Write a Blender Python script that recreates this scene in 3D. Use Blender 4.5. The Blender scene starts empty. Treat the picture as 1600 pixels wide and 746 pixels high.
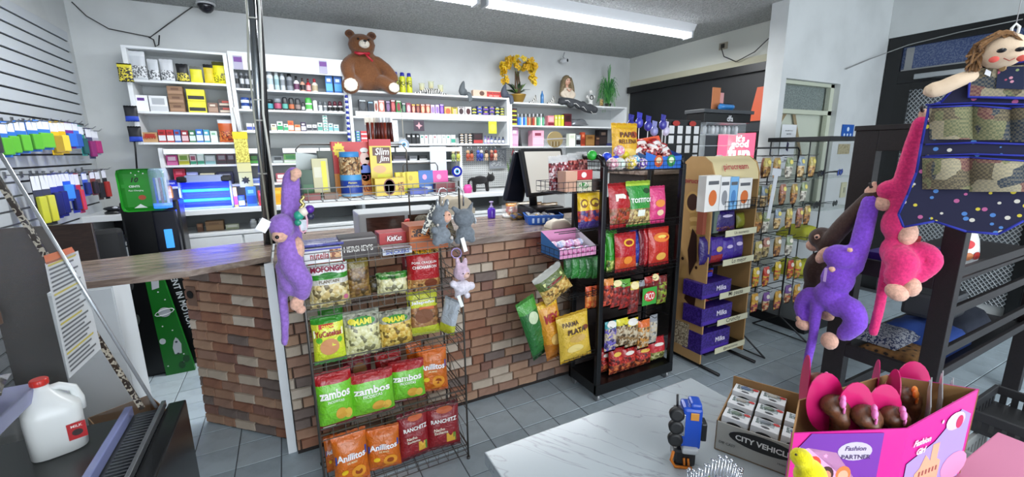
import bpy, bmesh, math, random
from mathutils import Vector, Matrix, Euler, noise
S = bpy.context.scene; C = S.collection
RND = random.Random(7)
def lin(h):
    h = h.lstrip('#'); v = [int(h[i:i+2], 16)/255 for i in (0, 2, 4)]
    return tuple((c/12.92 if c <= .04045 else ((c+.055)/1.055)**2.4) for c in v) + (1,)
# ---------------------------------------------------------------- camera
F = 668.3; EYE = 1.55
_y, _p, _r = [math.radians(a) for a in (27.59, 11.61, .603)]
fwd = Vector((math.sin(_y)*math.cos(_p), math.cos(_y)*math.cos(_p), -math.sin(_p)))
r0 = Vector((math.cos(_y), -math.sin(_y), 0)); d0 = fwd.cross(r0)
right = math.cos(_r)*r0 + math.sin(_r)*d0; down = -math.sin(_r)*r0 + math.cos(_r)*d0
cam = bpy.data.cameras.new('camera'); co = bpy.data.objects.new('camera', cam); C.objects.link(co)
cam.sensor_width = 36; cam.sensor_fit = 'HORIZONTAL'; cam.lens = F/1600*36; cam.clip_start = .02
m = Matrix((right, -down, -fwd)).transposed().to_4x4(); m.translation = (0, 0, EYE); co.matrix_world = m
S.camera = co
# ---------------------------------------------------------------- world (daylight from the shop front behind the viewer)
w = bpy.data.worlds.new('world'); S.world = w; w.use_nodes = True
bg = w.node_tree.nodes['Background']; bg.inputs[0].default_value = (.82, .9, 1, 1); bg.inputs[1].default_value = 1.9
# ---------------------------------------------------------------- exposure
S.view_settings.view_transform = 'Standard'; S.view_settings.look = 'None'
S.view_settings.exposure = 0.66; S.view_settings.gamma = 1; S.view_settings.use_curve_mapping = False
def area(name, loc, sx, sy, power, rot=(0, 0, 0), col=(1, 1, 1)):
    l = bpy.data.lights.new(name, 'AREA'); l.shape = 'RECTANGLE'; l.size = sx; l.size_y = sy; l.energy = power; l.color = col
    o = bpy.data.objects.new(name, l); C.objects.link(o); o.location = loc; o.rotation_euler = rot; return o
area('fluorescent_and_fill_light', (1.5, 3.33, 2.60), 4.4, .12, 62, col=(.97, .99, 1))
area('fluorescent_and_fill_light', (1.6, .6, 2.62), 3.4, .12, 9, col=(.97, .99, 1))  # added fill above the front of the shop, no fixture in view
area('fluorescent_and_fill_light', (1.4, -1.6, 2.62), 3.4, .12, 30, col=(.97, .99, 1))  # second added fill, unseen behind the viewer
area('right_wall_fill_light', (4.7, .6, 3.3), 1.2, .9, 5, col=(.95, .98, 1))  # unseen lamp added to brighten the right-hand walls
area('shop_front_daylight', (1.2, -3.3, 1.5), 4.5, 2.2, 95, (math.pi/2, 0, 0), (.86, .93, 1))
# ---------------------------------------------------------------- picture rays: turn a measured point of the photo into a point on a real plane
def ray(x, y): return right*((x-800)/F) + down*((y-373)/F) + fwd
def onY(x, y, Y): d = ray(x, y); return Vector((0, 0, EYE)) + d*(Y/d.y)
def onX(x, y, X): d = ray(x, y); return Vector((0, 0, EYE)) + d*(X/d.x)
def onZ(x, y, Z): d = ray(x, y); return Vector((0, 0, EYE)) + d*((Z-EYE)/d.z)
# ---------------------------------------------------------------- materials
_M = {}
def newmat(name):
    m = bpy.data.materials.new(name); m.use_nodes = True; nt = m.node_tree
    return m, nt, nt.nodes['Principled BSDF']
def N(nt, t, **k):
    n = nt.nodes.new(t)
    for a, b in k.items():
        if a in n.inputs: n.inputs[a].default_value = b
        else: setattr(n, a, b)
    return n
def bump(nt, b, src, strength=.3, dist=.002):
    n = nt.nodes.new('ShaderNodeBump'); n.inputs['Strength'].default_value = strength; n.inputs['Distance'].default_value = dist
    nt.links.new(src, n.inputs['Height']); nt.links.new(n.outputs[0], b.inputs['Normal'])
def coord(nt, kind='Object', scale=(1, 1, 1), rot=(0, 0, 0)):
    t = nt.nodes.new('ShaderNodeTexCoord'); mp = nt.nodes.new('ShaderNodeMapping'); mp.inputs['Scale'].default_value = scale; mp.inputs['Rotation'].default_value = rot
    nt.links.new(t.outputs[kind], mp.inputs[0]); return mp.outputs[0]
def ramp(nt, src, cols, interp='LINEAR'):
    r = nt.nodes.new('ShaderNodeValToRGB'); r.color_ramp.interpolation = interp
    e = r.color_ramp.elements
    while len(e) < len(cols): e.new(.5)
    for i, (p, c) in enumerate(cols): e[i].position = p; e[i].color = lin(c) if isinstance(c, str) else c
    nt.links.new(src, r.inputs[0]); return r.outputs[0]
def mat(col, rough=.5, metal=0, kind='plain', col2=None, name=None):
    key = (col, rough, metal, kind, col2)
    if key in _M: return _M[key]
    m, nt, b = newmat(name or kind+'_'+col.strip('#'))
    b.inputs['Base Color'].default_value = lin(col); b.inputs['Roughness'].default_value = rough; b.inputs['Metallic'].default_value = metal
    L = nt.links.new
    if kind == 'plush':
        c = coord(nt); n = N(nt, 'ShaderNodeTexNoise', Scale=90.0, Detail=5.0); L(c, n.inputs[0])
        n2 = N(nt, 'ShaderNodeTexNoise', Scale=320.0, Detail=2.0); L(c, n2.inputs[0])
        mx = N(nt, 'ShaderNodeMath', operation='ADD'); L(n.outputs[0], mx.inputs[0]); L(n2.outputs[0], mx.inputs[1])
        a = lin(col); dk = tuple(x*.78 for x in a[:3])+(1,); lt = tuple(min(1, x*1.2+.01) for x in a[:3])+(1,)
        L(ramp(nt, n.outputs[0], [(.3, dk), (.52, a), (.75, lt)]), b.inputs['Base Color'])
        b.inputs['Sheen Weight'].default_value = .25; b.inputs['Roughness'].default_value = .95
        bump(nt, b, mx.outputs[0], .5, .003)
    elif kind == 'foil':     # printed glossy film with crinkles
        c = coord(nt); n = N(nt, 'ShaderNodeTexNoise', Scale=28.0, Detail=3.0, Distortion=1.2); L(c, n.inputs[0])
        b.inputs['Roughness'].default_value = rough; b.inputs['Coat Weight'].default_value = .4; b.inputs['Coat Roughness'].default_value = .12
        bump(nt, b, n.outputs[0], .9, .012)
    elif kind == 'mix':      # two colours broken up like packed sweets, nuts or chips seen through film
        c = coord(nt); v = N(nt, 'ShaderNodeTexVoronoi', Scale=95.0 if metal == 0 else metal); L(c, v.inputs[0])
        b.inputs['Metallic'].default_value = 0
        sp = nt.nodes.new('ShaderNodeSeparateColor'); L(v.outputs['Color'], sp.inputs[0])
        a = lin(col); d = lin(col2); e = tuple((a[i]+d[i])*.5 for i in range(3))+(1,); k = tuple(x*.3 for x in a[:3])+(1,)
        L(ramp(nt, sp.outputs[0], [(0, k), (.16, a), (.45, e), (.62, d), (.9, a)], 'CONSTANT'), b.inputs['Base Color'])
        b.inputs['Coat Weight'].default_value = .5; b.inputs['Coat Roughness'].default_value = .2
        iv = N(nt, 'ShaderNodeMath', operation='SUBTRACT'); iv.inputs[0].default_value = 1; L(v.outputs['Distance'], iv.inputs[1])
        bump(nt, b, iv.outputs[0], .9, .006)
    elif kind == 'print':    # small multi-colour packaging print
        c = coord(nt); v = N(nt, 'ShaderNodeTexNoise', Scale=60.0, Detail=1.5); L(c, v.inputs[0])
        a = lin(col); d = lin(col2)
        L(ramp(nt, v.outputs[0], [(0, a), (.46, a), (.5, d), (.58, d), (.62, a)], 'CONSTANT'), b.inputs['Base Color'])
    elif kind == 'glass':
        b.inputs['Transmission Weight'].default_value = 1; b.inputs['Roughness'].default_value = rough; b.inputs['IOR'].default_value = 1.25
    elif kind == 'film':
        out = nt.nodes['Material Output']; t = nt.nodes.new('ShaderNodeBsdfTransparent'); mx = nt.nodes.new('ShaderNodeMixShader')
        mx.inputs[0].default_value = metal; b.inputs['Metallic'].default_value = 0; b.inputs['Roughness'].default_value = rough
        L(t.outputs[0], mx.inputs[1]); L(b.outputs[0], mx.inputs[2]); L(mx.outputs[0], out.inputs[0])
        c = coord(nt); n = N(nt, 'ShaderNodeTexNoise', Scale=30.0, Detail=3.0, Distortion=1.0); L(c, n.inputs[0]); bump(nt, b, n.outputs[0], .7, .01)
    elif kind == 'glow':
        b.inputs['Emission Color'].default_value = lin(col); b.inputs['Emission Strength'].default_value = metal; b.inputs['Metallic'].default_value = 0
    elif kind == 'wood':
        c = coord(nt, scale=(3, 26, 26)); n = N(nt, 'ShaderNodeTexNoise', Scale=2.2, Detail=7.0, Distortion=1.4); L(c, n.inputs[0])
        L(ramp(nt, n.outputs[0], [(.3, col), (.5, col2 or col), (.7, col)]), b.inputs['Base Color']); bump(nt, b, n.outputs[0], .25, .002)
    elif kind == 'cloth':
        c = coord(nt); n = N(nt, 'ShaderNodeTexNoise', Scale=260.0, Detail=2.0); L(c, n.inputs[0]); bump(nt, b, n.outputs[0], .4, .002)
    elif kind == 'grime':
        c = coord(nt); n = N(nt, 'ShaderNodeTexNoise', Scale=3.0, Detail=8.0); L(c, n.inputs[0])
        L(ramp(nt, n.outputs[0], [(.35, col2 or col), (.6, col)]), b.inputs['Base Color'])
        n2 = N(nt, 'ShaderNodeTexNoise', Scale=40.0, Detail=4.0); L(c, n2.inputs[0]); bump(nt, b, n2.outputs[0], .12, .002)
    _M[key] = m; return m
def P(c, r=.45): return mat(c, r)
def FO(c, r=.3): return mat(c, r, 0, 'foil')
def PL(c): return mat(c, .95, 0, 'plush')
def MX(a, b, s=0): return mat(a, .4, s, 'mix', b)
def PR(a, b): return mat(a, .4, 0, 'print', b)
BLACK = P('#101012', .35); WIRE = mat('#4a4845', .35, .7); WHITE = P('#e4e6e6', .4); CHROME = mat('#c9ccd0', .22, 1)
GLASS = mat('#8c9694', .03, .055, 'film'); CLEAR = mat('#f4f6fa', .12, .22, 'film')
# ---------------------------------------------------------------- mesh builder
class MB:
    def __init__(s): s.v = []; s.f = []; s.mi = []; s.M = Matrix(); s.cur = 0; s.sm = []
    def add(s, vs, fs, mi=None, smooth=False):
        o = len(s.v); s.v += [tuple(s.M @ Vector(v)) for v in vs]
        for f in fs: s.f.append([i+o for i in f]); s.mi.append(s.cur if mi is None else mi); s.sm.append(smooth)
        return s
    def box(s, x0, x1, y0, y1, z0, z1, mi=None):
        v = [(x, y, z) for z in (z0, z1) for y in (y0, y1) for x in (x0, x1)]
        return s.add(v, [(0, 2, 3, 1), (4, 5, 7, 6), (0, 1, 5, 4), (1, 3, 7, 5), (3, 2, 6, 7), (2, 0, 4, 6)], mi)
    def bbox(s, x0, x1, y0, y1, z0, z1, b=.004, mi=None):   # box with bevelled edges
        xs = (x0, x0+b, x1-b, x1); bm = bmesh.new()
        bmesh.ops.create_cube(bm, size=1)
        for v in bm.verts: v.co = Vector(((x0+x1)/2+v.co.x*(x1-x0), (y0+y1)/2+v.co.y*(y1-y0), (z0+z1)/2+v.co.z*(z1-z0)))
        bmesh.ops.bevel(bm, geom=bm.edges[:], offset=b, segments=2, affect='EDGES', profile=.6)
        return s.bm(bm, mi)
    def bm(s, bm, mi=None, smooth=False):
        bm.verts.index_update(); vs = [v.co.copy() for v in bm.verts]; fs = [[v.index for v in f.verts] for f in bm.faces]; bm.free()
        return s.add(vs, fs, mi, smooth)
    def lathe(s, prof, n=16, c=(0, 0, 0), mis=None, cap=True):  # prof: (radius, z)
        vs = []; fs = []; mi = []
        for r, z in prof:
            for k in range(n): a = 2*math.pi*k/n; vs.append((c[0]+r*math.cos(a), c[1]+r*math.sin(a), c[2]+z))
        o = len(s.v); s.v += [tuple(s.M @ Vector(v)) for v in vs]
        for i in range(len(prof)-1):
            for k in range(n):
                s.f.append([o+i*n+k, o+i*n+(k+1) % n, o+(i+1)*n+(k+1) % n, o+(i+1)*n+k]); s.mi.append(mis[i] if mis else s.cur); s.sm.append(True)
        if cap:
            s.f.append([o+k for k in range(n)][::-1]); s.mi.append(mis[0] if mis else s.cur); s.sm.append(False)
            s.f.append([o+(len(prof)-1)*n+k for k in range(n)]); s.mi.append(mis[-1] if mis else s.cur); s.sm.append(False)
        return s
    def tube(s, pts, r, n=8, mi=None, cap=True):
        pts = [Vector(p) for p in pts]; rs = r if isinstance(r, (list, tuple)) else [r]*len(pts)
        vs = []; fs = []; up = None
        for i, p in enumerate(pts):
            t = (pts[min(i+1, len(pts)-1)]-pts[max(i-1, 0)]).normalized()
            if up is None: up = Vector((0, 0, 1)) if abs(t.z) < .9 else Vector((0, 1, 0))
            a = t.cross(up)
            if a.length < 1e-4: a = t.orthogonal()
            a.normalize(); b = a.cross(t).normalized(); up = b
            for k in range(n):
                q = 2*math.pi*k/n + (math.pi/4 if n == 4 else 0); vs.append(p+(a*math.cos(q)+b*math.sin(q))*rs[i])
        for i in range(len(pts)-1):
            for k in range(n): fs.append((i*n+k, i*n+(k+1) % n, (i+1)*n+(k+1) % n, (i+1)*n+k))
        if cap: fs.append(tuple(range(n))[::-1]); fs.append(tuple(range((len(pts)-1)*n, len(pts)*n)))
        return s.add(vs, fs, mi, n > 4)
    def ball(s, c, r, mi=None, sub=2, rot=None):
        bm = bmesh.new(); bmesh.ops.create_icosphere(bm, subdivisions=sub, radius=1)
        r = (r, r, r) if not isinstance(r, (list, tuple)) else r
        Rm = Euler(rot).to_matrix() if rot else Matrix.Identity(3)
        for v in bm.verts: v.co = Rm @ Vector((v.co.x*r[0], v.co.y*r[1], v.co.z*r[2])) + Vector(c)
        return s.bm(bm, mi, True)
    def prism(s, pts, y0, y1, mi=None):      # outline in x,z extruded along y
        n = len(pts); vs = [(x, y0, z) for x, z in pts] + [(x, y1, z) for x, z in pts]
        fs = [tuple(range(n)), tuple(range(n, 2*n))[::-1]] + [(i, n+i, n+(i+1) % n, (i+1) % n) for i in range(n)]
        return s.add(vs, fs, mi)
    def mesh(s, name, mats):
        me = bpy.data.meshes.new(name); me.from_pydata(s.v, [], s.f); mats = mats if isinstance(mats, (list, tuple)) else [mats]
        for m in mats: me.materials.append(m)
        me.polygons.foreach_set('material_index', [min(i, len(mats)-1) for i in s.mi]); me.polygons.foreach_set('use_smooth', s.sm)
        me.validate(); me.update(); return me
    def build(s, name, mats, parent=None, loc=None, rot=None):
        return link(name, s.mesh(name, mats), parent, loc, rot)
def link(name, data, parent=None, loc=None, rot=None):
    o = bpy.data.objects.new(name, data); C.objects.link(o)
    if parent: o.parent = parent
    if loc is not None: o.location = loc
    if rot is not None: o.rotation_euler = rot
    return o
LAB = {}
def tag(o, label=None, cat=None, group=None, kind=None):
    if label: o['label'] = label; LAB.setdefault(label, []).append(o)
    if cat: o['category'] = cat
    if group: o['group'] = group
    if kind: o['kind'] = kind
    return o
def root(name, label, cat, loc=(0, 0, 0), rot=(0, 0, 0), group=None): return tag(link(name, None, None, loc, rot), label, cat, group)
def struct(o): o['kind'] = 'structure'; return o
def copytree(o, parent=None):
    c = o.copy(); C.objects.link(c)
    if parent: c.parent = parent; c.matrix_parent_inverse = o.matrix_parent_inverse
    for ch in o.children: copytree(ch, c)
    return c
ORD = 'first second third fourth fifth sixth seventh eighth ninth tenth eleventh twelfth thirteenth fourteenth fifteenth sixteenth seventeenth eighteenth nineteenth twentieth'.split()
# ---------------------------------------------------------------- lettering (flat print) as thin mesh parts
_T = {}
def textmesh(txt, shear=0, bold=0, res=2):
    k = (txt, shear, bold)
    if k in _T: return _T[k]
    cu = bpy.data.curves.new('lettering', 'FONT'); cu.body = txt; cu.align_x = 'CENTER'; cu.align_y = 'CENTER'; cu.shear = shear; cu.offset = bold; cu.resolution_u = res; cu.space_line = .85
    o = bpy.data.objects.new('tmp', cu); C.objects.link(o); dg = bpy.context.evaluated_depsgraph_get(); ev = o.evaluated_get(dg); me = bpy.data.meshes.new_from_object(ev)
    vs = [(v.co.x, v.co.y) for v in me.vertices]; fs = [list(p.vertices) for p in me.polygons]
    bpy.data.objects.remove(o); bpy.data.curves.remove(cu); bpy.data.meshes.remove(me)
    w = max(abs(v[0]) for v in vs)*2; y0 = min(v[1] for v in vs); y1 = max(v[1] for v in vs)
    vs = [(x/w, (y-(y0+y1)/2)/w) for x, y in vs]; _T[k] = (vs, fs, (y1-y0)/w); return _T[k]
def lettering(txt, width, mt, parent, loc, rot=(math.pi/2, 0, 0), height=None, shear=0, bold=.01, name='lettering', surf=None):
    vs, fs, asp = textmesh(txt, shear, bold); mb = MB(); hy = (height/(asp*width)) if height else 1
    if surf: pts = [surf(loc[0]+x*width, loc[1]+y*width*hy) for x, y in vs]; mb.add(pts, fs); return mb.build(name, mt, parent)
    mb.add([(x*width, y*width*hy, 0) for x, y in vs], fs); return mb.build(name, mt, parent, loc, rot)
def ellipse(a, b, n=18, a0=0): return [(a*math.cos(a0+2*math.pi*k/n), b*math.sin(a0+2*math.pi*k/n)) for k in range(n)]
def star(r, n=5, q=.45): return [((r if k % 2 == 0 else r*q)*math.sin(math.pi*k/n), (r if k % 2 == 0 else r*q)*math.cos(math.pi*k/n)) for k in range(2*n)]
# ---------------------------------------------------------------- pillow bag: origin bottom centre, faces -Y, height along Z
def bagsurf(w, h, t, seed=0):
    def f(x, z, off=.0012, side=-1):
        u = max(-1, min(1, 2*x/w)); v = max(0, min(1, z/h))
        vv = max(0, min(1, (v-.055)/.89)); th = t*.5*(max(0, 1-u**4)**.5)*(math.sin(math.pi*vv)**.45 if 0 < vv < 1 else 0)
        nz = noise.noise(Vector((x*24, z*24, seed*3.1)))*t*.10 + noise.noise(Vector((x*9, z*9, seed)))*t*.12
        edge = min(1, 8*vv, 8*(1-vv))
        return Vector((x*(1-.05*math.sin(math.pi*v)), side*(th+abs(off))+nz*edge*(1-u*u)*side, z))
    return f
_B = {}
def bagmesh(w, h, t, bands, seed=0, nu=10, nv=20, inset=None):
    """bands: list of (v_top, slot) from bottom up; inset: (u half, v0, v1, slot)"""
    mats = []; key = (w, h, t, tuple((a, b.name) for a, b in bands), seed, inset and (inset[:3], inset[3].name))
    if key in _B: return _B[key]
    for _, mt in bands:
        if mt not in mats: mats.append(mt)
    if inset and inset[3] not in mats: mats.append(inset[3])
    f = bagsurf(w, h, t, seed); mb = MB()
    for side in (-1, 1):
        vs = [f(-w/2+w*i/nu, h*j/nv + (.0 if 0 < j < nv else (.003 if i % 2 else 0)), 0, side) for j in range(nv+1) for i in range(nu+1)]
        o = len(mb.v); mb.v += [tuple(v) for v in vs]
        for j in range(nv):
            for i in range(nu):
                v = (j+.5)/nv; u = abs(2*(i+.5)/nu-1); sl = next((mt for top, mt in bands if v <= top), bands[-1][1])
                if inset and side == -1 and u < inset[0] and inset[1] < v < inset[2]: sl = inset[3]
                q = [o+j*(nu+1)+i, o+j*(nu+1)+i+1, o+(j+1)*(nu+1)+i+1, o+(j+1)*(nu+1)+i]
                mb.f.append(q if side == -1 else q[::-1]); mb.mi.append(mats.index(sl)); mb.sm.append(True)
    me = mb.mesh('bag', mats); _B[key] = me; return me
def decal(parent, surf, pts, cx, cz, mt, name='printed_panel', off=.0015):
    mb = MB(); vs = [surf(cx, cz, off)] + [surf(cx+x, cz+z, off) for x, z in pts]; n = len(pts)
    mb.add(vs, [(0, 1+i, 1+(i+1) % n) for i in range(n)]); return mb.build(name, mt, parent)
# ================================================================ SETTING
XL, XR, YB, ZC = -1.38, 4.38, 4.80, 2.78
WALLM = mat('#d0d3d2', .6, 0, 'grime', '#c6c9c8'); SHELFW = P('#e2e5e6', .35); DIRTYW = mat('#d9dbda', .5, 0, 'grime', '#c2c4c2')
def sbox(name, mt, *b, parent=None, kind=True):
    o = MB().box(*b).build(name, mt, parent)
    if kind and not parent: struct(o)
    return o
def ceiling_mat():
    m, nt, b = newmat('popcorn_ceiling'); L = nt.links.new; c = coord(nt)
    n = N(nt, 'ShaderNodeTexNoise', Scale=70.0, Detail=4.0); L(c, n.inputs[0]); v = N(nt, 'ShaderNodeTexVoronoi', Scale=60.0); L(c, v.inputs[0])
    L(ramp(nt, n.outputs[0], [(.3, '#9a9d9b'), (.7, '#c8cac8')]), b.inputs['Base Color']); b.inputs['Roughness'].default_value = .95
    mx = N(nt, 'ShaderNodeMath', operation='SUBTRACT'); L(n.outputs[0], mx.inputs[0]); L(v.outputs['Distance'], mx.inputs[1]); bump(nt, b, mx.outputs[0], 1, .02); return m
CM = ceiling_mat(); ZH = 3.35
ce = MB().box(XL-.1, 3.9, -4, YB+.1, ZC, ZC+.08).box(3.9, XR+.2, 2.53, YB+.1, ZC, ZC+.08).build('ceiling', CM); struct(ce); struct(MB().box(3.85, 3.9, -4, 2.53, ZC+.081, ZH).box(3.85, 6, -4, 2.6, ZH, ZH+.05).build('ceiling', CM))
sbox('wall_left', WALLM, XL-.1, XL, -4, YB, 0, ZC)
sbox('wall_back', WALLM, XL-.1, XR+.2, YB, YB+.1, 0, ZC)
sbox('wall_right', mat('#dadcd4', .6), XR, XR+.12, 2.53, YB, 0, ZC)
YW, XD = 2.38, 5.64
ww = MB().box(3.9, 3.975, YW, YW+.15, 0, ZH).box(4.86, XD+.1, YW, YW+.15, 0, ZH).box(3.975, 4.86, YW, YW+.15, 2.15, ZH).box(3.975, 4.86, YW, YW+.15, 0, .95)
struct(ww.build('wall_window', WALLM))
# window of the side wall
wn = struct(MB().box(3.975, 4.86, YW+.12, YW+.14, .95, 2.15).build('window_1', mat('#d3d8c6', .7)))
MB().box(3.975, 4.86, YW+.05, YW+.09, 1.86, 1.90).box(3.975, 4.86, YW+.05, YW+.09, 2.12, 2.15).box(4.80, 4.86, YW+.05, YW+.09, .95, 2.15).build('window_frame', mat('#c3c8b4', .5), wn)
MB().box(3.99, 4.80, YW+.105, YW+.115, 1.90, 2.12).build('upper_pane', mat('#77817d', .15, 0, 'print', '#8e9894'), wn)
MB().box(3.98, 4.86, YW+.06, YW+.066, .95, 2.12).build('pane', GLASS, wn)
for a, b_ in ((4.02, 4.16), (4.30, 4.62)):
    MB().add([(a if a < 4.2 else b_, YW+.10, 1.70 if a < 4.2 else 1.20), ((a if a < 4.2 else b_)+.05, YW+.10, 1.70 if a < 4.2 else 1.20), ((b_ if a < 4.2 else a)+.05, YW+.10, 1.86), (b_ if a < 4.2 else a, YW+.10, 1.86)], [(0, 1, 2, 3)]).build('wood_brace', P('#a08a62', .7), wn)
nb = MB().box(-.115, .115, -.002, 0, 0, .40).build('notice_sheet', P('#e9ecee', .5), None, (4.17, YW+.04, 1.36)); tag(nb, 'white paper notice with small dark emblem taped inside the wall window', 'notice')
decal(nb, lambda x, z, off=0: Vector((x, -.003, z)), [(-.02, -.03), (.015, -.045), (.02, .03), (-.012, .05)], 0, .2, P('#2a2456'), 'emblem')
for z, t in ((.345, 'MANAGEMENT POLICY'), (.315, 'NOTICE'), (.10, 'COMMUNITY'), (.075, 'SERVICE')): lettering(t, .12 if len(t) > 10 else .07, P('#2a2a33'), nb, (0, -.0035, z))
# floor with separate tiles
struct_floor = struct(MB().box(XL, 6, -4, YB, -.03, -.004).build('floor', mat('#4c5054', .8)))
def tilemat(c):
    m, nt, b = newmat('floor_tile'); L = nt.links.new; c0 = coord(nt, scale=(1, 1, 1)); n = N(nt, 'ShaderNodeTexNoise', Scale=7.0, Detail=9.0, Roughness=.65); L(c0, n.inputs[0])
    a = lin(c); k = tuple(x*.82 for x in a[:3])+(1,); L(ramp(nt, n.outputs[0], [(.32, k), (.55, a)]), b.inputs['Base Color'])
    L(ramp(nt, n.outputs[0], [(.3, (.55,)*3+(1,)), (.7, (.3,)*3+(1,))]), b.inputs['Roughness']); bump(nt, b, n.outputs[0], .2, .003); return m
TM = [tilemat(c) for c in ('#b0bec6', '#a9b7bf', '#b6c3ca')]
TP = .2032; hx = TP/2-.0022; tmb = MB(); b3 = .0025
tmb.add([(-hx, -hx, -.006), (hx, -hx, -.006), (hx, hx, -.006), (-hx, hx, -.006), (-hx, -hx, -b3), (hx, -hx, -b3), (hx, hx, -b3), (-hx, hx, -b3),
         (-hx+b3, -hx+b3, 0), (hx-b3, -hx+b3, 0), (hx-b3, hx-b3, 0), (-hx+b3, hx-b3, 0)],
        [(0, 1, 5, 4), (1, 2, 6, 5), (2, 3, 7, 6), (3, 0, 4, 7), (4, 5, 9, 8), (5, 6, 10, 9), (6, 7, 11, 10), (7, 4, 8, 11), (8, 9, 10, 11)])
TILES = [tmb.mesh('tile', t) for t in TM]; rest = MB(); NT = 0
for i in range(-12, 23):
    for j in range(-24, 14):
        x = 1.050+TP*(i+.5); y = 2.103+TP*(j+.5)
        if not (XL+.1 < x < 5.6 and y < 4.7): continue
        vis = (-1.15 < x < .35 and 1.75 < y < 3.95 and x+y*.0 < .3 and not (x > -.05 and y > 2.3)) or (.3 < x < 1.75 and 1.25 < y < 2.35) or (1.7 < x < 4.3 and .75 < y < 2.42)
        z = RND.uniform(-.0012, 0)
        if vis and NT < 298:
            NT += 1; o = link('tile', TILES[RND.randrange(3)], struct_floor, (x, y, z)); o.rotation_euler = (RND.uniform(-.002, .002), RND.uniform(-.002, .002), 0)
        else:
            rest.M = Matrix.Translation((x, y, z)); rest.add(tmb.v, tmb.f)
tag(rest.build('tile', TM[0], struct_floor), kind='stuff')
# slatwall on the left wall: separate slats over dark grooves
slw = struct(MB().box(XL, XL+.012, 1.0, 4.655, .3, 2.47).build('wall_slatwall', P('#1d2022', .6))); k = 0; z = 2.47
sl = MB().bbox(0, .014, 1.0, 4.66, .0060, .0702, .002).mesh('slat', P('#bcc2c6', .35))
while z > .38:
    z -= .0762; link('slat', sl, slw, (XL+.010, 0, z))
struct(MB().box(XL, XL+.002, 2.2, 4.66, .02, .3).build('baseboard_left', WHITE))
# black shuttered opening on the right wall
bp = struct(MB().box(XR-.03, XR, 2.56, 4.74, 1.0, 2.31).build('trim_1', P('#16181c', .5)))
struct(MB().box(XR-.07, XR, 2.55, 4.76, 2.31, 2.39).build('trim_2', P('#0e0f12', .4)))
struct(MB().box(XR-.015, XR, 2.55, 4.76, 2.39, 2.47).build('trim_3', P('#c9c6ae', .7)))
bz = MB().bbox(XR-.16, XR-.035, 2.60, 3.52, 1.0, 1.815, .004).build('menu_cabinet', P('#2b3035', .4)); tag(bz, 'dark slate grey wall cabinet under the black panel, behind the screen', 'cabinet')
# doorway wall with black steel door
dw = MB().box(XD, XD+.1, -4, .949, 0, ZH).box(XD, XD+.1, .95, 2.379, 2.64, ZH).box(XD+.08, XD+.1, .95, 2.379, 0, 2.639); struct(dw.build('wall_door', WALLM))
dr = struct(MB().box(XD+.01, XD+.07, 2.25, 2.37, 0, 2.64).box(XD+.01, XD+.07, .95, 1.10, 0, 2.64).box(XD+.01, XD+.07, 1.101, 2.249, 2.53, 2.639).box(XD+.01, XD+.07, 1.101, 2.249, 2.181, 2.30).build('door_1', P('#131416', .4)))
def diamond():
    m, nt, b = newmat('diamond_glass'); L = nt.links.new; mx = None
    hs = []
    for a in (.9, -.9):
        c = coord(nt, scale=(1, 1, 1), rot=(a, 0, 0)); wv = N(nt, 'ShaderNodeTexWave', Scale=11.0); wv.bands_direction = 'Z'; L(c, wv.inputs[0]); hs.append(wv.outputs[1])
    mm = N(nt, 'ShaderNodeMath', operation='MAXIMUM'); L(hs[0], mm.inputs[0]); L(hs[1], mm.inputs[1])
    L(ramp(nt, mm.outputs[0], [(.6, '#83878a'), (.95, '#cfd3d6')]), b.inputs['Base Color']); b.inputs['Metallic'].default_value = .75; b.inputs['Roughness'].default_value = .28; bump(nt, b, mm.outputs[0], 1, .02); return m
MB().box(XD+.03, XD+.04, 1.10, 2.25, .1, 2.18).build('tread_plate', diamond(), dr)
MB().box(XD+.005, XD+.06, 2.14, 2.248, .0, 2.178).box(XD+.005, XD+.06, 1.102, 1.18, 0, 2.178).box(XD+.005, XD+.06, 1.181, 2.139, 2.11, 2.178).build('door_leaf_frame', P('#0c0d0e', .35), dr)
MB().box(XD+.04, XD+.05, 1.10, 2.25, 2.30, 2.53).build('transom_pane', mat('#3b4a72', .15, 0, 'print', '#5a6785'), dr)
MB().box(XD+.03, XD+.038, 2.16, 2.22, 2.31, 2.52).box(XD+.02, XD+.03, 1.4, 2.24, 2.30, 2.315).build('curtain_rail', P('#8d8f90'), dr)
dc = MB().bbox(XD-.05, XD, 1.62, 2.10, 2.20, 2.25, .006).build('door_closer', mat('#a9adb0', .3, .7), dr)
MB().tube([(XD-.06, 1.95, 2.19), (XD-.14, 1.8, 2.17), (XD-.08, 1.62, 2.185), (XD-.03, 1.55, 2.2)], .009, 6).build('closer_arm', P('#2a2c2e', .3), dr)
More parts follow.
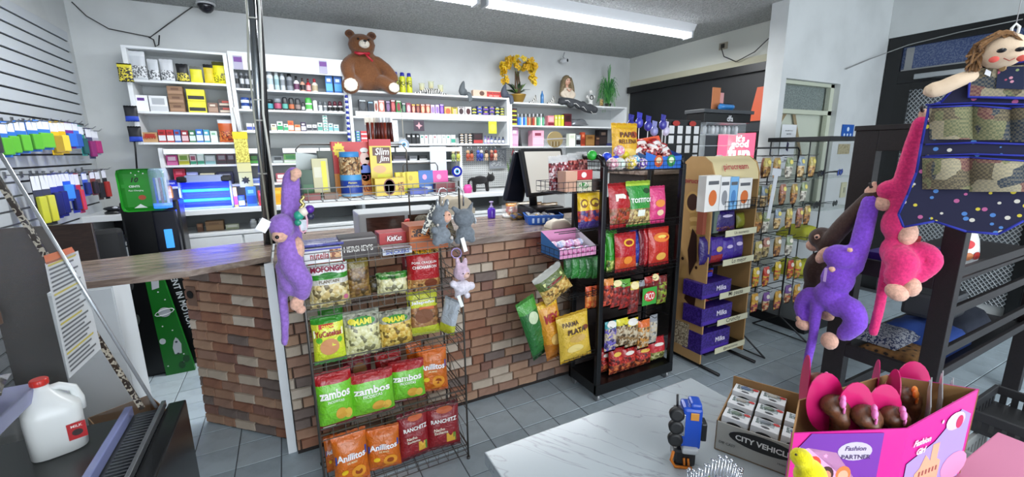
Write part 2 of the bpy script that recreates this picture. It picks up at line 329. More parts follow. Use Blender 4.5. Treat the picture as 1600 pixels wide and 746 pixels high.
# room behind the viewer is left open to the shop front
# ---------------------------------------------------------------- bricks
BR = [mat(c, .8, 0, 'grime', d) for c, d in (('#b08a70', '#84604c'), ('#a47458', '#744a3c'), ('#b89478', '#8c6c58'), ('#c8b8a4', '#a49484'), ('#84746c', '#5c4e48'), ('#a88470', '#7c5c4c'), ('#946c5c', '#684840'), ('#d0c4b4', '#b0a090'))]
WB = (18, 16, 16, 9, 9, 14, 12, 6)
def brickmesh(L, H, seed):
    r = random.Random(seed); mb = MB(); nx = 4; b = .004; vs = []
    for j in range(3):
        for i in range(nx+1): vs.append((b+(L-2*b)*i/nx, -.011+r.uniform(-.0022, .0022), b+(H-2*b)*j/2+r.uniform(-.0008, .0008)))
    n0 = len(vs); fs = [(j*(nx+1)+i, j*(nx+1)+i+1, (j+1)*(nx+1)+i+1, (j+1)*(nx+1)+i) for j in range(2) for i in range(nx)]
    ring = [i for i in range(nx+1)] + [2*nx+1, 3*nx+2] + [2*(nx+1)+i for i in range(nx-1, -1, -1)] + [nx+1]
    for q in ring: x, y, z = vs[q]; vs.append((0 if q % (nx+1) == 0 else L if q % (nx+1) == nx else x, 0, 0 if q <= nx else H if q >= 2*(nx+1) else z))
    k = len(ring)
    for i in range(k): fs.append((n0+i, n0+(i+1) % k, ring[(i+1) % k], ring[i]))
    mb.add(vs, fs); return mb
BMESH = {}
def brickwall(parent, Lx, Hz, frame, maxn=300, bl=.14, bh=.0535, j=.0035):
    """frame: Matrix placing x along the wall, -y outward"""
    rows = int(Hz/(bh+j)+.5); bh = Hz/rows-j; cnt = 0; far = MB(); pieces = []
    for r in range(rows):
        x = -RND.uniform(0, bl)
        while x < Lx-.004:
            l = bl*RND.choice((1, 1, 1, 1, .55)); a, e = max(0, x), min(Lx, x+l)
            if e-a > .014: pieces.append((a, r*(bh+j), e-a))
            x += l+j
    for a, z, l in pieces:
        mi = RND.choices(range(8), WB)[0]
        if cnt < maxn and not (maxn < len(pieces) and a > Lx*maxn/len(pieces)*.98):
            q = round(l, 2); key = (q, mi, RND.randrange(2), round(bh, 4))
            if key not in BMESH: BMESH[key] = brickmesh(q, bh, key[0]*100+key[2]).mesh('brick', BR[mi])
            o = link('brick', BMESH[key], parent, frame @ Vector((a, 0, z))); o.rotation_euler = frame.to_euler(); cnt += 1
            o.scale = (l/q, 1, 1)
        else:
            far.M = frame @ Matrix.Translation((a, 0, z)); b = brickmesh(l, bh, mi); far.cur = mi; far.add(b.v, b.f)
    if far.v: tag(far.build('brick', BR, parent), kind='stuff')
def woodtop():
    m, nt, b = newmat('laminate_wood'); L = nt.links.new; c = coord(nt, scale=(1.2, 7, 7)); n = N(nt, 'ShaderNodeTexNoise', Scale=3.0, Detail=9.0, Roughness=.62, Distortion=.8); L(c, n.inputs[0])
    L(ramp(nt, n.outputs[0], [(.28, '#4a3c34'), (.45, '#756459'), (.58, '#8f7f73'), (.75, '#a6988c')]), b.inputs['Base Color']); b.inputs['Roughness'].default_value = .22; bump(nt, b, n.outputs[0], .15, .002); return m
WT = woodtop()
# counter B (long run along X)
cb = MB().box(-.09, 2.34, 2.275, 2.95, 0, 1.0195).build('brick_front_counter', P('#241d1a', .8)); tag(cb, 'long brick-faced shop counter behind the snack racks', 'counter')
MB().bbox(-.092, 2.36, 2.235, 2.98, 1.02, 1.057, .003).build('countertop', WT, cb)
brickwall(cb, 2.43, .99, Matrix.Translation((-.09, 2.274, .025)), 299)
# counter A (45 degree return) with slab overhanging towards the deli case
ca = MB(); A0 = Vector((-.551, 2.837)); A1 = Vector((-.135, 2.435)); d = (A1-A0).normalized(); nrm = Vector((d.y, -d.x))   # outward
ang = math.atan2(d.y, d.x); LA = (A1-A0).length
fm = Matrix.Translation((A0.x, A0.y, 0)) @ Matrix.Rotation(ang, 4, 'Z')
ca.M = fm; ca.box(0, LA, 0, .05, 0, 1.0); cao = ca.build('angled_counter_panel', P('#2a211d', .8)); tag(cao, 'angled brick-faced counter end panel with a cable hole, under wooden slab', 'counter')
brickwall(cao, LA, .985, fm @ Matrix.Translation((0, -.001, .01)), 300)
hp = MB(); hp.M = fm @ Matrix.Translation((.055, -.014, .80)); hp.box(-.03, .035, -.005, .0, -.065, .045); hp.build('hole_plate', mat('#6f5344', .7), cao)
hp = MB(); hp.M = fm @ Matrix.Translation((.055, -.0205, .80)) @ Matrix.Rotation(math.pi/2, 4, 'X'); hp.lathe([(.022, 0), (.022, .004)], 16); hp.build('cable_hole', P('#0a0808', .9), cao)
slab = MB(); sp = [(-.80, 2.20), (-.42, 2.20), (-.105, 2.33), (-.105, 2.78), (-.89, 2.66)]
n = len(sp); slab.add([(x, y, 1.035) for x, y in sp]+[(x, y, 1.062) for x, y in sp], [tuple(range(n))[::-1], tuple(range(n, 2*n))]+[(i, (i+1) % n, n+(i+1) % n, n+i) for i in range(n)])
tag(slab.build('wooden_counter_slab', WT), 'wood-look counter slab bridging from deli case to the angled brick panel', 'countertop')
tr = MB(); tr.box(-.135, -.095, 2.30, 2.43, 0, 1.03).build('corner_post', mat('#dfe2e4', .4), None); tr = bpy.data.objects['corner_post']; tag(tr, 'white painted corner post between the two brick counters, behind plush monkey', 'post')
# pole with cables, ceiling to counter
pa, pb = onY(404, -2, 2.68), onY(432, 372, 2.68)
pb.z = 1.063; pa.z = ZC; pa.x -= .008; pb.x = -.125; pb.y = 2.66
pole = MB().tube([pa, pb], .019, 16).build('support_pole', mat('#8d9296', .25, .9)); tag(pole, 'thin chrome support pole with cables from ceiling to counter corner', 'pole')
MB().tube([pa+Vector((.028, -.01, 0)), pa.lerp(pb, .35)+Vector((.034, -.01, 0)), pb+Vector((.028, -.01, 0))], .012, 8).build('black_cable', P('#101114'), pole)
MB().tube([pa+Vector((.018, -.03, 0)), pa.lerp(pb, .3)+Vector((.034, -.03, 0)), pa.lerp(pb, .6)+Vector((.02, -.03, 0)), pa.lerp(pb, .8)+Vector((.045, -.03, 0)), pb+Vector((.05, -.03, 0))], .006, 6).build('white_cable', P('#dcdcd4'), pole)
MB().tube([pa+Vector((-.024, -.01, 0)), pa.lerp(pb, .33)+Vector((-.021, -.02, 0)), pa.lerp(pb, .45)+Vector((-.03, -.02, 0)), pa.lerp(pb, .6)+Vector((-.022, -.02, 0)), pb+Vector((.02, -.03, 0))], .005, 6).build('grey_cable', P('#a8a89a'), pole)
for t in (.33, .56, .62, .78): q = pa.lerp(pb, t); MB().lathe([(.024, 0), (.024, .006)], 12, (q.x, q.y, q.z)).build('cable_tie', P('#c9c9c0'), pole)
# ---------------------------------------------------------------- shelving along the back wall
def unit(label, x0, x1, z0, z1, shelves, yf=4.5, th=.018, sides=.03, name='wall_shelf_unit', top=True, back='#b7bbbc'):
    r = root(name, label, 'shelf', ((x0+x1)/2, YB-.002, z0)); ox, oz = (x0+x1)/2, z0
    def part(n_, m_, *b): MB().bbox(b[0]-ox, b[1]-ox, b[2]-YB+.002, b[3]-YB+.002, b[4]-oz, b[5]-oz, .002).build(n_, m_, r)
    if back: part('back_panel', mat(back, .5), x0, x1, YB-.014, YB-.003, z0, z1)
    part('side_panel', SHELFW, x0, x0+sides, yf, YB-.014, z0, z1); part('side_panel', SHELFW, x1-sides, x1, yf, YB-.014, z0, z1)
    if top: part('top_board', SHELFW, x0, x1, yf, YB-.014, z1, z1+th)
    for s in shelves: part('shelf_board', SHELFW, x0+sides+.001, x1-sides-.001, yf+.001, YB-.015, s-th, s)
    return r
YF = 4.5
U1 = unit('white wall shelf unit in the left corner, with yellow pouches on top shelf', -1.02, -.335, 1.628, 2.36, [2.13, 1.89, 1.647])
U2 = unit('white wall shelf unit with plain header panel, holding deodorants, beside the pole', -.33, .60, 1.728, 2.38, [2.102, 1.93, 1.747], back='#a9adae')
MB().bbox(-.45, .465, -.302, -.285, .525, .652, .002).build('header_panel', SHELFW, U2)
U3 = unit('white wall shelf unit whose top carries the teddy bear', .605, 2.335, 1.612, 2.118, [1.895, 1.631], top=True)
U4 = unit('white wall shelf unit whose top carries the doll and grass plant', 2.34, 4.09, 1.582, 2.078, [1.84, 1.60], top=True)
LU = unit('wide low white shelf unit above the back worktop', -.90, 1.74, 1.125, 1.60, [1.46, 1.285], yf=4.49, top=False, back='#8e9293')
ox = (-.90+1.74)/2
for a, b_ in ((-.86, -.10), (.0, .30), (.31, 1.0), (1.02, 1.70)):
    MB().bbox(a-ox, b_-ox, -.345, -.31, .425, .468, .003).build('light_rail', P('#f0f2f2', .3), LU)
wk = root('back_worktop_cabinet', 'long white base cabinet run with worktop along the back wall', 'cabinet', (.75, 4.79, 0)); ox = .75
def wpart(n_, m_, a, b_, c, d_, e, f_, bv=.003): return MB().bbox(a-ox, b_-ox, c-4.79, d_-4.79, e, f_, bv).build(n_, m_, wk)
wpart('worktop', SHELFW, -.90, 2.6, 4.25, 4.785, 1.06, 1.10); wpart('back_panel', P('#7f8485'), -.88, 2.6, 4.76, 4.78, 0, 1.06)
wpart('niche_shelf', SHELFW, -.88, 2.6, 4.27, 4.76, .875, .90); wpart('carcass', SHELFW, -.88, 2.6, 4.29, 4.75, .02, .874)
for x in (-.90, -.16, .62, 1.5, 2.3): wpart('niche_divider', SHELFW, x, x+.03, 4.28, 4.75, .90, 1.06)
for x in (-.84, -.37, .10, .57, 1.04, 1.51, 1.98): wpart('drawer', SHELFW, x, x+.455, 4.272, 4.29, .70, .865); wpart('cabinet_door', SHELFW, x, x+.455, 4.272, 4.29, .10, .69)
# desk under the left corner
dk = root('corner_desk', 'white desk in the left corner beneath the slatwall', 'desk', (-1.14, 4.78, 0)); ox = -1.14
def dpart(n_, m_, a, b_, c, d_, e, f_): return MB().bbox(a-ox, b_-ox, c-4.78, d_-4.78, e, f_, .004).build(n_, m_, dk)
dpart('desk_top', SHELFW, -1.37, -.915, 4.22, 4.77, 1.06, 1.105); dpart('desk_side', P('#c9cccd'), -1.37, -1.33, 4.24, 4.77, 0, 1.06); dpart('desk_side', P('#b9bcbd'), -.95, -.915, 4.24, 4.77, 0, 1.06)
dpart('back_panel', P('#22242a'), -1.33, -.95, 4.74, 4.76, 0, 1.06); dpart('keyboard_shelf', P('#9fa3a5'), -1.33, -.95, 4.24, 4.74, .86, .88); dpart('drawer', P('#b5b9bb'), -1.33, -.95, 4.24, 4.74, .66, .85); dpart('drawer', P('#b5b9bb'), -1.33, -.95, 4.24, 4.74, .3, .64)
# pegboard with little ledge
def pegmat():
    m, nt, b = newmat('pegboard'); L = nt.links.new; c = coord(nt, scale=(1, 1, 1)); sx = nt.nodes.new('ShaderNodeSeparateXYZ'); L(c, sx.inputs[0]); o = []
    for i in (0, 2):
        a = N(nt, 'ShaderNodeMath', operation='MULTIPLY'); a.inputs[1].default_value = 2*math.pi/.0254; L(sx.outputs[i], a.inputs[0]); s_ = N(nt, 'ShaderNodeMath', operation='COSINE'); L(a.outputs[0], s_.inputs[0]); o.append(s_.outputs[0])
    p = N(nt, 'ShaderNodeMath', operation='ADD'); L(o[0], p.inputs[0]); L(o[1], p.inputs[1]); L(ramp(nt, p.outputs[0], [(0, '#c8cbca'), (.98, '#c8cbca')]), b.inputs['Base Color'])
    g = N(nt, 'ShaderNodeMath', operation='GREATER_THAN'); g.inputs[1].default_value = 1.25; L(p.outputs[0], g.inputs[0]); L(ramp(nt, g.outputs[0], [(0, '#c8cbca'), (1, '#55585a')]), b.inputs['Base Color']); return m
pg = MB().box(1.78, 2.62, 4.775, 4.785, 1.12, 1.60).build('pegboard', pegmat()); tag(pg, 'white pegboard behind the key chains and black cat', 'pegboard')
# fluorescent fixtures
def fixture(x0, x1, y, label):
    r = root('fluorescent_fixture', label, 'ceiling light', ((x0+x1)/2, y, ZC)); h = (x1-x0)/2
    MB().add([(-h, -.09, 0), (h, -.09, 0), (h, .14, 0), (-h, .14, 0), (-h, -.05, -.075), (h, -.05, -.075), (h, .06, -.06), (-h, .06, -.06)], [(0, 1, 5, 4), (1, 2, 6, 5), (2, 3, 7, 6), (3, 0, 4, 7), (4, 5, 6, 7), (3, 2, 1, 0)]).build('housing', P('#d5d8da', .35), r)
    for yy in (-.035, .03): MB().tube([(-h+.03, yy, -.100), (h-.03, yy, -.100)], .0155, 12).build('tube', mat('#f2f6ff', .4, 7.0, 'glow'), r)
    for s_ in (-1, 1): MB().bbox(s_*(h-.02)-.012, s_*(h-.02)+.012, -.06, .055, -.125, -.055, .004).build('end_cap', P('#b9bcbf', .4), r)
    return r
fixture(1.50, 3.82, 3.33, 'long fluorescent ceiling fixture, nearer the black wall panel')
fixture(-.90, 1.46, 3.33, 'fluorescent ceiling fixture cut by top edge of photo, nearer the pole')
# ================================================================ SHELF GOODS
def XP(px, z, Y):        # world X of photo column px for a point at depth Y and height z
    a = (px-800)/F; q = z-EYE
    return -(Y*(right.y-a*fwd.y)+q*(right.z-a*fwd.z))/(right.x-a*fwd.x)
def goods(kind, w, h, d, c1, c2, c3):
    """one packaged article, origin bottom centre, front towards -Y; returns mesh"""
    m1 = c1 if not isinstance(c1, str) else P(c1, .4); m2 = c2 if not isinstance(c2, str) else P(c2, .4); m3 = c3 if not isinstance(c3, str) else P(c3, .35)
    mb = MB(); f = -d/2-.0006; hw = w/2
    q = lambda x0, x1, z0, z1, mi: mb.add([(x0, f, z0), (x1, f, z0), (x1, f, z1), (x0, f, z1)], [(0, 1, 2, 3)], mi)
    if kind == 'box':
        mb.bbox(-hw, hw, -d/2, d/2, 0, h, min(.0015, w*.04), 0); q(-hw*.94, hw*.94, h*.12, h*.55, 1); q(-hw*.6, hw*.5, h*.66, h*.84, 2)
    elif kind == 'flat':      # low tray / wide carton
        mb.bbox(-hw, hw, -d/2, d/2, 0, h, .0015, 0); q(-hw*.96, hw*.96, h*.05, h*.35, 1); q(-hw*.7, hw*.7, h*.45, h*.85, 2)
    elif kind == 'face':      # dye box with a picture oval
        mb.bbox(-hw, hw, -d/2, d/2, 0, h, .0015, 0); q(-hw*.96, hw*.96, h*.04, h*.3, 1)
        mb.add([(hw*.7*math.cos(a*.5236), f, h*.62+h*.25*math.sin(a*.5236)) for a in range(12)], [tuple(range(12))], 2); q(-hw*.8, hw*.8, h*.9, h*.97, 1)
    elif kind == 'stack':
        k = max(2, round(h/(w*.62)))
        for i in range(k): z0 = h*i/k; mb.bbox(-hw, hw, -d/2, d/2, z0+.0006, z0+h/k-.0006, .0015, 0); q(-hw*.9, hw*.9, z0+h/k*.15, z0+h/k*.45, 1); q(-hw*.5, hw*.5, z0+h/k*.55, z0+h/k*.8, 2)
    elif kind == 'can':
        r = hw; mb.lathe([(r*.9, 0), (r, .004), (r, h*.3), (r, h*.32), (r, h*.62), (r, h*.64), (r, h*.76), (r*.72, h*.82), (r*.72, h*.83), (r*.66, h*.98), (r*.5, h)], 14, mis=[0, 0, 1, 1, 0, 0, 0, 2, 2, 2])
    elif kind == 'stick':
        mb.M = Matrix.Diagonal((1, .6, 1, 1)); r = hw; mb.lathe([(r*.95, 0), (r, .004), (r, h*.15), (r, h*.16), (r, h*.5), (r, h*.51), (r, h*.6), (r*.98, h*.61), (r*.95, h*.9), (r*.6, h)], 14, mis=[0, 0, 1, 1, 0, 0, 2, 2, 2])
    elif kind == 'bottle':
        r = hw; mb.lathe([(r*.9, 0), (r, .005), (r, h*.12), (r, h*.13), (r, h*.5), (r, h*.51), (r, h*.6), (r*.4, h*.74), (r*.4, h*.76), (r*.45, h*.77), (r*.42, h)], 14, mis=[0, 0, 1, 1, 0, 0, 0, 2, 2, 2])
    elif kind == 'rollon':
        r = hw; mb.lathe([(r*.8, 0), (r, .006), (r, h*.1), (r, h*.12), (r, h*.45), (r*.9, h*.56), (r*.8, h*.57), (r*.82, h*.8), (r*.6, h*.95), (r*.2, h)], 14, mis=[0, 0, 1, 1, 0, 2, 2, 2, 2])
    elif kind == 'jar':
        r = hw; mb.lathe([(r*.9, 0), (r, .004), (r, h*.15), (r, h*.16), (r, h*.6), (r*.95, h*.66), (r, h*.67), (r, h*.97), (r*.9, h)], 16, mis=[0, 0, 1, 1, 0, 2, 2, 2])
    elif kind == 'jars':      # stacked jars
        r = hw
        for i in range(2): mb.lathe([(r*.9, 0), (r, .004), (r, h*.28), (r*.97, h*.30), (r, h*.31), (r, h*.47), (r*.9, h*.49)], 14, (0, 0, i*h*.5), mis=[0, 1, 0, 2, 2, 2])
    elif kind == 'pouch':
        me = bagmesh(w, h, d, [(.12, m1), (.5, m2), (.86, m1), (1.01, m3)], seed=int(w*1e4) % 9, nu=6, nv=12); return me
    elif kind == 'cone':
        mb.lathe([(hw, 0), (hw*.7, h*.2), (hw*.25, h*.7), (hw*.1, h)], 12)
    return mb.mesh(kind, [m1, m2, m3])
GN = {'box': 'carton', 'flat': 'carton', 'face': 'hair_dye_box', 'stack': 'carton_stack', 'can': 'spray_can', 'stick': 'deodorant_stick', 'bottle': 'bottle', 'rollon': 'roll_on_bottle', 'jar': 'jar', 'jars': 'jar_stack', 'pouch': 'pouch', 'cone': 'cone_bottle'}
GC = {'carton': 'box', 'hair_dye_box': 'box', 'carton_stack': 'box', 'spray_can': 'can', 'deodorant_stick': 'deodorant', 'roll_on_bottle': 'deodorant', 'jar_stack': 'jar', 'cone_bottle': 'bottle'}
def shelf_row(desc, z, Y, group, items, dmax=.14):
    for i, it in enumerate(items):
        x0, x1, yt, kind, c1, c2, c3, look = it[:8]; name = it[8] if len(it) > 8 else GN[kind]
        xa, xb = XP(x0, z, Y), XP(x1, z, Y); h = onY((x0+x1)/2, yt, Y).z-z; w = (xb-xa)*.97
        d = min(w, dmax) if kind in ('can', 'bottle', 'rollon', 'jar', 'jars', 'cone') else w*.6 if kind == 'stick' else min(dmax, max(.04, w*.7)) if kind != 'pouch' else min(.06, w*.4)
        o = link(name, goods(kind, w, h, d, c1, c2, c3), None, ((xa+xb)/2, Y+d/2, z+.0006)); o.rotation_euler.z = RND.uniform(-.03, .03) if kind != 'can' else RND.uniform(0, 6)
        tag(o, f'{look}, {ORD[i]} from left on {desc}', GC.get(name, name.split('_')[-1]), group)
W_, K_, G_ = '#e8eaec', '#17181b', '#b9bec2'
SIL = mat('#c8ccd2', .35, .4)
shelf_row('top left wall shelf', 2.1305, 4.54, 'pouches on the top left shelf', [
 (205, 232, 80, 'pouch', '#c4c8cd', PR('#d4d7da', '#4a4d52'), '#d3d6d9', 'tall silver-grey printed pouch'),
 (233, 251, 93, 'pouch', '#c4c8cd', PR('#d4d7da', '#4a4d52'), '#c9ccd0', 'small silver-grey printed pouch'),
 (252, 274, 93, 'pouch', '#cbced2', PR('#dcdee0', '#4a4d52'), '#c9ccd0', 'wide silver-grey printed pouch'),
 (277, 297, 100, 'pouch', K_, PR('#d8c94a', '#1b1b1b'), K_, 'black pouch with yellow print'),
 (298, 318, 104, 'pouch', '#e3dc2c', '#e8e23a', '#6b6d68', 'yellow half-clear pouch'),
 (320, 336, 101, 'pouch', '#d8c020', '#dfc92a', K_, 'narrow golden yellow pouch'),
 (334, 361, 97, 'pouch', '#f0e626', PR('#f2ea28', '#6c6416'), '#4d4c20', 'bright yellow pouch with dark print')])
shelf_row('middle left wall shelf', 1.8905, 4.54, 'packs on the middle left shelf', [
 (213, 234, 149, 'box', W_, '#ecedef', '#5a2a80', 'white box with purple round emblem'),
 (235, 264, 150, 'flat', '#dfe1e3', '#c4c7ca', '#a9adb2', 'wide white tissue box'),
 (266, 291, 135, 'stack', '#8a6a50', '#a68367', '#6c4e3a', 'tall stack of brown flat packs'),
 (295, 324, 140, 'stack', '#e6dc2a', K_, '#f0e840', 'stack of yellow and black boxes'),
 (326, 342, 161, 'box', '#7a5a4a', '#a48672', '#d6c8b8', 'small brown paper pack'),
 (343, 366, 156, 'stack', '#4b3530', '#c8b9a6', '#b23a2a', 'stack of small brown and red boxes')])
shelf_row('lower left wall shelf', 1.6475, 4.54, 'packs on the lower left shelf', [
 (224, 248, 207, 'flat', '#b08a5e', '#c09a6c', '#a83424', 'kraft carton with red letters'),
 (249, 261, 203, 'box', '#b01f26', '#d8dbe0', '#7c1218', 'red and white card pack'), (262, 273, 203, 'box', '#b3202a', '#e0e1e3', '#7c1218', 'second red and white card pack'),
 (274, 284, 203, 'box', '#3a5fa8', '#c8d0de', '#8a2430', 'blue and red card pack'), (285, 296, 204, 'box', '#8c1a26', '#d8b8bc', '#e8e8e8', 'dark red pack'),
 (297, 307, 204, 'box', '#1f6a44', '#cfe0d4', '#e8e8e8', 'dark green pack'), (308, 319, 202, 'box', '#2d6fc0', '#dbe6f2', '#e8e8e8', 'bright blue pack'),
 (320, 329, 203, 'box', '#3fa0b8', '#e2eef0', '#e8e8e8', 'teal blue pack'), (330, 341, 205, 'box', '#cfe2d6', '#e8efe9', '#7ab090', 'pale green and white pack'),
 (343, 369, 187, 'pouch', '#c65a24', MX('#b8401c', '#e08a3a'), '#d7dade', 'silver and orange snack pouch')])
shelf_row('top deodorant shelf', 2.1025, 4.545, 'spray cans on the top deodorant shelf', [
 (368, 375, 113, 'can', '#75797f', K_, '#9da1a6', 'slim dark grey spray can'), (376, 383, 113, 'can', '#3c3f44', '#c9ccd0', '#85898e', 'slim black and silver spray can'),
 (384, 391, 114, 'can', '#33363b', '#b9bcc2', '#74787d', 'black spray can'), (391, 400, 115, 'can', '#5b5f66', '#d2d5d9', '#3e4146', 'grey spray can'),
 (400, 406, 120, 'can', '#7fae6a', '#c9dfc0', '#3c6b30', 'green spray can behind the pole'), (418, 429, 111, 'can', '#dfe3e6', '#b4c4cc', '#c9cfd3', 'tall white spray can'),
 (430, 438, 113, 'can', '#b9d2d4', '#8fb3b8', '#dfe6e8', 'pale teal spray can'), (439, 447, 114, 'can', '#c9ced3', '#8b9298', '#a4aab0', 'pale grey spray can'),
 (449, 459, 115, 'can', '#8d939a', '#5b6168', K_, 'grey spray can with black cap'), (460, 469, 119, 'bottle', '#ece9ee', '#6b3a5c', K_, 'white bottle with black cap'),
 (470, 478, 122, 'bottle', '#d8a58c', '#2a2224', '#3a2420', 'peach bottle with dark cap'), (479, 487, 123, 'bottle', '#b0202c', '#d8a8a8', '#5a1218', 'red bottle'),
 (488, 498, 123, 'bottle', '#e3dccb', '#b8a888', '#a01c2c', 'cream bottle with red cap'), (510, 521, 119, 'box', '#1f6fc0', '#58b4e4', '#d9ecf6', 'blue body wash bottle'), (523, 535, 120, 'box', '#1b64b8', '#4aa6dc', '#cfe6f2', 'second blue body wash bottle')])
shelf_row('middle deodorant shelf', 1.9305, 4.545, 'jars and roll-ons on the middle deodorant shelf', [
 (377, 391, 152, 'jars', '#1f58b4', '#dfe7f1', '#173f88', 'stack of blue jars'), (392, 406, 153, 'jars', '#244fae', '#cfd9ea', '#173a80', 'second stack of blue jars'),
 (416, 428, 155, 'jar', '#23272c', '#3c9aa8', K_, 'black jar with teal label'), (429, 441, 154, 'jar', '#23242a', '#b04a6a', '#8a9096', 'black jar with pink label'),
 (442, 451, 152, 'stick', K_, '#58a89a', '#24262b', 'black deodorant with teal label'), (452, 461, 153, 'stick', '#241c1e', '#b8643c', K_, 'black deodorant with orange label'),
 (462, 471, 154, 'stick', K_, '#8b7a74', '#2a2c30', 'black deodorant with grey label'), (472, 477, 160, 'stick', '#2d2f36', '#dcdde0', K_, 'small dark deodorant'),
 (478, 489, 153, 'stick', '#e9eeea', '#54b24e', '#3aa43a', 'white deodorant with green cap'), (490, 497, 157, 'stick', '#f0f1f0', '#d9dcdc', '#e6e8e8', 'plain white deodorant'),
 (498, 505, 157, 'rollon', '#e9eaea', '#b6b9bc', '#5e6468', 'white roll-on with grey cap'), (506, 512, 158, 'rollon', '#e9eaea', '#7f8488', '#646a6e', 'small white roll-on'),
 (513, 520, 158, 'rollon', '#e6e6e8', K_, '#4a1c28', 'white roll-on with maroon cap'), (521, 528, 158, 'rollon', '#e6e6e8', K_, '#5a1a2a', 'maroon-capped roll-on'), (529, 537, 158, 'rollon', '#e2e2e6', K_, '#541c2c', 'wide maroon-capped roll-on')])
TEAL = '#4e9c8c'
shelf_row('bottom deodorant shelf', 1.7475, 4.545, 'small medicine boxes on the bottom deodorant shelf', [
 (386, 395, 193, 'box', W_, '#3b4fa8', '#c9cee4', 'white and blue medicine box'), (396, 405, 193, 'box', W_, '#3b4fa8', '#c9cee4', 'twin white and blue medicine box'),
 (406, 411, 184, 'box', '#eceeef', '#d6d9db', '#c0c4c8', 'tall plain white box'), (424, 433, 194, 'box', '#ece8dc', '#d8cf9c', '#6b5a3a', 'cream medicine box'),
 (434, 443, 190, 'box', '#e6efe9', '#1f9a58', '#1c7a48', 'white and green medicine box'), (444, 451, 194, 'box', '#e6efe9', '#2aa064', '#1c7a48', 'smaller green medicine box'),
 (451, 460, 189, 'box', '#dd6a32', '#eee2da', '#b8401c', 'tall orange medicine box'), (461, 470, 195, 'box', '#e08a50', '#f0e6de', '#b8401c', 'low orange medicine box'),
 (471, 479, 191, 'box', '#382a48', '#d8d4e2', '#e8e4ee', 'dark purple medicine box'), (480, 488, 195, 'box', '#eceef0', '#30333c', '#9498a4', 'white medicine box with black band'),
 (489, 496, 195, 'box', '#eceef0', '#30333c', '#9498a4', 'next white medicine box with black band'), (497, 505, 192, 'box', '#dfeae6', TEAL, '#2e6e62', 'pale teal medicine box'),
 (506, 513, 180, 'stack', '#dfeae6', TEAL, '#2e6e62', 'tall teal medicine stack'), (514, 521, 193, 'box', '#cfe3e6', '#6fb0b8', '#2e6e72', 'pale blue medicine box'), (522, 530, 195, 'box', '#dbe8ec', '#7fb4bc', '#3e7e82', 'small pale blue medicine box')])
hd = []
for x0, x1, yt, c1, c2, c3, lk in [
 (562, 574, 156, '#1d2026', '#c9d0d4', '#3a4046', 'black three-bottle hair dye box'), (576, 585, 159, '#1a2a3c', '#8fb8d8', '#15181d', 'black and blue dye box'), (586, 592, 158, '#d8cfc4', '#e8e6e2', '#8a3a2a', 'narrow cream dye box'),
 (593, 602, 157, '#c86a5c', '#e4e2e2', '#f0c8b4', 'coral dye box'), (604, 611, 158, '#3a2440', '#b8a8cc', '#7a5a86', 'dark purple dye box'), (612, 619, 156, '#7a1822', '#e6dede', '#c85a5c', 'dark red dye box'),
 (620, 628, 157, '#2f7a34', '#e4e6e2', '#8a1c2c', 'green dye box'), (629, 635, 161, '#20262a', '#d0d4d6', '#5a8a6a', 'black dye box'), (636, 643, 161, '#a05868', '#7a1c3c', '#dcb0b4', 'tall pink dye box'),
 (644, 650, 163, '#8a3a34', '#e4cc4c', '#e0a890', 'brown and yellow dye box'), (651, 657, 163, '#5a1a20', '#d8b24c', '#a05a4c', 'maroon and yellow dye box'), (658, 665, 163, '#b0553a', '#cfc8bc', '#e8b494', 'rust dye box with face'),
 (666, 673, 163, '#a84a38', '#cfc8bc', '#e8b494', 'next rust dye box with face'), (674, 680, 164, '#c8b4dc', '#e6e0ec', '#9a7ac0', 'lilac dye box'), (681, 687, 164, '#c2acd8', '#e6e0ec', '#9270ba', 'second lilac dye box'),
 (688, 694, 163, '#6a34a4', '#d8cce4', '#a070d0', 'purple dye box'), (695, 706, 167, '#d8a85c', '#e8dc9c', '#c0623a', 'wide honey yellow dye box'), (707, 715, 168, '#e0c83c', '#2a2420', '#e0b090', 'yellow and black dye box'), ]:
    hd.append((x0, x1, yt, 'face', c1, c2, c3, lk))
shelf_row('bear shelf unit, upper board', 1.8955, 4.56, 'hair dye boxes on the bear shelf unit', hd[:18])
shelf_row('right half of bear unit upper board', 1.8955, 4.56, 'hair care boxes right of the dyes', [
 (716, 726, 167, 'face', '#e4e0e0', '#2c2026', '#3a2428', 'white box with dark lips'), (727, 737, 167, 'face', '#e2dedc', '#e8e6e6', '#4a1c20', 'second white box with lips'), (738, 745, 168, 'stack', '#24262a', '#e0e044', '#8a8c90', 'black and lime boxes'),
 (746, 754, 166, 'stack', '#23307a', '#6a6ad0', '#d8d048', 'navy box pair'), (755, 764, 166, 'stack', '#1d2254', '#7a50a8', '#c8c040', 'dark navy box pair'), (765, 773, 166, 'stack', '#2a2c6a', '#8a60b8', '#a8a440', 'indigo box pair'),
 (774, 781, 167, 'stack', '#22242a', '#e0dc40', '#9ab8d0', 'black and yellow boxes'), (782, 788, 168, 'stack', '#24262c', '#d8e040', '#b0b4b8', 'narrow black boxes'), (789, 795, 165, 'stack', '#e03a6a', '#f08a50', '#f0d0c0', 'pink and orange boxes')])
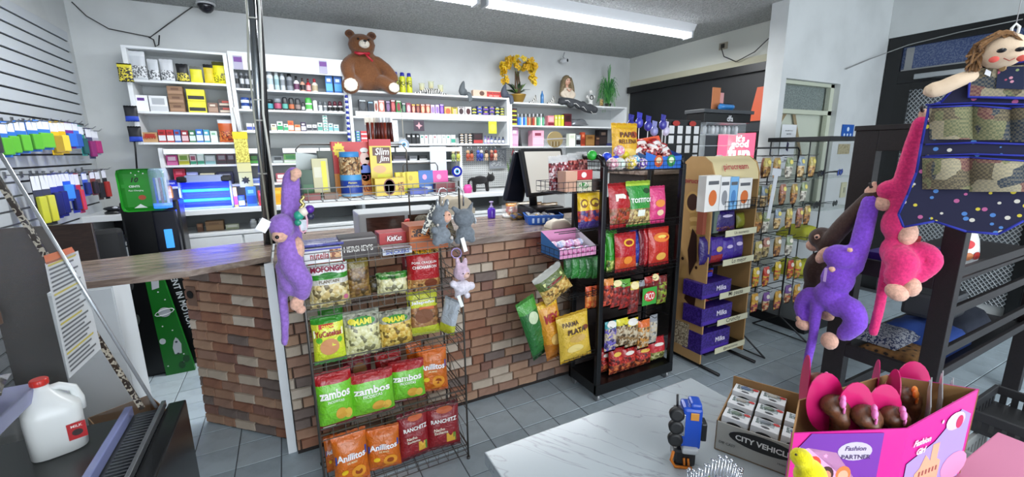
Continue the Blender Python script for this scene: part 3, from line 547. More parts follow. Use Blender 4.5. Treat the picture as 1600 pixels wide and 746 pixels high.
# white price rail with clear dividers in front of the dye boxes
pr_ = root('price_rail', 'clear price rail along front of the hair dye shelf', 'price rail', (1.5, 4.50, 1.897))
MB().box(-.84, .80, .002, .004, .0, .045).build('rail_strip', mat('#f0f2f4', .2, .55, 'film'), pr_)
shelf_row('bear shelf unit, lower board', 1.6315, 4.55, 'small boxes on the bear shelf unit, lower board', [
 (546, 556, 205, 'stack', '#2f9a58', '#e4ece6', '#1c6a3c', 'green and white box pair'), (557, 564, 205, 'stack', '#2a4fb0', '#35a060', '#dfe6ea', 'blue and green box pair'), (565, 575, 205, 'stack', '#c8323a', '#e8eaea', '#b01820', 'red and white box pair'),
 (636, 643, 209, 'box', K_, '#1f2226', '#d8dadc', 'black box with white crescent'), (644, 650, 209, 'box', K_, '#1f2226', '#d8dadc', 'next black box with crescent'), (651, 656, 209, 'box', K_, '#1f2226', '#d8dadc', 'narrow black box with crescent'),
 (657, 663, 211, 'box', '#e6eceb', '#d8dede', '#2f8a78', 'white box with teal dots'), (664, 669, 211, 'box', '#e8e6e8', '#dfe0e2', '#c04a60', 'white box with red stripe'), (671, 676, 211, 'box', '#e9ebec', '#dfe2e2', '#b8bcc0', 'plain white slim box'),
 (677, 683, 211, 'box', '#e6e8ea', '#dcdfe0', '#a06a70', 'white box, dusty rose mark'), (684, 690, 211, 'box', '#e9ebec', '#dfe2e2', '#c8ccce', 'white slim box'), (691, 697, 211, 'box', '#e6e8e8', '#dfe2e2', '#9aa4a0', 'white slim box, grey mark'),
 (698, 704, 211, 'box', '#e6ecea', '#dfe2e2', '#2c9a80', 'white box, green mark'), (705, 712, 211, 'box', '#e4eae8', '#3a9a84', '#c8ccce', 'white and green slim box')])
shelf_row('bear unit lower board, right half', 1.6315, 4.55, 'bottles and cosmetics, right half of the bear unit', [
 (719, 725, 209, 'stack', K_, '#e8e8e8', '#c8a880', 'black and white cosmetics stack'), (726, 731, 209, 'stack', K_, '#e8e8e8', '#c8a880', 'next black and white stack'), (732, 738, 209, 'stack', K_, '#e8e8e8', '#c8a880', 'third black and white stack'),
 (740, 755, 208, 'flat', '#241c20', '#b03a3a', '#3a2024', 'black and red display carton'), (757, 761, 212, 'bottle', '#8a8ac8', '#d8d8ec', '#6a5ab0', 'slim violet bottle'), (762, 766, 213, 'bottle', '#9a5a98', '#e0cce0', '#5a4a90', 'slim mauve bottle'),
 (767, 771, 212, 'bottle', '#4a5a9c', '#d0d4e8', '#303a70', 'slim indigo bottle'), (773, 777, 214, 'bottle', '#2c3a6c', '#e0e2ea', '#23283c', 'short navy bottle'), (779, 783, 214, 'bottle', '#2c3a6c', '#e0e2ea', '#23283c', 'next short navy bottle'), (785, 789, 214, 'bottle', '#2c3a6c', '#e0e2ea', '#23283c', 'last short navy bottle')])
npc = ['#2f5fc0', '#4a9ad8', '#c8dce8', '#2a64c8', '#78c4e0', '#c05a3a', '#d8a068', '#7a4030', '#b8442c', '#e0c4a0', '#2f8a5c', '#7ac8a0', '#dfe8e4', '#52a87c']
npn = ['royal blue', 'sky blue', 'icy blue', 'deep blue', 'aqua', 'brick red', 'tan', 'dark brown', 'rust red', 'beige', 'green', 'mint', 'off-white', 'leaf green']
shelf_row('doll shelf unit, upper board', 1.8405, 4.56, 'nail polish and packs on the doll shelf unit', [(799, 808, 169, 'stack', '#22242a', '#d8dc40', '#5a1a20', 'black and yellow box stack')] +
 [(809+3.0*i, 811.7+3.0*i, 178, 'bottle', c, c, K_ if i % 2 else '#d8d8dc', npn[i]+' nail polish bottle') for i, c in enumerate(npc)] +
 [(856, 866, 181, 'flat', '#e08890', '#7a1c2c', '#f0b0b0', 'pink and maroon card pack')])
shelf_row('right half of doll unit upper board', 1.8405, 4.56, 'packs beside the silver pouch', [
 (867, 871, 180, 'box', '#c9cc4a', '#e2e26a', '#f0f0c0', 'slim lime yellow pack'), (872, 876, 180, 'box', '#d4d44a', '#e2e26a', '#f0f0c0', 'next slim lime yellow pack'), (877, 881, 180, 'box', '#d4d43a', '#e8e830', '#f0f0c0', 'bright lime yellow pack'),
 (882, 893, 178, 'flat', '#4a1820', '#8a2c38', '#2a0e12', 'dark maroon pack')])
shelf_row('doll shelf unit, lower board', 1.6005, 4.56, 'boxes on the doll shelf unit, lower board', [
 (799, 810, 199, 'box', '#c998b8', '#dcb4cc', '#e8cede', 'tall mauve pink box'), (811, 817, 203, 'cone', K_, K_, K_, 'black cone bottle'), (832, 850, 204, 'box', '#e8a8bc', '#f0bccc', '#8a3a50', 'pink gift box'),
 (889, 899, 209, 'box', '#dfe6d4', '#e6ecdc', '#cfd8c0', 'pale green box'), (900, 907, 211, 'box', '#9aa0a4', K_, '#c8ccd0', 'grey box with black window'), (908, 914, 207, 'box', '#b8482c', '#8a3420', '#e08a60', 'tall orange-red box'),
 (915, 929, 211, 'box', '#8a6234', '#9c7440', '#6a4820', 'brown kraft box'), (930, 938, 213, 'box', '#2c1c1a', '#4a302c', '#8a6a50', 'dark brown box'), (936, 949, 203, 'box', '#201c1e', '#38302e', '#6a5a50', 'tall black box'), (947, 960, 224, 'flat', '#23264a', '#303468', '#4a4e88', 'low navy box')])
shelf_row('upper shelf of wide low unit', 1.4605, 4.54, 'boxes on the wide low unit, upper shelf', [
 (261, 279, 243, 'flat', '#c83a8c', '#e078b0', '#f0d0e0', 'magenta pink carton'), (280, 297, 241, 'flat', '#d8dca8', '#c8c438', '#7aa03c', 'yellow green carton'), (298, 308, 242, 'flat', '#e4d8dc', '#2f9a78', '#a04060', 'teal carton with flowers'),
 (309, 320, 241, 'flat', '#d4e8e0', '#2f9a78', '#e8f0ec', 'teal and white carton'), (321, 338, 243, 'flat', '#b9c4c6', '#8fc0c4', '#d6dcde', 'pale teal carton'), (340, 355, 241, 'flat', '#5a1a34', '#2a2028', '#8a8088', 'dark wine carton'),
 (356, 368, 241, 'flat', '#4a1c30', '#2a2028', '#8a8088', 'next dark wine carton'), (391, 405, 242, 'flat', '#2c3a24', '#4aa63c', '#3a8a30', 'black and green carton'), (406, 414, 240, 'flat', K_, '#e0e2e0', '#c8cac8', 'black and white carton')])
shelf_row('upper low shelf right of pole', 1.4605, 4.54, 'boxes right of the pole, upper low shelf', [
 (427, 443, 244, 'flat', '#7c8284', '#c0c6c4', '#2e3436', 'grey and white soap pack'), (444, 465, 241, 'flat', '#78b860', '#dfe8dc', '#3f9a50', 'green and white carton'), (466, 482, 243, 'flat', '#e08a3c', '#c8402c', '#f0c060', 'orange carton'),
 (484, 497, 242, 'flat', '#2a3a6c', '#4a6ab0', '#8aa0c8', 'dark blue carton'), (498, 520, 241, 'flat', '#1f3828', '#2f5a3c', '#3a6a48', 'dark green carton'), (614, 636, 243, 'flat', '#3a3036', '#8a8894', '#54505c', 'dark purple pack'), (640, 652, 244, 'flat', '#9a9ca0', '#d4d6d8', '#7a7c80', 'grey foil pack'), (655, 668, 243, 'flat', '#2a2a2c', '#d8d8d8', '#4a4a4c', 'black and white pack')])
shelf_row('lower shelf of wide low unit', 1.2855, 4.54, 'boxes on the wide low unit, lower shelf', [
 (274, 293, 264, 'box', '#b0243c', '#c83048', '#d85a6a', 'crimson carton'), (294, 312, 269, 'flat', '#98a0d8', '#a8b0e4', '#b4bce8', 'lavender carton'), (315, 338, 271, 'flat', '#d0ccb0', '#3f9a58', '#4aa464', 'green and cream carton'),
 (340, 366, 269, 'flat', '#1a1d3a', '#20244a', '#8a8c98', 'dark navy pack'), (391, 412, 278, 'flat', '#2a3a6c', '#6a80c0', '#8a9cd0', 'blue patterned carton'), (432, 450, 271, 'flat', '#a8505a', '#d8c4c0', '#e8dcd8', 'rose tin')])
shelf_row('back worktop', 1.1005, 4.33, 'packs standing on the back worktop', [
 (367, 373, 293, 'box', '#d8a03c', '#b02c5c', '#e8c860', 'slim magenta and orange pack'), (374, 384, 306, 'box', '#2444b0', '#e0e4ee', '#3a5ac8', 'small royal blue tub'), (387, 403, 292, 'box', '#3a78c0', '#1f4a90', '#7ab8e0', 'tall sky blue bag'),
 (405, 416, 298, 'box', '#d03848', '#b82c3c', '#e87a84', 'red carton'), (429, 444, 294, 'box', '#e0a81c', '#d89810', '#f0c040', 'amber yellow carton')])
shelf_row('niche under the back worktop', .9005, 4.40, 'boxes in the niche under the worktop', [
 (322, 351, 346, 'box', '#8a6a48', '#9a7850', '#7a5a3c', 'brown cardboard carton'), (353, 374, 351, 'flat', '#c8ccb0', '#a8b088', '#dfe0d0', 'pale green carton'), (391, 402, 343, 'can', '#dfe2e2', '#c4c8c8', '#eceeee', 'white paper cup stack'), (404, 417, 342, 'can', '#d8dcdc', '#c4c8c8', '#eceeee', 'second white cup stack'), (309, 318, 350, 'box', '#8a6248', '#6a4632', '#a88464', 'small brown box')])
rw = bpy.data.objects['carton'];
for o in [q for q in LAB if q.startswith('kraft carton with red letters')]: lettering('RAW', .09, P('#a82c1c'), LAB[o][0], (0, -.0475, .038))
# ================================================================ TOP-OF-SHELF THINGS, WALL THINGS, LEFT CORNER
def blobmesh(name, blobs, tubes, vox=.012, mt=None, smooth=3, fuzz=0):
    """continuous plush surface: balls (centre, radii, rot) and tapering tubes (points, radii) fused by voxel remesh"""
    mb = MB()
    for b in blobs: mb.ball(b[0], b[1], 0, 2, b[2] if len(b) > 2 else None)
    for p, r in tubes:
        pts = [Vector(q) for q in p]; n = 12; P2 = []; R2 = []
        for i in range(n+1):      # Catmull-Rom
            t = i/n*(len(pts)-1); k = min(int(t), len(pts)-2); f = t-k; a = pts[max(k-1, 0)]; b_, c = pts[k], pts[k+1]; d = pts[min(k+2, len(pts)-1)]
            P2.append(.5*((2*b_)+(c-a)*f+(2*a-5*b_+4*c-d)*f*f+(3*b_-a-3*c+d)*f**3)); R2.append(r[k]*(1-f)+r[k+1]*f)
        mb.tube(P2, R2, 12)
        mb.ball(P2[0], R2[0]*.98, 0, 1); mb.ball(P2[-1], R2[-1]*.98, 0, 1)
    me = mb.mesh(name, mt or BLACK); o = bpy.data.objects.new('tmp', me); C.objects.link(o)
    rm = o.modifiers.new('r', 'REMESH'); rm.mode = 'VOXEL'; rm.voxel_size = vox; rm.use_smooth_shade = True
    sm = o.modifiers.new('s', 'SMOOTH'); sm.iterations = smooth; sm.factor = .6
    dg = bpy.context.evaluated_depsgraph_get(); out = bpy.data.meshes.new_from_object(o.evaluated_get(dg)); out.name = name
    bpy.data.objects.remove(o); bpy.data.meshes.remove(me)
    if fuzz:
        for v in out.vertices: v.co += v.normal*fuzz*.45*(noise.noise(v.co*170)+.6*noise.noise(v.co*330))
    out.materials.clear(); out.materials.append(mt or BLACK)
    for p_ in out.polygons: p_.use_smooth = True
    return out
def eye(parent, c, r, mt=None, name='eye', flat=(1, 1, 1)): return MB().ball(c, (r*flat[0], r*flat[1], r*flat[2]), 0, 2).build(name, mt or mat('#0b0b0d', .12), parent)
# ---- teddy bear sitting on the shelf top, feet over the edge
tx = (XP(540, 2.14, 4.45)+XP(628, 2.14, 4.45))/2; s = 1.0
tb = root('teddy_bear', 'large brown teddy bear with red bow sitting on the shelf top', 'teddy bear', (tx-.02, 4.53, 2.137))
tb.scale = (1, .95, .885); BRN = PL('#6f4423'); CRM = PL('#d8d0c0')
bodyb = blobmesh('body', [((-.04, .07, .20), (.175, .14, .21)), ((-.045, .04, .33), (.125, .11, .12)), ((-.055, .0, .47), (.128, .115, .115)), ((-.055, -.05, .44), (.075, .06, .06)),
    ((-.155, .01, .575), (.048, .03, .045)), ((.045, .01, .575), (.048, .03, .045)), ((.19, -.10, .03), (.07, .045, .075)), ((-.20, -.11, .03), (.085, .05, .09))],
    [([(-.13, .03, .33), (-.205, -.03, .24), (-.20, -.10, .13)], [.06, .062, .055]), ([(.06, .03, .33), (.15, .0, .25), (.22, -.05, .14)], [.06, .06, .05]),
     ([(-.10, .06, .10), (-.17, -.03, .07), (-.20, -.11, .03)], [.085, .082, .075]), ([(.05, .06, .10), (.12, -.03, .09), (.185, -.09, .03)], [.085, .075, .065])], .011, BRN, 3, .004)
link('body', bodyb, tb)
link('muzzle', blobmesh('muzzle', [((-.05, -.115, .455), (.052, .042, .045))], [], .008, CRM, 2, .002), tb)
MB().ball((-.048, -.158, .478), (.017, .01, .012), 0).build('nose', mat('#0d0c0c', .3), tb); MB().tube([(-.048, -.158, .465), (-.048, -.157, .445)], .0025, 6).build('mouth_seam', P('#6a5a50'), tb)
eye(tb, (-.098, -.098, .505), .011); eye(tb, (-.005, -.10, .505), .011)
for x, z, a in ((-.205, .03, .10), (.195, .028, -.2)):
    link('foot_pad', blobmesh('foot_pad', [((x, -.168 if x < 0 else -.15, z), (.066 if x < 0 else .056, .018, .072 if x < 0 else .056), (0, a, 0))], [], .008, CRM, 2, .002), tb)
for x, z, a in ((-.155, .575, 0), (.045, .575, 0)): link('ear_lining', blobmesh('ear_lining', [((x, -.012, z-.004), (.03, .013, .028))], [], .007, PL('#4e2c17'), 2), tb)
MB().tube([(-.14, -.10, .365), (-.10, -.115, .355), (-.055, -.12, .362), (-.01, -.105, .365)], [.012, .018, .008, .018], 8).ball((-.055, -.122, .362), .014, 0, 1).tube([(-.05, -.12, .36), (-.02, -.13, .32), (.015, -.13, .285)], [.008, .012, .011], 6).build('red_bow', mat('#a8182c', .35), tb)
# ---- spray cans, candle holders, statues
shelf_row('shelf beside the teddy bear', 2.1375, 4.60, 'blue-capped cans beside the bear', [(616, 625, 112, 'can', '#c8cc28', PR('#d8dc30', '#1a1c18'), '#2b2f9a', 'yellow spray can, blue cap'), (626, 636, 113, 'can', '#c8cc28', PR('#d8dc30', '#1a1c18'), '#2b2f9a', 'yellow spray can, blue cap'), (637, 646, 114, 'can', '#c8cc28', PR('#d8dc30', '#1a1c18'), '#2b2f9a', 'yellow spray can, blue cap')])
def zebra():
    m, nt, b = newmat('zebra'); L = nt.links.new; w_ = N(nt, 'ShaderNodeTexWave', Scale=14.0, Distortion=6.0); L(coord(nt), w_.inputs[0]); L(ramp(nt, w_.outputs[1], [(0, '#141414'), (.5, '#e8e6e0')], 'CONSTANT'), b.inputs['Base Color']); return m
ZEB = zebra(); zx = XP(675, 2.137, 4.6)
zc = root('candle_holder', 'zebra-striped candle holder with three glass cups right of spray cans', 'candle holder', (zx, 4.62, 2.137))
zb = MB().ball((0, 0, .03), (.07, .05, .035), 0, 3)
for s_ in (-1, 1): zb.tube([(0, 0, .03), (.09*s_, 0, .05), (.13*s_, 0, .01), (.18*s_, -.01, .02)], [.03, .025, .016, .006], 8)
zb.build('striped_base', ZEB, zc)
for x, z in ((-.10, .045), (0, .07), (.105, .04)):
    MB().lathe([(.026, 0), (.028, .01), (.029, .06), (.034, .07), (.030, .07), (.026, .012)], 16, (x, 0, z), cap=False).build('glass_cup', mat('#e9ecc8', .08, .45, 'film'), zc)
    MB().lathe([(.024, 0), (.024, .03), (.01, .034)], 12, (x, 0, z+.004)).build('candle', mat('#d8b04c', .5), zc)
def statue(px, mt, label, cat, yz=2.112, hh=.12, bird=True):
    x = XP(px, yz, 4.56); r = root('shelf_sitter_figure' if bird else cat, label, cat, (x, 4.56, yz)); 
    link('body', blobmesh('body', [((0, .02, .045), (.05, .04, .045))], [([(-.015, .02, .05), (-.01, .015, .10), (.0, .0, .15)], [.04, .03, .012]), ([(.02, 0, .03), (.05, -.05, .02), (.06, -.065, -.05)], [.02, .015, .012]), ([(0, 0, .03), (.03, -.05, .02), (.035, -.065, -.06)], [.02, .015, .012])], .007, mt, 1), r); return r
statue(725, mat('#5d6468', .7), 'dark grey gnome figurine sitting on the shelf edge, left of red carton', 'figurine', 2.137)
statue(790, mat('#4b5260', .7), 'dark blue-grey figurine sitting on the shelf beside the flower pot', 'figurine', 2.137)
bx0, bx1 = XP(739, 2.137, 4.6), XP(788, 2.137, 4.6)
rb = MB().bbox(-(bx1-bx0)/2, (bx1-bx0)/2, -.03, .03, 0, .078, .002).build('game_carton', P('#d8b8a0'), None, ((bx0+bx1)/2, 4.62, 2.137)); tag(rb, 'long red and cream carton lying on shelf top left of flower pot', 'box')
g = lambda x, z, off=0: Vector((x, -.0305-off*.1, z))
decal(rb, g, [(-.09, -.028), (.09, -.028), (.09, .028), (-.09, .028)], .06, .04, P('#c8302c'), 'red_panel'); decal(rb, g, ellipse(.03, .025), -.09, .045, P('#5a3420'), 'picture')
lettering('Blue Smiley', .16, P('#6c0f14'), rb, (.055, -.0312, .052)); lettering('cake  topper', .13, P('#e8c8b4'), rb, (.06, -.0312, .024))
# ---- yellow orchid arrangement
fx = XP(811, 2.1, 4.6); fp = root('orchid_pot', 'yellow artificial orchids in a gold pot on the shelf top', 'plant', (fx, 4.63, 2.097))
MB().lathe([(.055, 0), (.075, .04), (.095, .085), (.10, .10), (.088, .10), (.08, .085)], 20).build('pot', mat('#9a7a34', .4, .4), fp)
mb = MB(); r_ = random.Random(3)
for k in range(6): a = k*1.05; mb.tube([(.02*math.cos(a), .02*math.sin(a), .09), (.03*math.cos(a), .03*math.sin(a), .2), (.02*math.cos(a+1), .02, .36)], [.012, .011, .006], 6)
mb.build('trunk', mat('#5c4a36', .9), fp)
lf = []
for k in range(10):
    a = k*.63+.2; L_ = .11+.05*(k % 3); dx, dy = math.cos(a), math.sin(a)*.6; up = .10 if k % 2 else .02
    v = [(0, 0, .10), (dx*L_*.5-dy*.03, dy*L_*.5+dx*.03, .14+up*.6), (dx*L_, dy*L_, .13+up), (dx*L_*.5+dy*.03, dy*L_*.5-dx*.03, .14+up*.6)]
    MB().add(v+[(x, y, z-.004) for x, y, z in v], [(0, 1, 2, 3), (7, 6, 5, 4), (0, 4, 5, 1), (1, 5, 6, 2), (2, 6, 7, 3), (3, 7, 4, 0)]).build('leaf', P('#1f3a22' if k % 3 else '#52722e', .35), fp)
def flower(seed):
    mb = MB(); r_ = random.Random(seed)
    for k in range(5):
        a = 2*math.pi*k/5+r_.random(); c, s_ = math.cos(a), math.sin(a); R_ = .034
        mb.add([(0, 0, 0), (c*R_*.6-s_*R_*.45, -.006, s_*R_*.6+c*R_*.45), (c*R_*1.05, -.001, s_*R_*1.05), (c*R_*.6+s_*R_*.45, -.006, s_*R_*.6-c*R_*.45)], [(0, 1, 2, 3)], 0)
    mb.ball((0, -.006, 0), .006, 1, 1); return mb.mesh('flower', [P(('#e2b81c', '#d8a810', '#ecca30')[seed % 3], .5), P('#a8741a')])
FL = [flower(k) for k in range(6)]
for k in range(120):
    t = r_.random(); a = math.pi*t; X_ = -.20*math.cos(a)*1.0; base = .42+.09*math.sin(a)
    if r_.random() < .35: sgn = -1 if r_.random() < .5 else 1; X_ = sgn*(.17+r_.random()*.035); zz = .22+r_.random()*.22
    else: zz = base-r_.random()*.12*(1 if abs(X_) < .12 else .6)
    o = link('flower', FL[k % 6], fp, (X_+r_.uniform(-.02, .02), r_.uniform(-.10, .05), zz)); o.rotation_euler = (r_.uniform(-.7, .5), r_.uniform(-3, 3), r_.uniform(-.8, .8))
for sg in (-1, 1): MB().tube([(0, 0, .3), (sg*.08, -.02, .47), (sg*.17, -.03, .43), (sg*.19, -.03, .22)], .003, 5).build('stem', P('#4a6a2a'), fp)
# ---- zebra shoe figurines and blue bottle, silver pouch, frames
for px, lab in ((834, 'zebra-striped shoe figurine left of the blue bottle on shelf top'), (862, 'zebra-striped shoe figurine between blue bottle and the doll')):
    r = root('shoe_figurine', lab, 'figurine', (XP(px, 2.097, 4.6), 4.6, 2.097)); link('shoe', blobmesh('shoe', [((.02, 0, .03), (.03, .02, .03))], [([(-.06, 0, .01), (-.03, 0, .015), (.02, 0, .05), (.025, 0, .10)], [.014, .018, .02, .008])], .006, ZEB, 1), r)
bb = root('slim_bottle', 'slim blue bottle standing on the shelf top between zebra figurines', 'bottle', (XP(847, 2.097, 4.58), 4.58, 2.097)); MB().lathe([(.018, 0), (.02, .01), (.02, .10), (.008, .13), (.006, .15)], 12).build('glass_body', mat('#2f6fa8', .25), bb)
sp_ = link('silver_pouch', bagmesh(.26, .12, .07, [(1.01, mat('#a9adb2', .25, .7))], 4), None, (XP(910, 1.84, 4.56), 4.6, 1.862)); sp_.rotation_euler = (-.9, 0, 0); tag(sp_, 'crumpled silver foil pouch lying at the right of the doll unit', 'pouch')
# ---- porcelain doll with long hair
dx = XP(887, 2.1, 4.58); dl = root('porcelain_doll', 'long-haired doll in cream blouse sitting on the shelf top', 'doll', (dx, 4.6, 2.085)); SKIN = mat('#d3a58e', .5)
MB().ball((0, 0, .30), (.045, .042, .052), 0, 3).tube([(0, .005, .25), (0, .005, .22)], .018, 10).build('head', SKIN, dl)
hm = blobmesh('hair', [((0, .015, .315), (.062, .055, .06))], [([(-.045, .0, .33), (-.07, -.01, .24), (-.095, -.01, .14), (-.10, -.015, .11)], [.022, .026, .022, .006]), ([(.045, .0, .33), (.07, -.01, .24), (.085, -.01, .14), (.085, -.015, .09)], [.022, .026, .024, .006]), ([(0, .04, .3), (0, .05, .15)], [.05, .05]), ([(-.05, .02, .3), (-.06, .03, .15)], [.03, .03]), ([(.05, .02, .3), (.06, .03, .15)], [.03, .03])], .008, mat('#8a7a58', .55, 0, 'wood', '#5e5038'), 2)
link('hair', hm, dl)
for s_ in (-1, 1): eye(dl, (.017*s_, -.040, .305), .007, mat('#2a1c18', .2))
MB().ball((0, -.042, .278), (.009, .004, .004), 0, 1).build('lips', P('#9a3c3c'), dl); MB().ball((.018, -.05, .345), .011, 0, 1).ball((.0, -.052, .35), .008, 0, 1).build('hair_clip', P('#e8e8ea'), dl)
link('blouse', blobmesh('blouse', [((0, 0, .15), (.065, .05, .08)), ((0, 0, .08), (.085, .06, .05))], [([(-.05, 0, .20), (-.085, -.02, .14), (-.05, -.05, .10)], [.026, .028, .02]), ([(.05, 0, .20), (.085, -.02, .14), (.05, -.05, .10)], [.026, .028, .02])], .008, mat('#cfc2b0', .9, 0, 'cloth'), 1, .002), dl)
MB().tube([(-.03, -.05, .20), (0, -.055, .175), (.03, -.05, .20)], .010, 6).build('hands', SKIN, dl)
sk = []; mb = MB()
for k in range(9): xx = -.15+.055*k; sk.append(((xx+.01, -.10-.055*min(1, k/4)+.01*(k % 2), .035-.010*k+.02*(k % 2)), (.055, .05, .034+.008*(k % 3))))
link('ruffled_skirt', blobmesh('ruffled_skirt', sk, [([(-.15, -.08, .065), (.0, -.13, .04), (.18, -.16, -.03), (.30, -.16, -.06)], [.03, .04, .05, .035])], .008, mat('#33363a', .75, 0, 'cloth'), 1, .004), dl)
MB().tube([(-.14+.05*k+.0, -.13-.06*min(1, k/4)-.008*(k % 2), .05-.018*k+.02*(k % 2)) for k in range(10)], .004, 5).build('skirt_trim', P('#c9c9c6'), dl)
# ---- white teddy ornament, little frame, grass plant
r = root('cross_ornament', 'white round-armed plush ornament behind the doll, left of grass plant', 'ornament', (XP(924, 2.09, 4.66), 4.68, 2.097)); link('plush_body', blobmesh('plush_body', [((0, 0, .10), (.04, .02, .045)), ((-.055, 0, .13), (.022, .015, .022)), ((.055, 0, .13), (.022, .015, .022)), ((0, 0, .19), (.03, .02, .03))], [([(0, 0, .1), (0, 0, .01)], [.025, .03])], .008, PL('#dcdcd8'), 1), r); MB().tube([(.026*math.cos(a*.7), -.022, .12+.026*math.sin(a*.7)) for a in range(10)], .006, 6).build('dark_ring', P('#202224'), r)
r = MB().bbox(-.035, .035, -.008, .008, 0, .11, .003).build('photo_frame', P('#7a8070', .4), None, (XP(939, 2.09, 4.62), 4.62, 2.0975)); tag(r, 'small picture frame in front of the grass plant on shelf top', 'picture frame'); decal(r, lambda x, z, off=0: Vector((x, -.0088, z)), [(-.025, -.04), (.025, -.04), (.025, .04), (-.025, .04)], 0, .055, PR('#7f5a3c', '#c0b070'), 'picture')
gp = root('grass_plant', 'green artificial grass plant in a small dark pot, right end of shelf top', 'plant', (XP(950, 2.09, 4.64), 4.64, 2.097)); MB().lathe([(.03, 0), (.045, .05), (.04, .05)], 14).build('pot', P('#2a3026'), gp)
mb = MB(); r_ = random.Random(9)
for k in range(150):
    a = r_.uniform(0, 6.28); R_ = r_.uniform(.03, .17); H_ = r_.uniform(.22, .40) if k > 12 else r_.uniform(.45, .56); H_ = H_ if k > 12 else H_; R_ = R_ if k > 12 else .03
    c, s_ = math.cos(a)*R_, math.sin(a)*R_*.5; dz = -r_.uniform(.0, .30) if k > 12 else 0; w_ = .003
    p = [(c*.1, s_*.1, .05), (c*.35, s_*.35, H_*.7), (c*.75, s_*.75, H_+dz*.15), (c*1.1, s_*1.1, H_+dz)]
    o_ = len(mb.v); mb.v += [q for x, y, z in p for q in ((x-w_, y, z), (x+w_, y, z))]
    for i in range(3): mb.f.append([o_+2*i, o_+2*i+1, o_+2*i+3, o_+2*i+2]); mb.mi.append(k % 2); mb.sm.append(False)
tag(mb.build('grass_blades', [P('#2f7a3c', .5), P('#5aa050', .5)], gp), kind='stuff')
# ---- wall camera, ceiling camera domes, small ceiling hook, junction box
def cam_(loc, rz, label, dome=False):
    r = root('security_camera', label, 'camera', loc, (0, 0, rz))
    if dome: MB().lathe([(.055, 0), (.06, -.02), (.05, -.05), (.03, -.07), (.005, -.078)], 18, cap=True).build('dome', mat('#1b1b24', .12), r); MB().lathe([(.07, .0), (.07, -.012), (.06, -.014)], 18).build('base_ring', P('#c8cacb'), r)
    else:
        MB().tube([(0, 0, .10), (0, .02, .05), (0, 0, .02)], .006, 8).build('bracket', P('#8a8d90'), r); b = MB(); b.M = Matrix.Rotation(math.pi/2, 4, 'X'); b.lathe([(.02, -.05), (.028, -.04), (.03, .0), (.03, .035), (.022, .04)], 16).build('barrel', P('#d2d4d6'), r)
        b = MB(); b.M = Matrix.Rotation(math.pi/2, 4, 'X'); b.lathe([(.018, .041), (.018, .046), (.006, .048)], 14).build('lens', mat('#15161a', .1), r)
    return r
p = onY(882, 95, 4.70); cam_(p, .5, 'small silver bullet camera on back wall above the doll')
cam_((onZ(321, 5, ZC).x, onZ(321, 5, ZC).y, ZC), 0, 'black dome camera on ceiling above the left shelf unit', True)
p = onZ(846, 2, 2.6); cam_((p.x, p.y, 2.66), 0, 'silver camera hanging on ceiling beside the long light fixture'); 
cb_ = MB().tube([onY(112, 3, 4.77), onY(135, 25, 4.77), onY(170, 45, 4.77), onY(235, 58, 4.77), onY(262, 38, 4.77), onY(290, 18, 4.77), onY(309, 5, 4.77)], .0045, 6).build('hanging_cable', P('#3a3a38')); tag(cb_, 'thin dark cable sagging across the upper left of back wall', 'cable')
c2 = MB().tube([onY(232, 58, 4.76), onY(240, 62, 4.76), onY(243, 73, 4.76), onY(248, 70, 4.76), onY(249, 55, 4.76)], .005, 6).build('plug', BLACK, cb_)
jb = MB().bbox(4.365, 4.379, -.05, .05, -.035, .035, .003).build('junction_box', P('#a8a290'), None, (0, onX(1130, 72, 4.37).y, onX(1130, 72, 4.37).z)); tag(jb, 'beige wall socket above the black panel with loose cable', 'socket'); jb_y, jb_z = jb.location.y, jb.location.z
MB().bbox(4.355, 4.366, -.02, .02, -.022, .02, .002).build('socket_insert', P('#2a2824'), jb)
wc = MB().tube([(4.34, jb_y, jb_z-.02), (4.33, jb_y-.05, jb_z-.12), (4.33, jb_y-.2, jb_z-.2), (4.33, jb_y-.4, jb_z-.14), (4.34, jb_y-.65, jb_z+.05), (4.36, jb_y-.75, jb_z+.12)], .005, 6).build('wall_cable', P('#2a2a2a')); tag(wc, 'black cable looping from the wall socket above the black panel', 'cable')
# ---- blank price cards on header, side hang strips
for px, py, lab in ((372, 98, 'left end of the header panel'), (505, 105, 'right part of the header panel')):
    p = onY(px, py, 4.49); o = MB().box(-.033, .033, -.004, 0, -.055, .055).build('hanging_pack', P('#a8a4bc'), None, (p.x, 4.489, p.z)); tag(o, f'small lilac and purple hanging pack at {lab}', 'pack')
    decal(o, lambda x, z, off=0: Vector((x, -.0045, z)), [(-.03, -.02), (.03, -.02), (.03, .02), (-.03, .02)], 0, .025, P('#6a2f8a'), 'printed_panel')
o = link('hanging_pouch', bagmesh(.09, .135, .02, [(.8, PR('#26241c', '#d8c83c')), (1.01, P('#d8cc3a'))], 2), None, (onY(196, 118, 4.45).x, 4.46, onY(196, 128, 4.45).z)); tag(o, 'black and yellow pouch hung at left side of upper shelf unit', 'pouch')
for i, (py, lab) in enumerate(((180, 'upper'), (212, 'lower'))):
    p = onY(205 if i == 0 else 211, py, 4.45); o = link('hang_card_pack', bagmesh(.085, .12, .03, [(.35, P('#2a4ab8')), (1.01, P('#16181e'))], 5+i), None, (p.x, 4.46, p.z-.05)); tag(o, f'{lab} black and blue pack hanging from the left shelf side', 'pack')
o = MB().tube([(onY(205, 190, 4.47).x, 4.47, 1.75), (onY(209, 220, 4.47).x, 4.475, 1.60), (onY(212, 260, 4.47).x, 4.475, 1.40)], .006, 6).build('hang_strip', BLACK); tag(o, 'black hanging strip below the packs at left shelf side', 'strip')
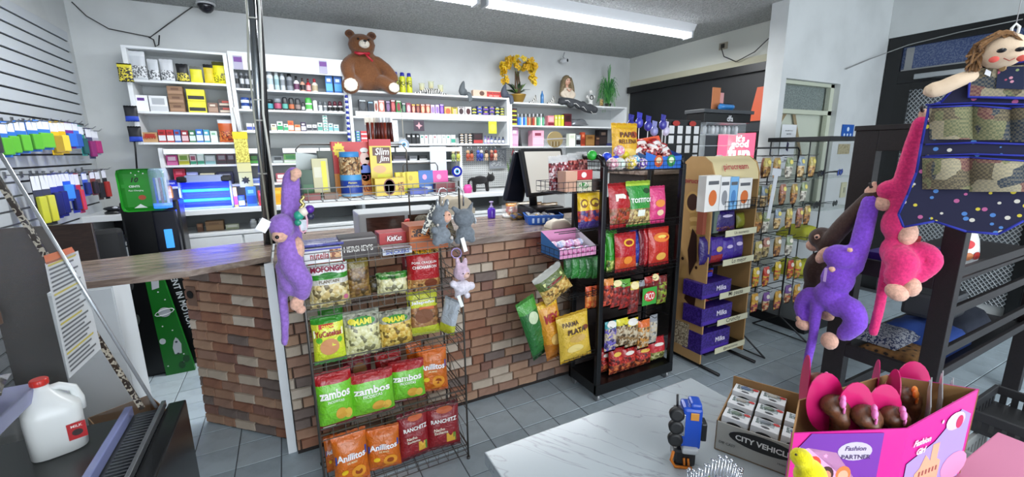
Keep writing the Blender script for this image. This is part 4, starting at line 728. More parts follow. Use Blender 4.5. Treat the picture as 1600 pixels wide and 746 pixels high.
# ---- yellow hanging ticket strip in front of the left units
p0_, p1_ = onY(374, 206, 4.42), onY(380, 293, 4.42)
o = root('lottery_card_strip', 'long pale yellow strip of hanging cards left of the pole', 'card strip', (p0_.x, 4.42, p0_.z))
hs_ = p0_.z-p1_.z
MB().box(-.05, .05, 0, .003, -hs_*.55, 0).build('upper_cards', PR('#d8d060', '#a89a30'), o); MB().box(-.052, .052, .0, .004, -hs_*.72, -hs_*.56).build('clip_panel', P('#cfc98a'), o); MB().box(-.05, .052, 0, .003, -hs_, -hs_*.73).build('lower_card', P('#c9c88e'), o)
MB().box(-.055, .055, -.001, .004, -.06, 0).build('yellow_header', P('#e0c41c'), o); decal(o, lambda x, z, off=0: Vector((x, -.002, z)), star(.035, 7, .6), 0, -hs_*.87, P('#22241e'), 'black_emblem')
MB().tube([(0, .002, 0), (-.01, .01, .12), (-.02, .03, .2)], .012, 6).build('hanger', P('#dcdcd8'), o)
# ---- blue insect lamp on the worktop
xa, xb = XP(284, 1.10, 4.30), XP(366, 1.10, 4.30); r = root('insect_lamp', 'glowing blue insect-killer lamp on the back worktop', 'lamp', ((xa+xb)/2, 4.33, 1.1005)); hw = (xb-xa)/2; ht = onY(330, 279, 4.30).z-1.1005
MB().bbox(-hw, hw, .03, .06, .01, ht, .006).bbox(-hw, -hw+.014, -.03, .03, .0, ht, .004).bbox(hw-.014, hw, -.03, .03, 0, ht, .004).bbox(-hw, hw, -.03, .03, 0, .018, .004).bbox(-hw+.05, hw-.05, -.03, .04, ht-.03, ht+.028, .006).build('housing', mat('#8f9ab8', .35, .3), r)
MB().bbox(-hw-.005, -hw+.07, -.032, .05, ht-.03, ht+.02, .012).bbox(hw-.07, hw+.005, -.032, .05, ht-.03, ht+.02, .012).build('corner_cap', BLACK, r); MB().bbox(-hw, hw, .024, .0299, .01, ht-.01, .001).build('reflector', mat('#1020c8', .3, .45, 'glow'), r)
for z in (.30, .62): MB().tube([(-hw+.02, .0, ht*z), (hw-.02, .0, ht*z)], .013, 10).build('blue_tube', mat('#2a80ff', .3, 1.3, 'glow'), r)
for z in (.12, .22, .42, .52, .74, .85): MB().tube([(-hw+.014, -.024, ht*z), (hw-.014, -.024, ht*z)], .0022, 5).build('grille_bar', mat('#2f4fd8', .3, .5), r)
bl = bpy.data.lights.new('insect_lamp_light', 'AREA'); bl.shape = 'RECTANGLE'; bl.size = .5; bl.size_y = .15; bl.energy = 3.5; bl.color = (.12, .2, 1); bo = bpy.data.objects.new('insect_lamp_light', bl); C.objects.link(bo); bo.location = ((xa+xb)/2, 4.27, 1.20); bo.rotation_euler = (math.pi/2*.93, 0, 0)
# ---- orange cartons left of it
shelf_row('left end of back worktop', 1.1005, 4.30, 'cartons left of the insect lamp', [(252, 273, 291, 'stack', '#e0882c', '#f0b848', '#c84a1c', 'stack of orange cartons')])
o = MB().bbox(-.075, .075, -.04, .04, 0, .05, .003).build('blue_carton', P('#1f2c8a'), None, (XP(266, 1.24, 4.36), 4.37, onY(262, 292, 4.33).z)); tag(o, 'dark blue carton lying on top of the orange cartons', 'box'); lettering('Freeman', .09, P('#e8eaf4'), o, (0, -.0405, .028))
# ---- power bank kiosk
kx = onY(224, 433, 3.62).x; K = root('charging_kiosk', 'tall black and green phone charging kiosk behind the wooden slab', 'kiosk', (-.90, 3.75, 0))
MB().bbox(-.13, .0, -.08, .16, 0, .80, .01).bbox(-.10, .22, -.04, .14, .74, 1.24, .015).bbox(-.02, .24, .0, .14, 0, .8, .01).build('black_body', P('#0c0d10', .3), K)
GR = mat('#14701f', .3); GRD = mat('#0d4a18', .4)
MB().prism([(.0, .0), (.17, .0), (.07, .79), (-.02, .79)], -.12, -.085).build('green_front', GR, K)
gs = lambda x, z, off=0: Vector((x, -.121-off*.3, z))
for px, pz, pts, nm in ((.055, .47, ellipse(.035, .035), 'planet'), (.09, .20, [(-.02, -.05), (.02, -.05), (.026, .02), (.012, .06), (0, .075), (-.014, .05), (-.026, 0)], 'rocket'), (.03, .68, [(-.02, -.04), (.02, -.03), (.03, .07), (.0, .05), (-.015, .04)], 'comet'), (.015, .26, ellipse(.018, .022), 'astronaut')): decal(K, gs, pts, px, pz, P('#c9ccd0'), nm)
MB().tube([(.055+.055*math.cos(a*.63), -.123, .47+.02*math.sin(a*.63)+.012*math.cos(a*.63)) for a in range(11)], .0025, 5).build('planet_ring', P('#e0e2e4'), K)
for a, b_ in ((-.01, .74), (.04, .62), (.07, .56), (.03, .37), (.08, .33), (.02, .07), (.11, .08), (.12, .14)): decal(K, gs, ellipse(.005, .005, 8), a, b_, P('#dfe3e0'), 'star_dot')
for a, b_ in ((.10, .12), (.13, .16)): decal(K, gs, ellipse(.02, .028, 14), a, b_-.06, GRD, 'crater')
for z in (.24, .15): decal(K, lambda x, z_, off=0: gs(x, z_, .004), ellipse(.008, .008, 10), .09, z, P('#3c4448'), 'porthole')
sb = MB().bbox(-.055, .18, -.015, .0, 0, .275, .03).build('sign_board', mat('#1f8a22', .35), K, (-.0, -.13, 1.185))
gs2 = lambda x, z, off=0: Vector((x, -.0155-off*.3, z))
decal(sb, gs2, [(-.07, -.012), (.07, -.012), (.07, .012), (-.07, .012)], .03, .165, P('#1f8a22'), 'caption_band')
lettering('10', .052, P('#0a0c0a'), sb, (.025, -.0165, .205), shear=.3, bold=.03); lettering('CENTS', .055, P('#eef2ee'), sb, (.025, -.0165, .163), bold=.02); lettering('Fast Charging', .075, P('#dfe8df'), sb, (.03, -.0165, .135)); decal(sb, gs2, ellipse(.02, .016), .055, .09, P('#a8482c'), 'round_badge')
for a, b_ in ((.02, .25), (.04, .235), (.06, .258), (.08, .245)): decal(sb, gs2, ellipse(.004, .004, 8), a, b_, P('#eef2ee'), 'dot')
decal(sb, gs2, [(-.035, -.008), (.035, -.008), (.015, .006), (0, .018), (-.015, .006)], .04, .03, P('#e2ece4'), 'spaceship')
MB().lathe([(.05, 0), (.052, .01), (.052, .235), (.045, .25)], 20, (.155, -.14, 1.21)).build('clear_tube', mat('#b8ccf0', .1, .35, 'film'), K)
for k, c in enumerate(('#2a6ad0', '#d8dce8', '#7a2a4a', '#40b0d8', '#e0e4ea')): MB().bbox(.125+.014*k, .136+.014*k, -.15, -.13, 1.22+(k % 2)*.03, 1.40, .002).build('power_bank', P(c, .3), K)
MB().lathe([(.05, 0), (.05, .03)], 20, (.155, -.14, 1.20)).build('blue_ring', mat('#2a6cff', .3, 1.2, 'glow'), K)
MB().bbox(.08, .21, -.115, -.04, .84, 1.18, .01).build('black_front', P('#101220', .25), K); pb_ = MB().bbox(.13, .175, -.125, -.114, .92, 1.05, .004).build('card_reader', mat('#3a8ad8', .2, .8, 'glow'), K)
lettering('RENT IN MOTION', .42, P('#e4e6ea'), K, (.155, -.0855, .53), rot=(math.pi/2, math.radians(82), 0), bold=.02)
# ---- slatwall hooks with blister packs
hk = [('#5ab030', '#2c74c8', 'green and blue card pack'), ('#5ab030', '#2c74c8', 'green and blue card pack'), ('#58b02c', '#2870c4', 'green and blue card pack'), ('#5cb434', '#2c74c8', 'wide green and blue card pack')]
def blister(mk, loc, rz, w, h, c1, c2, label, group, cat='pack', tilt=0):
    key = ('bl', w, h, c1, c2); me = _B.get(key)
    if not me:
        mb = MB(); mb.box(-w/2, w/2, 0, .002, -h, 0, 0); mb.bbox(-w*.42, w*.42, -.02, -.0002, -h*.93, -h*.42, .006, 1); mb.box(-w*.46, w*.46, -.0008, 0, -h*.3, -h*.04, 2); me = mb.mesh('blister', [P(c1), P(c2), P('#e2e4ea' if c1 != '#e2e4ea' else '#444')]); _B[key] = me
    o = link('blister_pack', me, None, loc, (tilt, 0, rz)); tag(o, label, cat, group); return o
rowa = [(22, 188, '#2a70c8', '#58b02c', .075, .13, 'green and blue card pack'), (55, 188, '#2a70c8', '#58b02c', .075, .13, 'green and blue card pack'), (88, 188, '#2a70c8', '#58b02c', .075, .13, 'green and blue card pack'), (6, 190, '#2a70c8', '#58b02c', .075, .13, 'green and blue card pack')]
def on_wall(px, py, x=-1.26): return onX(px, py, x)
packs1 = [(-2, 192, '#2f6cc8', '#58b02c', .07, .17, 'green and blue pack'), (10, 190, '#2a70c8', '#58b02c', .07, .17, 'green and blue pack'), (28, 189, '#2a70c8', '#5cb430', .07, .17, 'green and blue pack'), (47, 189, '#2a70c8', '#58b02c', .075, .17, 'green and blue pack'), (63, 188, '#2b76cc', '#62b834', .11, .17, 'wide green and blue pack'),
 (80, 190, '#e0b81c', '#a88a20', .08, .2, 'yellow pack'), (92, 190, '#d8b01c', '#e8cc40', .07, .2, 'yellow and white pack'), (104, 191, '#7a2a8a', '#2b6ed0', .08, .17, 'purple and blue pack'), (114, 192, '#3a78d8', '#2a5ab0', .07, .17, 'blue pack'), (124, 196, '#2f8a80', '#1f5a58', .05, .21, 'slim teal pack'),
 (136, 200, '#4a4a6a', '#8a2a6a', .06, .22, 'grey and magenta pack'), (146, 204, '#b0b4c0', '#a83070', .07, .18, 'clear pack with magenta tools')]
for i, (px, py, c1, c2, w_, h_, lk) in enumerate(packs1):
    p = on_wall(px, py, -1.24+.004*(i % 3)); blister(0, p, math.radians(75), w_, h_, c1, c2, f'{lk}, {ORD[i]} from left on upper slatwall hooks', 'packs on the upper slatwall hooks')
packs2 = [(52, 272, '#3a3c40', '#c8c83a', .06, .30, 'black and yellow pack'), (66, 271, '#3a3c40', '#d0cc40', .06, .30, 'second black and yellow pack'), (78, 271, '#2a3290', '#1a205a', .06, .27, 'navy pack with white dots'), (88, 270, '#28308c', '#1c2468', .06, .27, 'navy pack'), (98, 270, '#1f5ad0', '#3a8ae0', .09, .18, 'bright blue pack'),
 (108, 270, '#2a3a9a', '#1a2050', .06, .26, 'dark blue pack'), (117, 270, '#b0201c', '#c83428', .045, .27, 'red pack'), (130, 270, '#3a5ac0', '#1c2a6a', .05, .16, 'short blue pack'), (142, 268, '#7a3a34', '#2a2426', .05, .17, 'brown and black pack'), (150, 266, '#5a4a48', '#26242a', .05, .22, 'dark tool pack'), (160, 264, '#2a2a2e', '#a8302c', .05, .23, 'black and red tool pack')]
for i, (px, py, c1, c2, w_, h_, lk) in enumerate(packs2):
    p = on_wall(px, py, -1.24+.004*(i % 3)); blister(0, p, math.radians(75), w_, h_, c1, c2, f'{lk}, {ORD[i]} from left on lower slatwall hooks', 'packs on the lower slatwall hooks')
HK = mat('#7d8083', .3, .8)
for nm, pk, base in (('upper', packs1, 0), ('lower', packs2, 12)):
    for i, it in enumerate(pk):
        b_ = bpy.data.objects['blister_pack' + ('' if base+i == 0 else f'.{base+i:03d}')]; x, y, z = b_.location
        mb = MB().tube([(XL+.02, y, z-.004), (x+.03, y, z-.004), (x+.05, y, z+.012)], .003, 6).box(XL+.022, XL+.03, y-.012, y+.012, z-.02, z+.015)
        tag(mb.build('slatwall_hook', HK), f'metal hook holding the {ORD[i]} pack from left, {nm} slatwall row', 'hook', 'hooks on the slatwall')
# ================================================================ RACKS, COUNTER THINGS
def ZP(px, py, Y): return onY(px, py, Y).z
class Wire(MB):
    def rod(s, a, b, r=.0022): return s.tube([a, b], r, 4)
def basket(x0, x1, y0, y1, zf, h, sp=.045, r=.002, bars=2):
    m = Wire()
    for k in range(bars+1):
        z = zf+h*k/bars
        for a, b in (((x0, y0, z), (x1, y0, z)), ((x0, y1, z), (x1, y1, z)), ((x0, y0, z), (x0, y1, z)), ((x1, y0, z), (x1, y1, z))): m.rod(a, b, r*(1.4 if k == bars else 1))
    n = max(2, int((x1-x0)/sp))
    for i in range(n+1):
        x = x0+(x1-x0)*i/n; m.tube([(x, y0, zf+h), (x, y0, zf), (x, y1, zf), (x, y1, zf+h)], r*.8, 4, cap=False)
    n2 = max(1, int((y1-y0)/sp/1.5))
    for i in range(1, n2): y = y0+(y1-y0)*i/n2; m.tube([(x0, y, zf+h), (x0, y, zf), (x1, y, zf), (x1, y, zf+h)], r*.8, 4, cap=False)
    return m
def bag(x0, x1, yt, z, Y, bands, label, group=None, d=.07, texts=(), decals=(), lean=.08, rz=0, seed=0, inset=None, name='snack_bag', cat='snack bag', roll=0, hmax=None):
    xa, xb = XP(x0, z+.1, Y), XP(x1, z+.1, Y); w = abs(xb-xa); h = onY((x0+x1)/2, yt, Y).z-z
    if hmax: h = min(h, hmax)
    me = bagmesh(round(w, 3), round(h, 3), min(d, w*.5), bands, seed, inset=inset); o = link(name, me, None, ((xa+xb)/2, Y+d/2, z+.001), (-lean, roll, rz)); tag(o, label, cat, group)
    sf = bagsurf(round(w, 3), round(h, 3), min(d, w*.5), seed)
    for t in decals: pts, u, v, mt, nm = t; decal(o, lambda X, Z, off=.0015: sf(X, Z, off+.001), [(a*w, b*h) for a, b in pts], u*w/2, v*h, mt, nm)
    for t in texts:
        txt, fr, v, mt = t[:4]; kw = t[4] if len(t) > 4 else {}; u = kw.pop('u', 0) if kw else 0; hh = kw.pop('hh', None) if kw else None
        lettering(txt, w*fr, mt, o, (u*w/2, v*h), surf=lambda X, Z: sf(X, Z, .0045), bold=kw.get('bold', .02) if kw else .02, shear=kw.get('shear', 0) if kw else 0, height=hh*h if hh else None)
    return o
def carton(x0, x1, yt, z, Y, c, label, group=None, d=.08, texts=(), panels=(), rz=0, tilt=0, name='carton', cat='box', c2=None, z1=None):
    zt = z+.05; xa, xb = XP(x0, zt, Y), XP(x1, zt, Y); w = abs(xb-xa); h = (z1 or onY((x0+x1)/2, yt, Y).z)-z
    o = MB().bbox(-w/2, w/2, -d/2, d/2, 0, h, .0015).build(name, c if not isinstance(c, str) else P(c, .35), None, ((xa+xb)/2, Y+d/2, z+.001), (-tilt, 0, rz)); tag(o, label, cat, group)
    for pts, u, v, mt, nm in panels: decal(o, lambda X, Z, off=0: Vector((X, -d/2-.0008, Z)), [(a*w, b*h) for a, b in pts], u*w, v*h, P(mt, .35) if isinstance(mt, str) else mt, nm)
    for t in texts:
        txt, fr, u, v, mt = t[:5]; lettering(txt, w*fr, P(mt), o, (u*w, -d/2-.0016, v*h), height=(t[5]*h if len(t) > 5 else None), bold=.02, shear=t[6] if len(t) > 6 else 0)
    return o
RECT = lambda a, b: [(-a/2, -b/2), (a/2, -b/2), (a/2, b/2), (-a/2, b/2)]
ELL = lambda a, b, n=16: ellipse(a/2, b/2, n)
# ---------------------------------------------------------------- grey wire rack
RX0, RX1, RY0, RY1 = .015, .685, 1.82, 2.13
lv = [.025, .335, .645, .895, 1.105, 1.36]; wr = root('wire_snack_rack', 'freestanding grey wire snack rack in front of the brick counter', 'rack', (.35, 1.98, 0)); WR = mat('#5c5954', .38, .65)
def wpartr(mb, nm, mt=WR): o = mb.build(nm, mt, wr); o.location = (-.35, -1.98, 0); return o
for i, z in enumerate(lv): wpartr(basket(RX0+.004, RX1-.004, RY0+.002, RY1-(.02 if i else .06), z, .055, .05, .0019), 'basket')
for s_, x in ((0, RX0), (1, RX1)):
    f = Wire()
    f.tube([(x, RY0, .004), (x, RY0+.003, 1.42)], .005, 6).tube([(x, RY1, .004), (x, RY1, 1.20), (x, RY1-.06, 1.44)], .005, 6)
    for k in range(14): z = .08+k*.1; f.rod((x, RY0, z), (x, RY1-.01 if z < 1.2 else RY1-.05, z), .0018)
    for k in range(5): z = .05+.25*k; f.rod((x, RY0, z), (x, RY1-.01, min(1.2, z+.22)), .0018)
    wpartr(f, 'side_frame')
b = Wire();
for k in range(6): b.rod((RX0, RY1, .15+.2*k), (RX1, RY1, .15+.2*k), .0022)
for k in range(1, 4): x = RX0+(RX1-RX0)*k/4; b.rod((x, RY1+.004, .05), (x, RY1+.004, 1.15), .0022)
wpartr(b, 'back_grid')
b = Wire(); x0, x1 = .05, .40
b.tube([(x0, RY1-.06, 1.20), (x0, RY1-.06, 1.565), (x0+.02, RY1-.06, 1.585), (x1+.10, RY1-.06, 1.585), (x1+.12, RY1-.06, 1.56), (x1+.12, RY1-.06, 1.20)], .0035, 6)
b.tube([(.50, RY1-.06, 1.36), (.50, RY1-.06, 1.485), (.51, RY1-.06, 1.495), (.66, RY1-.06, 1.495), (.67, RY1-.06, 1.48), (.67, RY1-.06, 1.36)], .003, 6); wpartr(b, 'sign_frame')
for x in (RX0, RX1):
    for y in (RY0, RY1): wpartr(MB().lathe([(.009, 0), (.009, .012)], 8, (x, y, 0)), 'foot')
RED, DRED, GRN, YEL, ORG, WHT, NAVY, BRN_ = FO('#a8141c'), FO('#6e0f1c'), FO('#2f8a22'), FO('#e2b41c'), FO('#d8691a'), FO('#e6e6e4'), FO('#1c2f86'), FO('#4a2418')
LGR = FO('#7cc832'); T_ = lambda c: P(c, .4)
# bottom basket
ani = ([(.14, ORG), (.86, FO('#d06a16')), (1.01, ORG)],)
def anillitos(x0, x1, yt, z, Y, lab, rz=0, seed=0, lean=.1, hmax=None):
    return bag(x0, x1, yt, z, Y, ani[0], lab, 'orange ring snack bags on the wire rack', texts=[('Anillitos', .84, .60, T_('#f2f3f6'), {'hh': .13, 'bold': .03}), ('DE MAIZ', .3, .49, T_('#f2e0b0'))],
        decals=[([(-.46, -.12), (.46, -.05), (.46, .10), (-.46, .03)], 0, .60, FO('#1b3a94'), 'blue_banner'), (ELL(.42, .26), .35, .26, P('#e89a2c', .5), 'ring_picture'), (ELL(.22, .13), .35, .26, P('#9a4410', .6), 'ring_hole'), (ELL(.2, .1), -.45, .32, P('#e8c01c'), 'spark'), (ELL(.36, .1), .2, .1, P('#e0882a'), 'second_ring')], rz=rz, seed=seed, lean=lean, hmax=hmax)
anillitos(509, 532, 690, .03, 1.98, 'orange ring snack bag mostly hidden, far left of bottom basket', .1, 1)
anillitos(523, 579, 684, .03, 1.85, 'orange ring snack bag in front, left of bottom basket', .05, 2, hmax=.26)
anillitos(575, 628, 676, .03, 1.88, 'orange ring snack bag in the middle of bottom basket', -.12, 3, hmax=.26)
def ranch(x0, x1, yt, lab, rz, seed): return bag(x0, x1, yt, .03, 1.88, [(.1, DRED), (.9, FO('#8c1a22')), (1.01, DRED)], lab, 'dark red corn snack bags', d=.075, texts=[('RANCHITZ', .8, .68, T_('#f0eeea'), {'hh': .085, 'bold': .03}), ('Nacho', .34, .50, T_('#eadfcc'), {'u': -.3}), ('Escitante', .42, .43, T_('#eadfcc'), {'u': -.2})],
        decals=[(RECT(.26, .2), .38, .28, P('#d8a83a', .5), 'chip_picture'), (RECT(.08, .2), .62, .28, P('#5a8a3a', .5), 'green_edge'), (ELL(.5, .12), .1, .88, P('#c05a2a'), 'nacho_picture')], rz=rz, seed=seed, lean=.12, hmax=.29)
ranch(627, 676, 652, 'dark red corn snack bag beside the orange ones, bottom basket', .1, 4); ranch(671, 722, 640, 'dark red corn snack bag at right end of bottom basket', -.12, 5)
# second basket: three green bags, orange bag
def zambos(x0, x1, yt, Y, lab, rz, seed): return bag(x0, x1, yt, .34, Y, [(.1, DRED), (.78, FO('#74c42c')), (1.01, RED)], lab, 'green plantain snack bags', d=.08, texts=[('zambos', .84, .645, T_('#f4f0ec'), {'hh': .15, 'bold': .03}), ('PICOSITAS', .45, .52, T_('#f0f4e6'))],
        decals=[(ELL(.32, .22), .25, .27, P('#d8a23a', .5), 'chip_picture'), (ELL(.22, .2), .62, .24, P('#e2b64a', .5), 'chip_picture'), (RECT(.34, .04), -.45, .06, P('#e8e0d0'), 'price_panel')], rz=rz, seed=seed, lean=.10)
zambos(496, 556, 588, 1.85, 'green and red bag at left of the second lowest basket', .06, 6); zambos(548, 619, 588, 1.86, 'green and red bag in middle of the second lowest basket', -.05, 7); zambos(612, 667, 571, 1.90, 'green and red bag right of centre, second lowest basket', -.14, 8)
anillitos(656, 702, 548, .34, 1.93, 'orange ring snack bag at right end of second lowest basket', -.2, 5)
bag(540, 585, 560, .34, 2.02, [(.6, GRN), (1.01, DRED)], 'green bag standing behind the three green and red bags', texts=[], decals=[(ELL(.5, .3), .1, .7, P('#8a5a28', .6), 'chip_picture')], seed=2)
bag(590, 632, 556, .34, 2.02, [(.7, DRED), (1.01, RED)], 'dark red bag standing behind the middle green bag', seed=3)
bag(640, 664, 540, .34, 2.03, [(1.01, ORG)], 'small orange bag behind right end of second lowest basket', seed=4)
# third basket
bag(489, 541, 498, .65, 1.86, [(.08, GRN), (.28, FO('#c8d82c')), (.85, FO('#d8dc3a')), (1.01, GRN)], 'yellow and green bag of salmon-coloured chips, left of third basket', d=.07, texts=[('YuCatekas', .85, .66, T_('#9a1428'), {'hh': .12, 'bold': .03}), ('DIANA', .4, .80, T_('#f0d832'), {'bold': .03})],
    decals=[(RECT(.46, .09), -.1, .80, P('#c01c20'), 'red_name_panel'), (ELL(.62, .34), 0, .38, P('#c88a5a', .6), 'chip_picture'), (RECT(.92, .15), 0, .66, P('#e8e4c0'), 'name_band'), (ELL(.2, .12), -.62, .54, P('#5aa82c'), 'lime_picture'), (ELL(.16, .12), .68, .50, P('#5aa82c'), 'lime_picture')], seed=9)
CLR = lambda a, b_: MX(a, b_, 60)
for x0, x1, yt, Y, c, lab, sd in ((540, 598, 492, 1.86, CLR('#c9c487', '#dcd9a8'), 'clear bag of pale round plantain chips, middle of third basket', 1), (594, 648, 490, 1.88, CLR('#c8a03a', '#e0c468'), 'clear bag of golden plantain strips, third basket', 2)):
    bag(x0, x1, yt, .65, Y, [(.08, c), (.72, c), (1.01, CLR('#a9aa96', '#8a8c7c'))], lab, d=.08, texts=[('MAMI', .5, .80, T_('#e8dc30'), {'hh': .13, 'bold': .04})], decals=[(ELL(.72, .2), 0, .80, P('#2f8a2c'), 'green_name_panel'), (ELL(.2, .12), -.6, .82, P('#d8cc2c'), 'lemon_picture')], seed=sd)
bag(640, 688, 452, .65, 1.95, [(.2, FO('#b8c030')), (.62, CLR('#a87a4a', '#8a5a34')), (1.01, FO('#c8cc2e'))], 'yellow bag with black jalapeno name band, third basket', d=.06, texts=[('Jalapeño', .8, .70, T_('#f0f0ec'), {'hh': .08, 'bold': .03})], decals=[(RECT(.94, .12), 0, .70, P('#1c1e1c'), 'black_name_band'), (ELL(.6, .3), .0, .42, P('#7a4a2c', .6), 'snack_picture'), (RECT(.5, .06), .2, .58, P('#c8642c'), 'orange_band')], rz=-.1, seed=5)
bag(684, 712, 468, .65, 1.92, [(.3, FO('#c8cc3c')), (1.01, FO('#b4bcc4'))], 'silver-backed bag leaning out at right end of third basket', d=.05, rz=-.9, roll=.22, seed=6)
bag(500, 540, 480, .65, 2.0, [(1.01, GRN)], 'dark green bag behind the yellow and green bag, third basket', seed=3)
# fourth basket
bag(482, 548, 408, .90, 1.86, [(.48, CLR('#c8b070', '#ded0a0')), (.62, FO('#c9c6bc')), (.68, GRN), (.9, WHT), (1.01, GRN)], 'white and green bag of pale chips at left of fourth basket', d=.09, texts=[('MOFONGO', .85, .80, T_('#8a1c3c'), {'hh': .11, 'bold': .05}), ('PLANTAIN', .5, .56, T_('#6a5a3a'))], decals=[(RECT(.9, .05), 0, .92, P('#a01820'), 'red_band'), (ELL(.5, .1), 0, .68, P('#2a7a2c'), 'green_band'), (ELL(.12, .1), .78, .2, P('#c86a8a'), 'pink_sticker')], seed=7)
bag(541, 580, 400, .90, 1.92, [(.7, CLR('#8a6a34', '#6a4a24')), (1.01, FO('#7a6a2c'))], 'clear bag of dark brown curled chips, fourth basket', seed=8)
bag(590, 640, 430, .90, 1.90, [(.75, CLR('#cfc890', '#e0dcb4')), (1.01, CLR('#3a8a2c', '#8aa870'))], 'clear bag of pale yellow slices with green top, fourth basket', d=.08, rz=-.1, seed=1)
bag(574, 606, 436, .90, 1.97, [(1.01, CLR('#5a4a24', '#3a3018'))], 'dark clear bag behind the pale slices, fourth basket', seed=4)
bag(640, 692, 390, .90, 1.87, [(.32, CLR('#a8703a', '#c89a5a')), (.84, RED), (1.01, CLR('#5a3a20', '#b89a5a'))], 'red pork rind bag at right end of fourth basket', d=.09, texts=[('MAMI', .5, .90, T_('#e8b830'), {'hh': .09, 'bold': .04}), ('PORK CRACKLIN', .75, .68, T_('#f0ece6'), {'bold': .01}), ('CHICHARRON', .75, .58, T_('#f0ece6'))], decals=[(ELL(.4, .2), .35, .2, P('#7a3a1c'), 'rind_picture')], rz=-.1, seed=2)
bag(632, 655, 398, .90, 1.97, [(1.01, DRED)], 'dark red bag behind the pork rind bag, fourth basket', seed=9)
# fifth basket (chocolate)
zc5 = 1.11
carton(474, 534, 388, zc5, 1.85, '#e6e6e6', 'white and blue wafer bar carton at left of fifth basket', d=.14, texts=[('nutella', .5, -.1, .5, '#a03038', .5)], panels=[(RECT(.3, .7), .32, .5, PR('#8a4a2c', '#d8a878'), 'biscuit_picture'), (RECT(.98, .12), 0, .92, '#3a3a9a', 'blue_edge')])
for k in range(4):
    o = MB().bbox(-.10, .085, -.012, .012, 0, .012, .003).build('chocolate_bar', FO('#2a2c86'), None, (.10, 1.87+.03*k, zc5+.068)); tag(o, f'blue-wrapped wafer bar in open carton, {ORD[k]} from the front', 'chocolate bar', 'blue wafer bars')
carton(531, 590, 372, zc5, 1.86, '#2a1a16', "dark brown chocolate bar carton, second from left in fifth basket", d=.12, texts=[("HERSHEY'S", .78, -.02, .48, '#d8d4cc', .3)], panels=[(RECT(.9, .07), 0, .93, '#8a8480', 'silver_edge')])
carton(592, 636, 364, zc5+.03, 1.93, '#a81418', 'bright red wafer bar carton in middle of fifth basket', d=.10, texts=[('KitKat', .55, .02, .5, '#f0eeec', .45, .15)], panels=[(ELL(.66, .7), .02, .5, '#8a0e12', 'oval')])
carton(597, 643, 388, zc5, 1.845, '#b8bcc4', 'silver peanut bar carton with blue lettering, front of fifth basket', d=.07, texts=[('SNICKERS', .8, 0, .45, '#20409a', .6)], panels=[(RECT(.9, .2), 0, .9, '#4a2a1c', 'brown_edge')])
carton(640, 700, 352, zc5, 1.87, '#b0561c', 'open orange-brown peanut butter cup carton, right of fifth basket', d=.14, panels=[(RECT(.9, .3), 0, .72, PR('#3a1c12', '#c87a3a'), 'cup_pictures'), (RECT(.9, .06), 0, .5, '#d8782c', 'orange_line')])
carton(650, 690, 392, zc5-.025, 1.838, '#c8742a', 'small orange candy carton with dark letters, right front of fifth basket', d=.0, texts=[("REESE'S", .8, 0, .5, '#3a1c14', .7)]) if False else None
# top basket
zt6 = 1.365
carton(471, 502, 266, zt6, 1.93, '#1f4a2a', 'green open carton at left end of top basket', d=.08, panels=[(RECT(.8, .3), 0, .35, '#2f6a3a', 'label')]); 
o = MB().add([(-.055, 0, 0), (.05, 0, 0), (.035, 0, .07), (-.05, 0, .085), (-.055, .004, 0), (.05, .004, 0), (.035, .004, .07), (-.05, .004, .085)], [(0, 1, 2, 3), (7, 6, 5, 4), (0, 4, 5, 1), (1, 5, 6, 2), (2, 6, 7, 3), (3, 7, 4, 0)]).build('carton_lid', P('#c8d0cc'), None, (XP(487, 1.45, 1.99), 2.02, ZP(487, 268, 1.99)-.005)); gcn = LAB['green open carton at left end of top basket'][0]; bpy.context.view_layer.update(); o.parent = gcn; o.matrix_parent_inverse = gcn.matrix_world.inverted()
carton(490, 515, 249, zt6+.02, 1.92, '#c9c294', 'cream and yellow display box tilted behind top basket rim', d=.05, tilt=.1, panels=[(RECT(.3, .85), .22, .5, '#e8e02c', 'yellow_strip'), (RECT(.45, .3), -.18, .6, '#d8d4b8', 'label')])
carton(501, 524, 236, zt6, 1.99, '#22301f', 'tall dark green box behind the cream display box', d=.06)
carton(523, 586, 222, zt6, 2.0, '#c8201c', 'large red hot sausage display box with cartoon pig in blue shirt', d=.06, texts=[('HOT', .42, .22, .33, '#7a1214', .09), ('SAUSAGE', .72, .10, .13, '#8a1418', .14), ('NO MSG!', .14, -.33, .85, '#3a1a10')],
    panels=[(RECT(1, .42), 0, .2, '#e08a1c', 'orange_ground'), (star(.15, 11, .75), -.33, .85, '#f0d428', 'yellow_star'), (ELL(.3, .34), .28, .42, '#2a5ac0', 'blue_shirt'), (ELL(.24, .26), .28, .68, '#d8b4a8', 'pig_head'), (ELL(.12, .06), .36, .68, '#2a1c20', 'sunglasses'), (RECT(.3, .1), .06, .52, '#d8a89a', 'pig_arm'), (ELL(.2, .1), .28, .84, '#d8d8d4', 'cap')])
jr = root('nut_jar', 'large plastic jar of mixed nuts with blue lid and label', 'jar', ((XP(532, 1.42, 1.90)+XP(566, 1.42, 1.90))/2, 1.90, zt6+.002)); rj = (XP(565, 1.42, 1.90)-XP(532, 1.42, 1.90))/2; hj = ZP(549, 238, 1.90)-zt6
MB().lathe([(rj*.95, 0), (rj, .006), (rj, hj*.86), (rj*.85, hj*.9)], 24).build('nuts', MX('#9a6a3a', '#d8b888', 110), jr); MB().lathe([(rj*.9, hj*.88), (rj*.92, hj*.89), (rj*.92, hj*.99), (rj*.85, hj)], 24).build('lid', P('#3a8ac8'), jr)
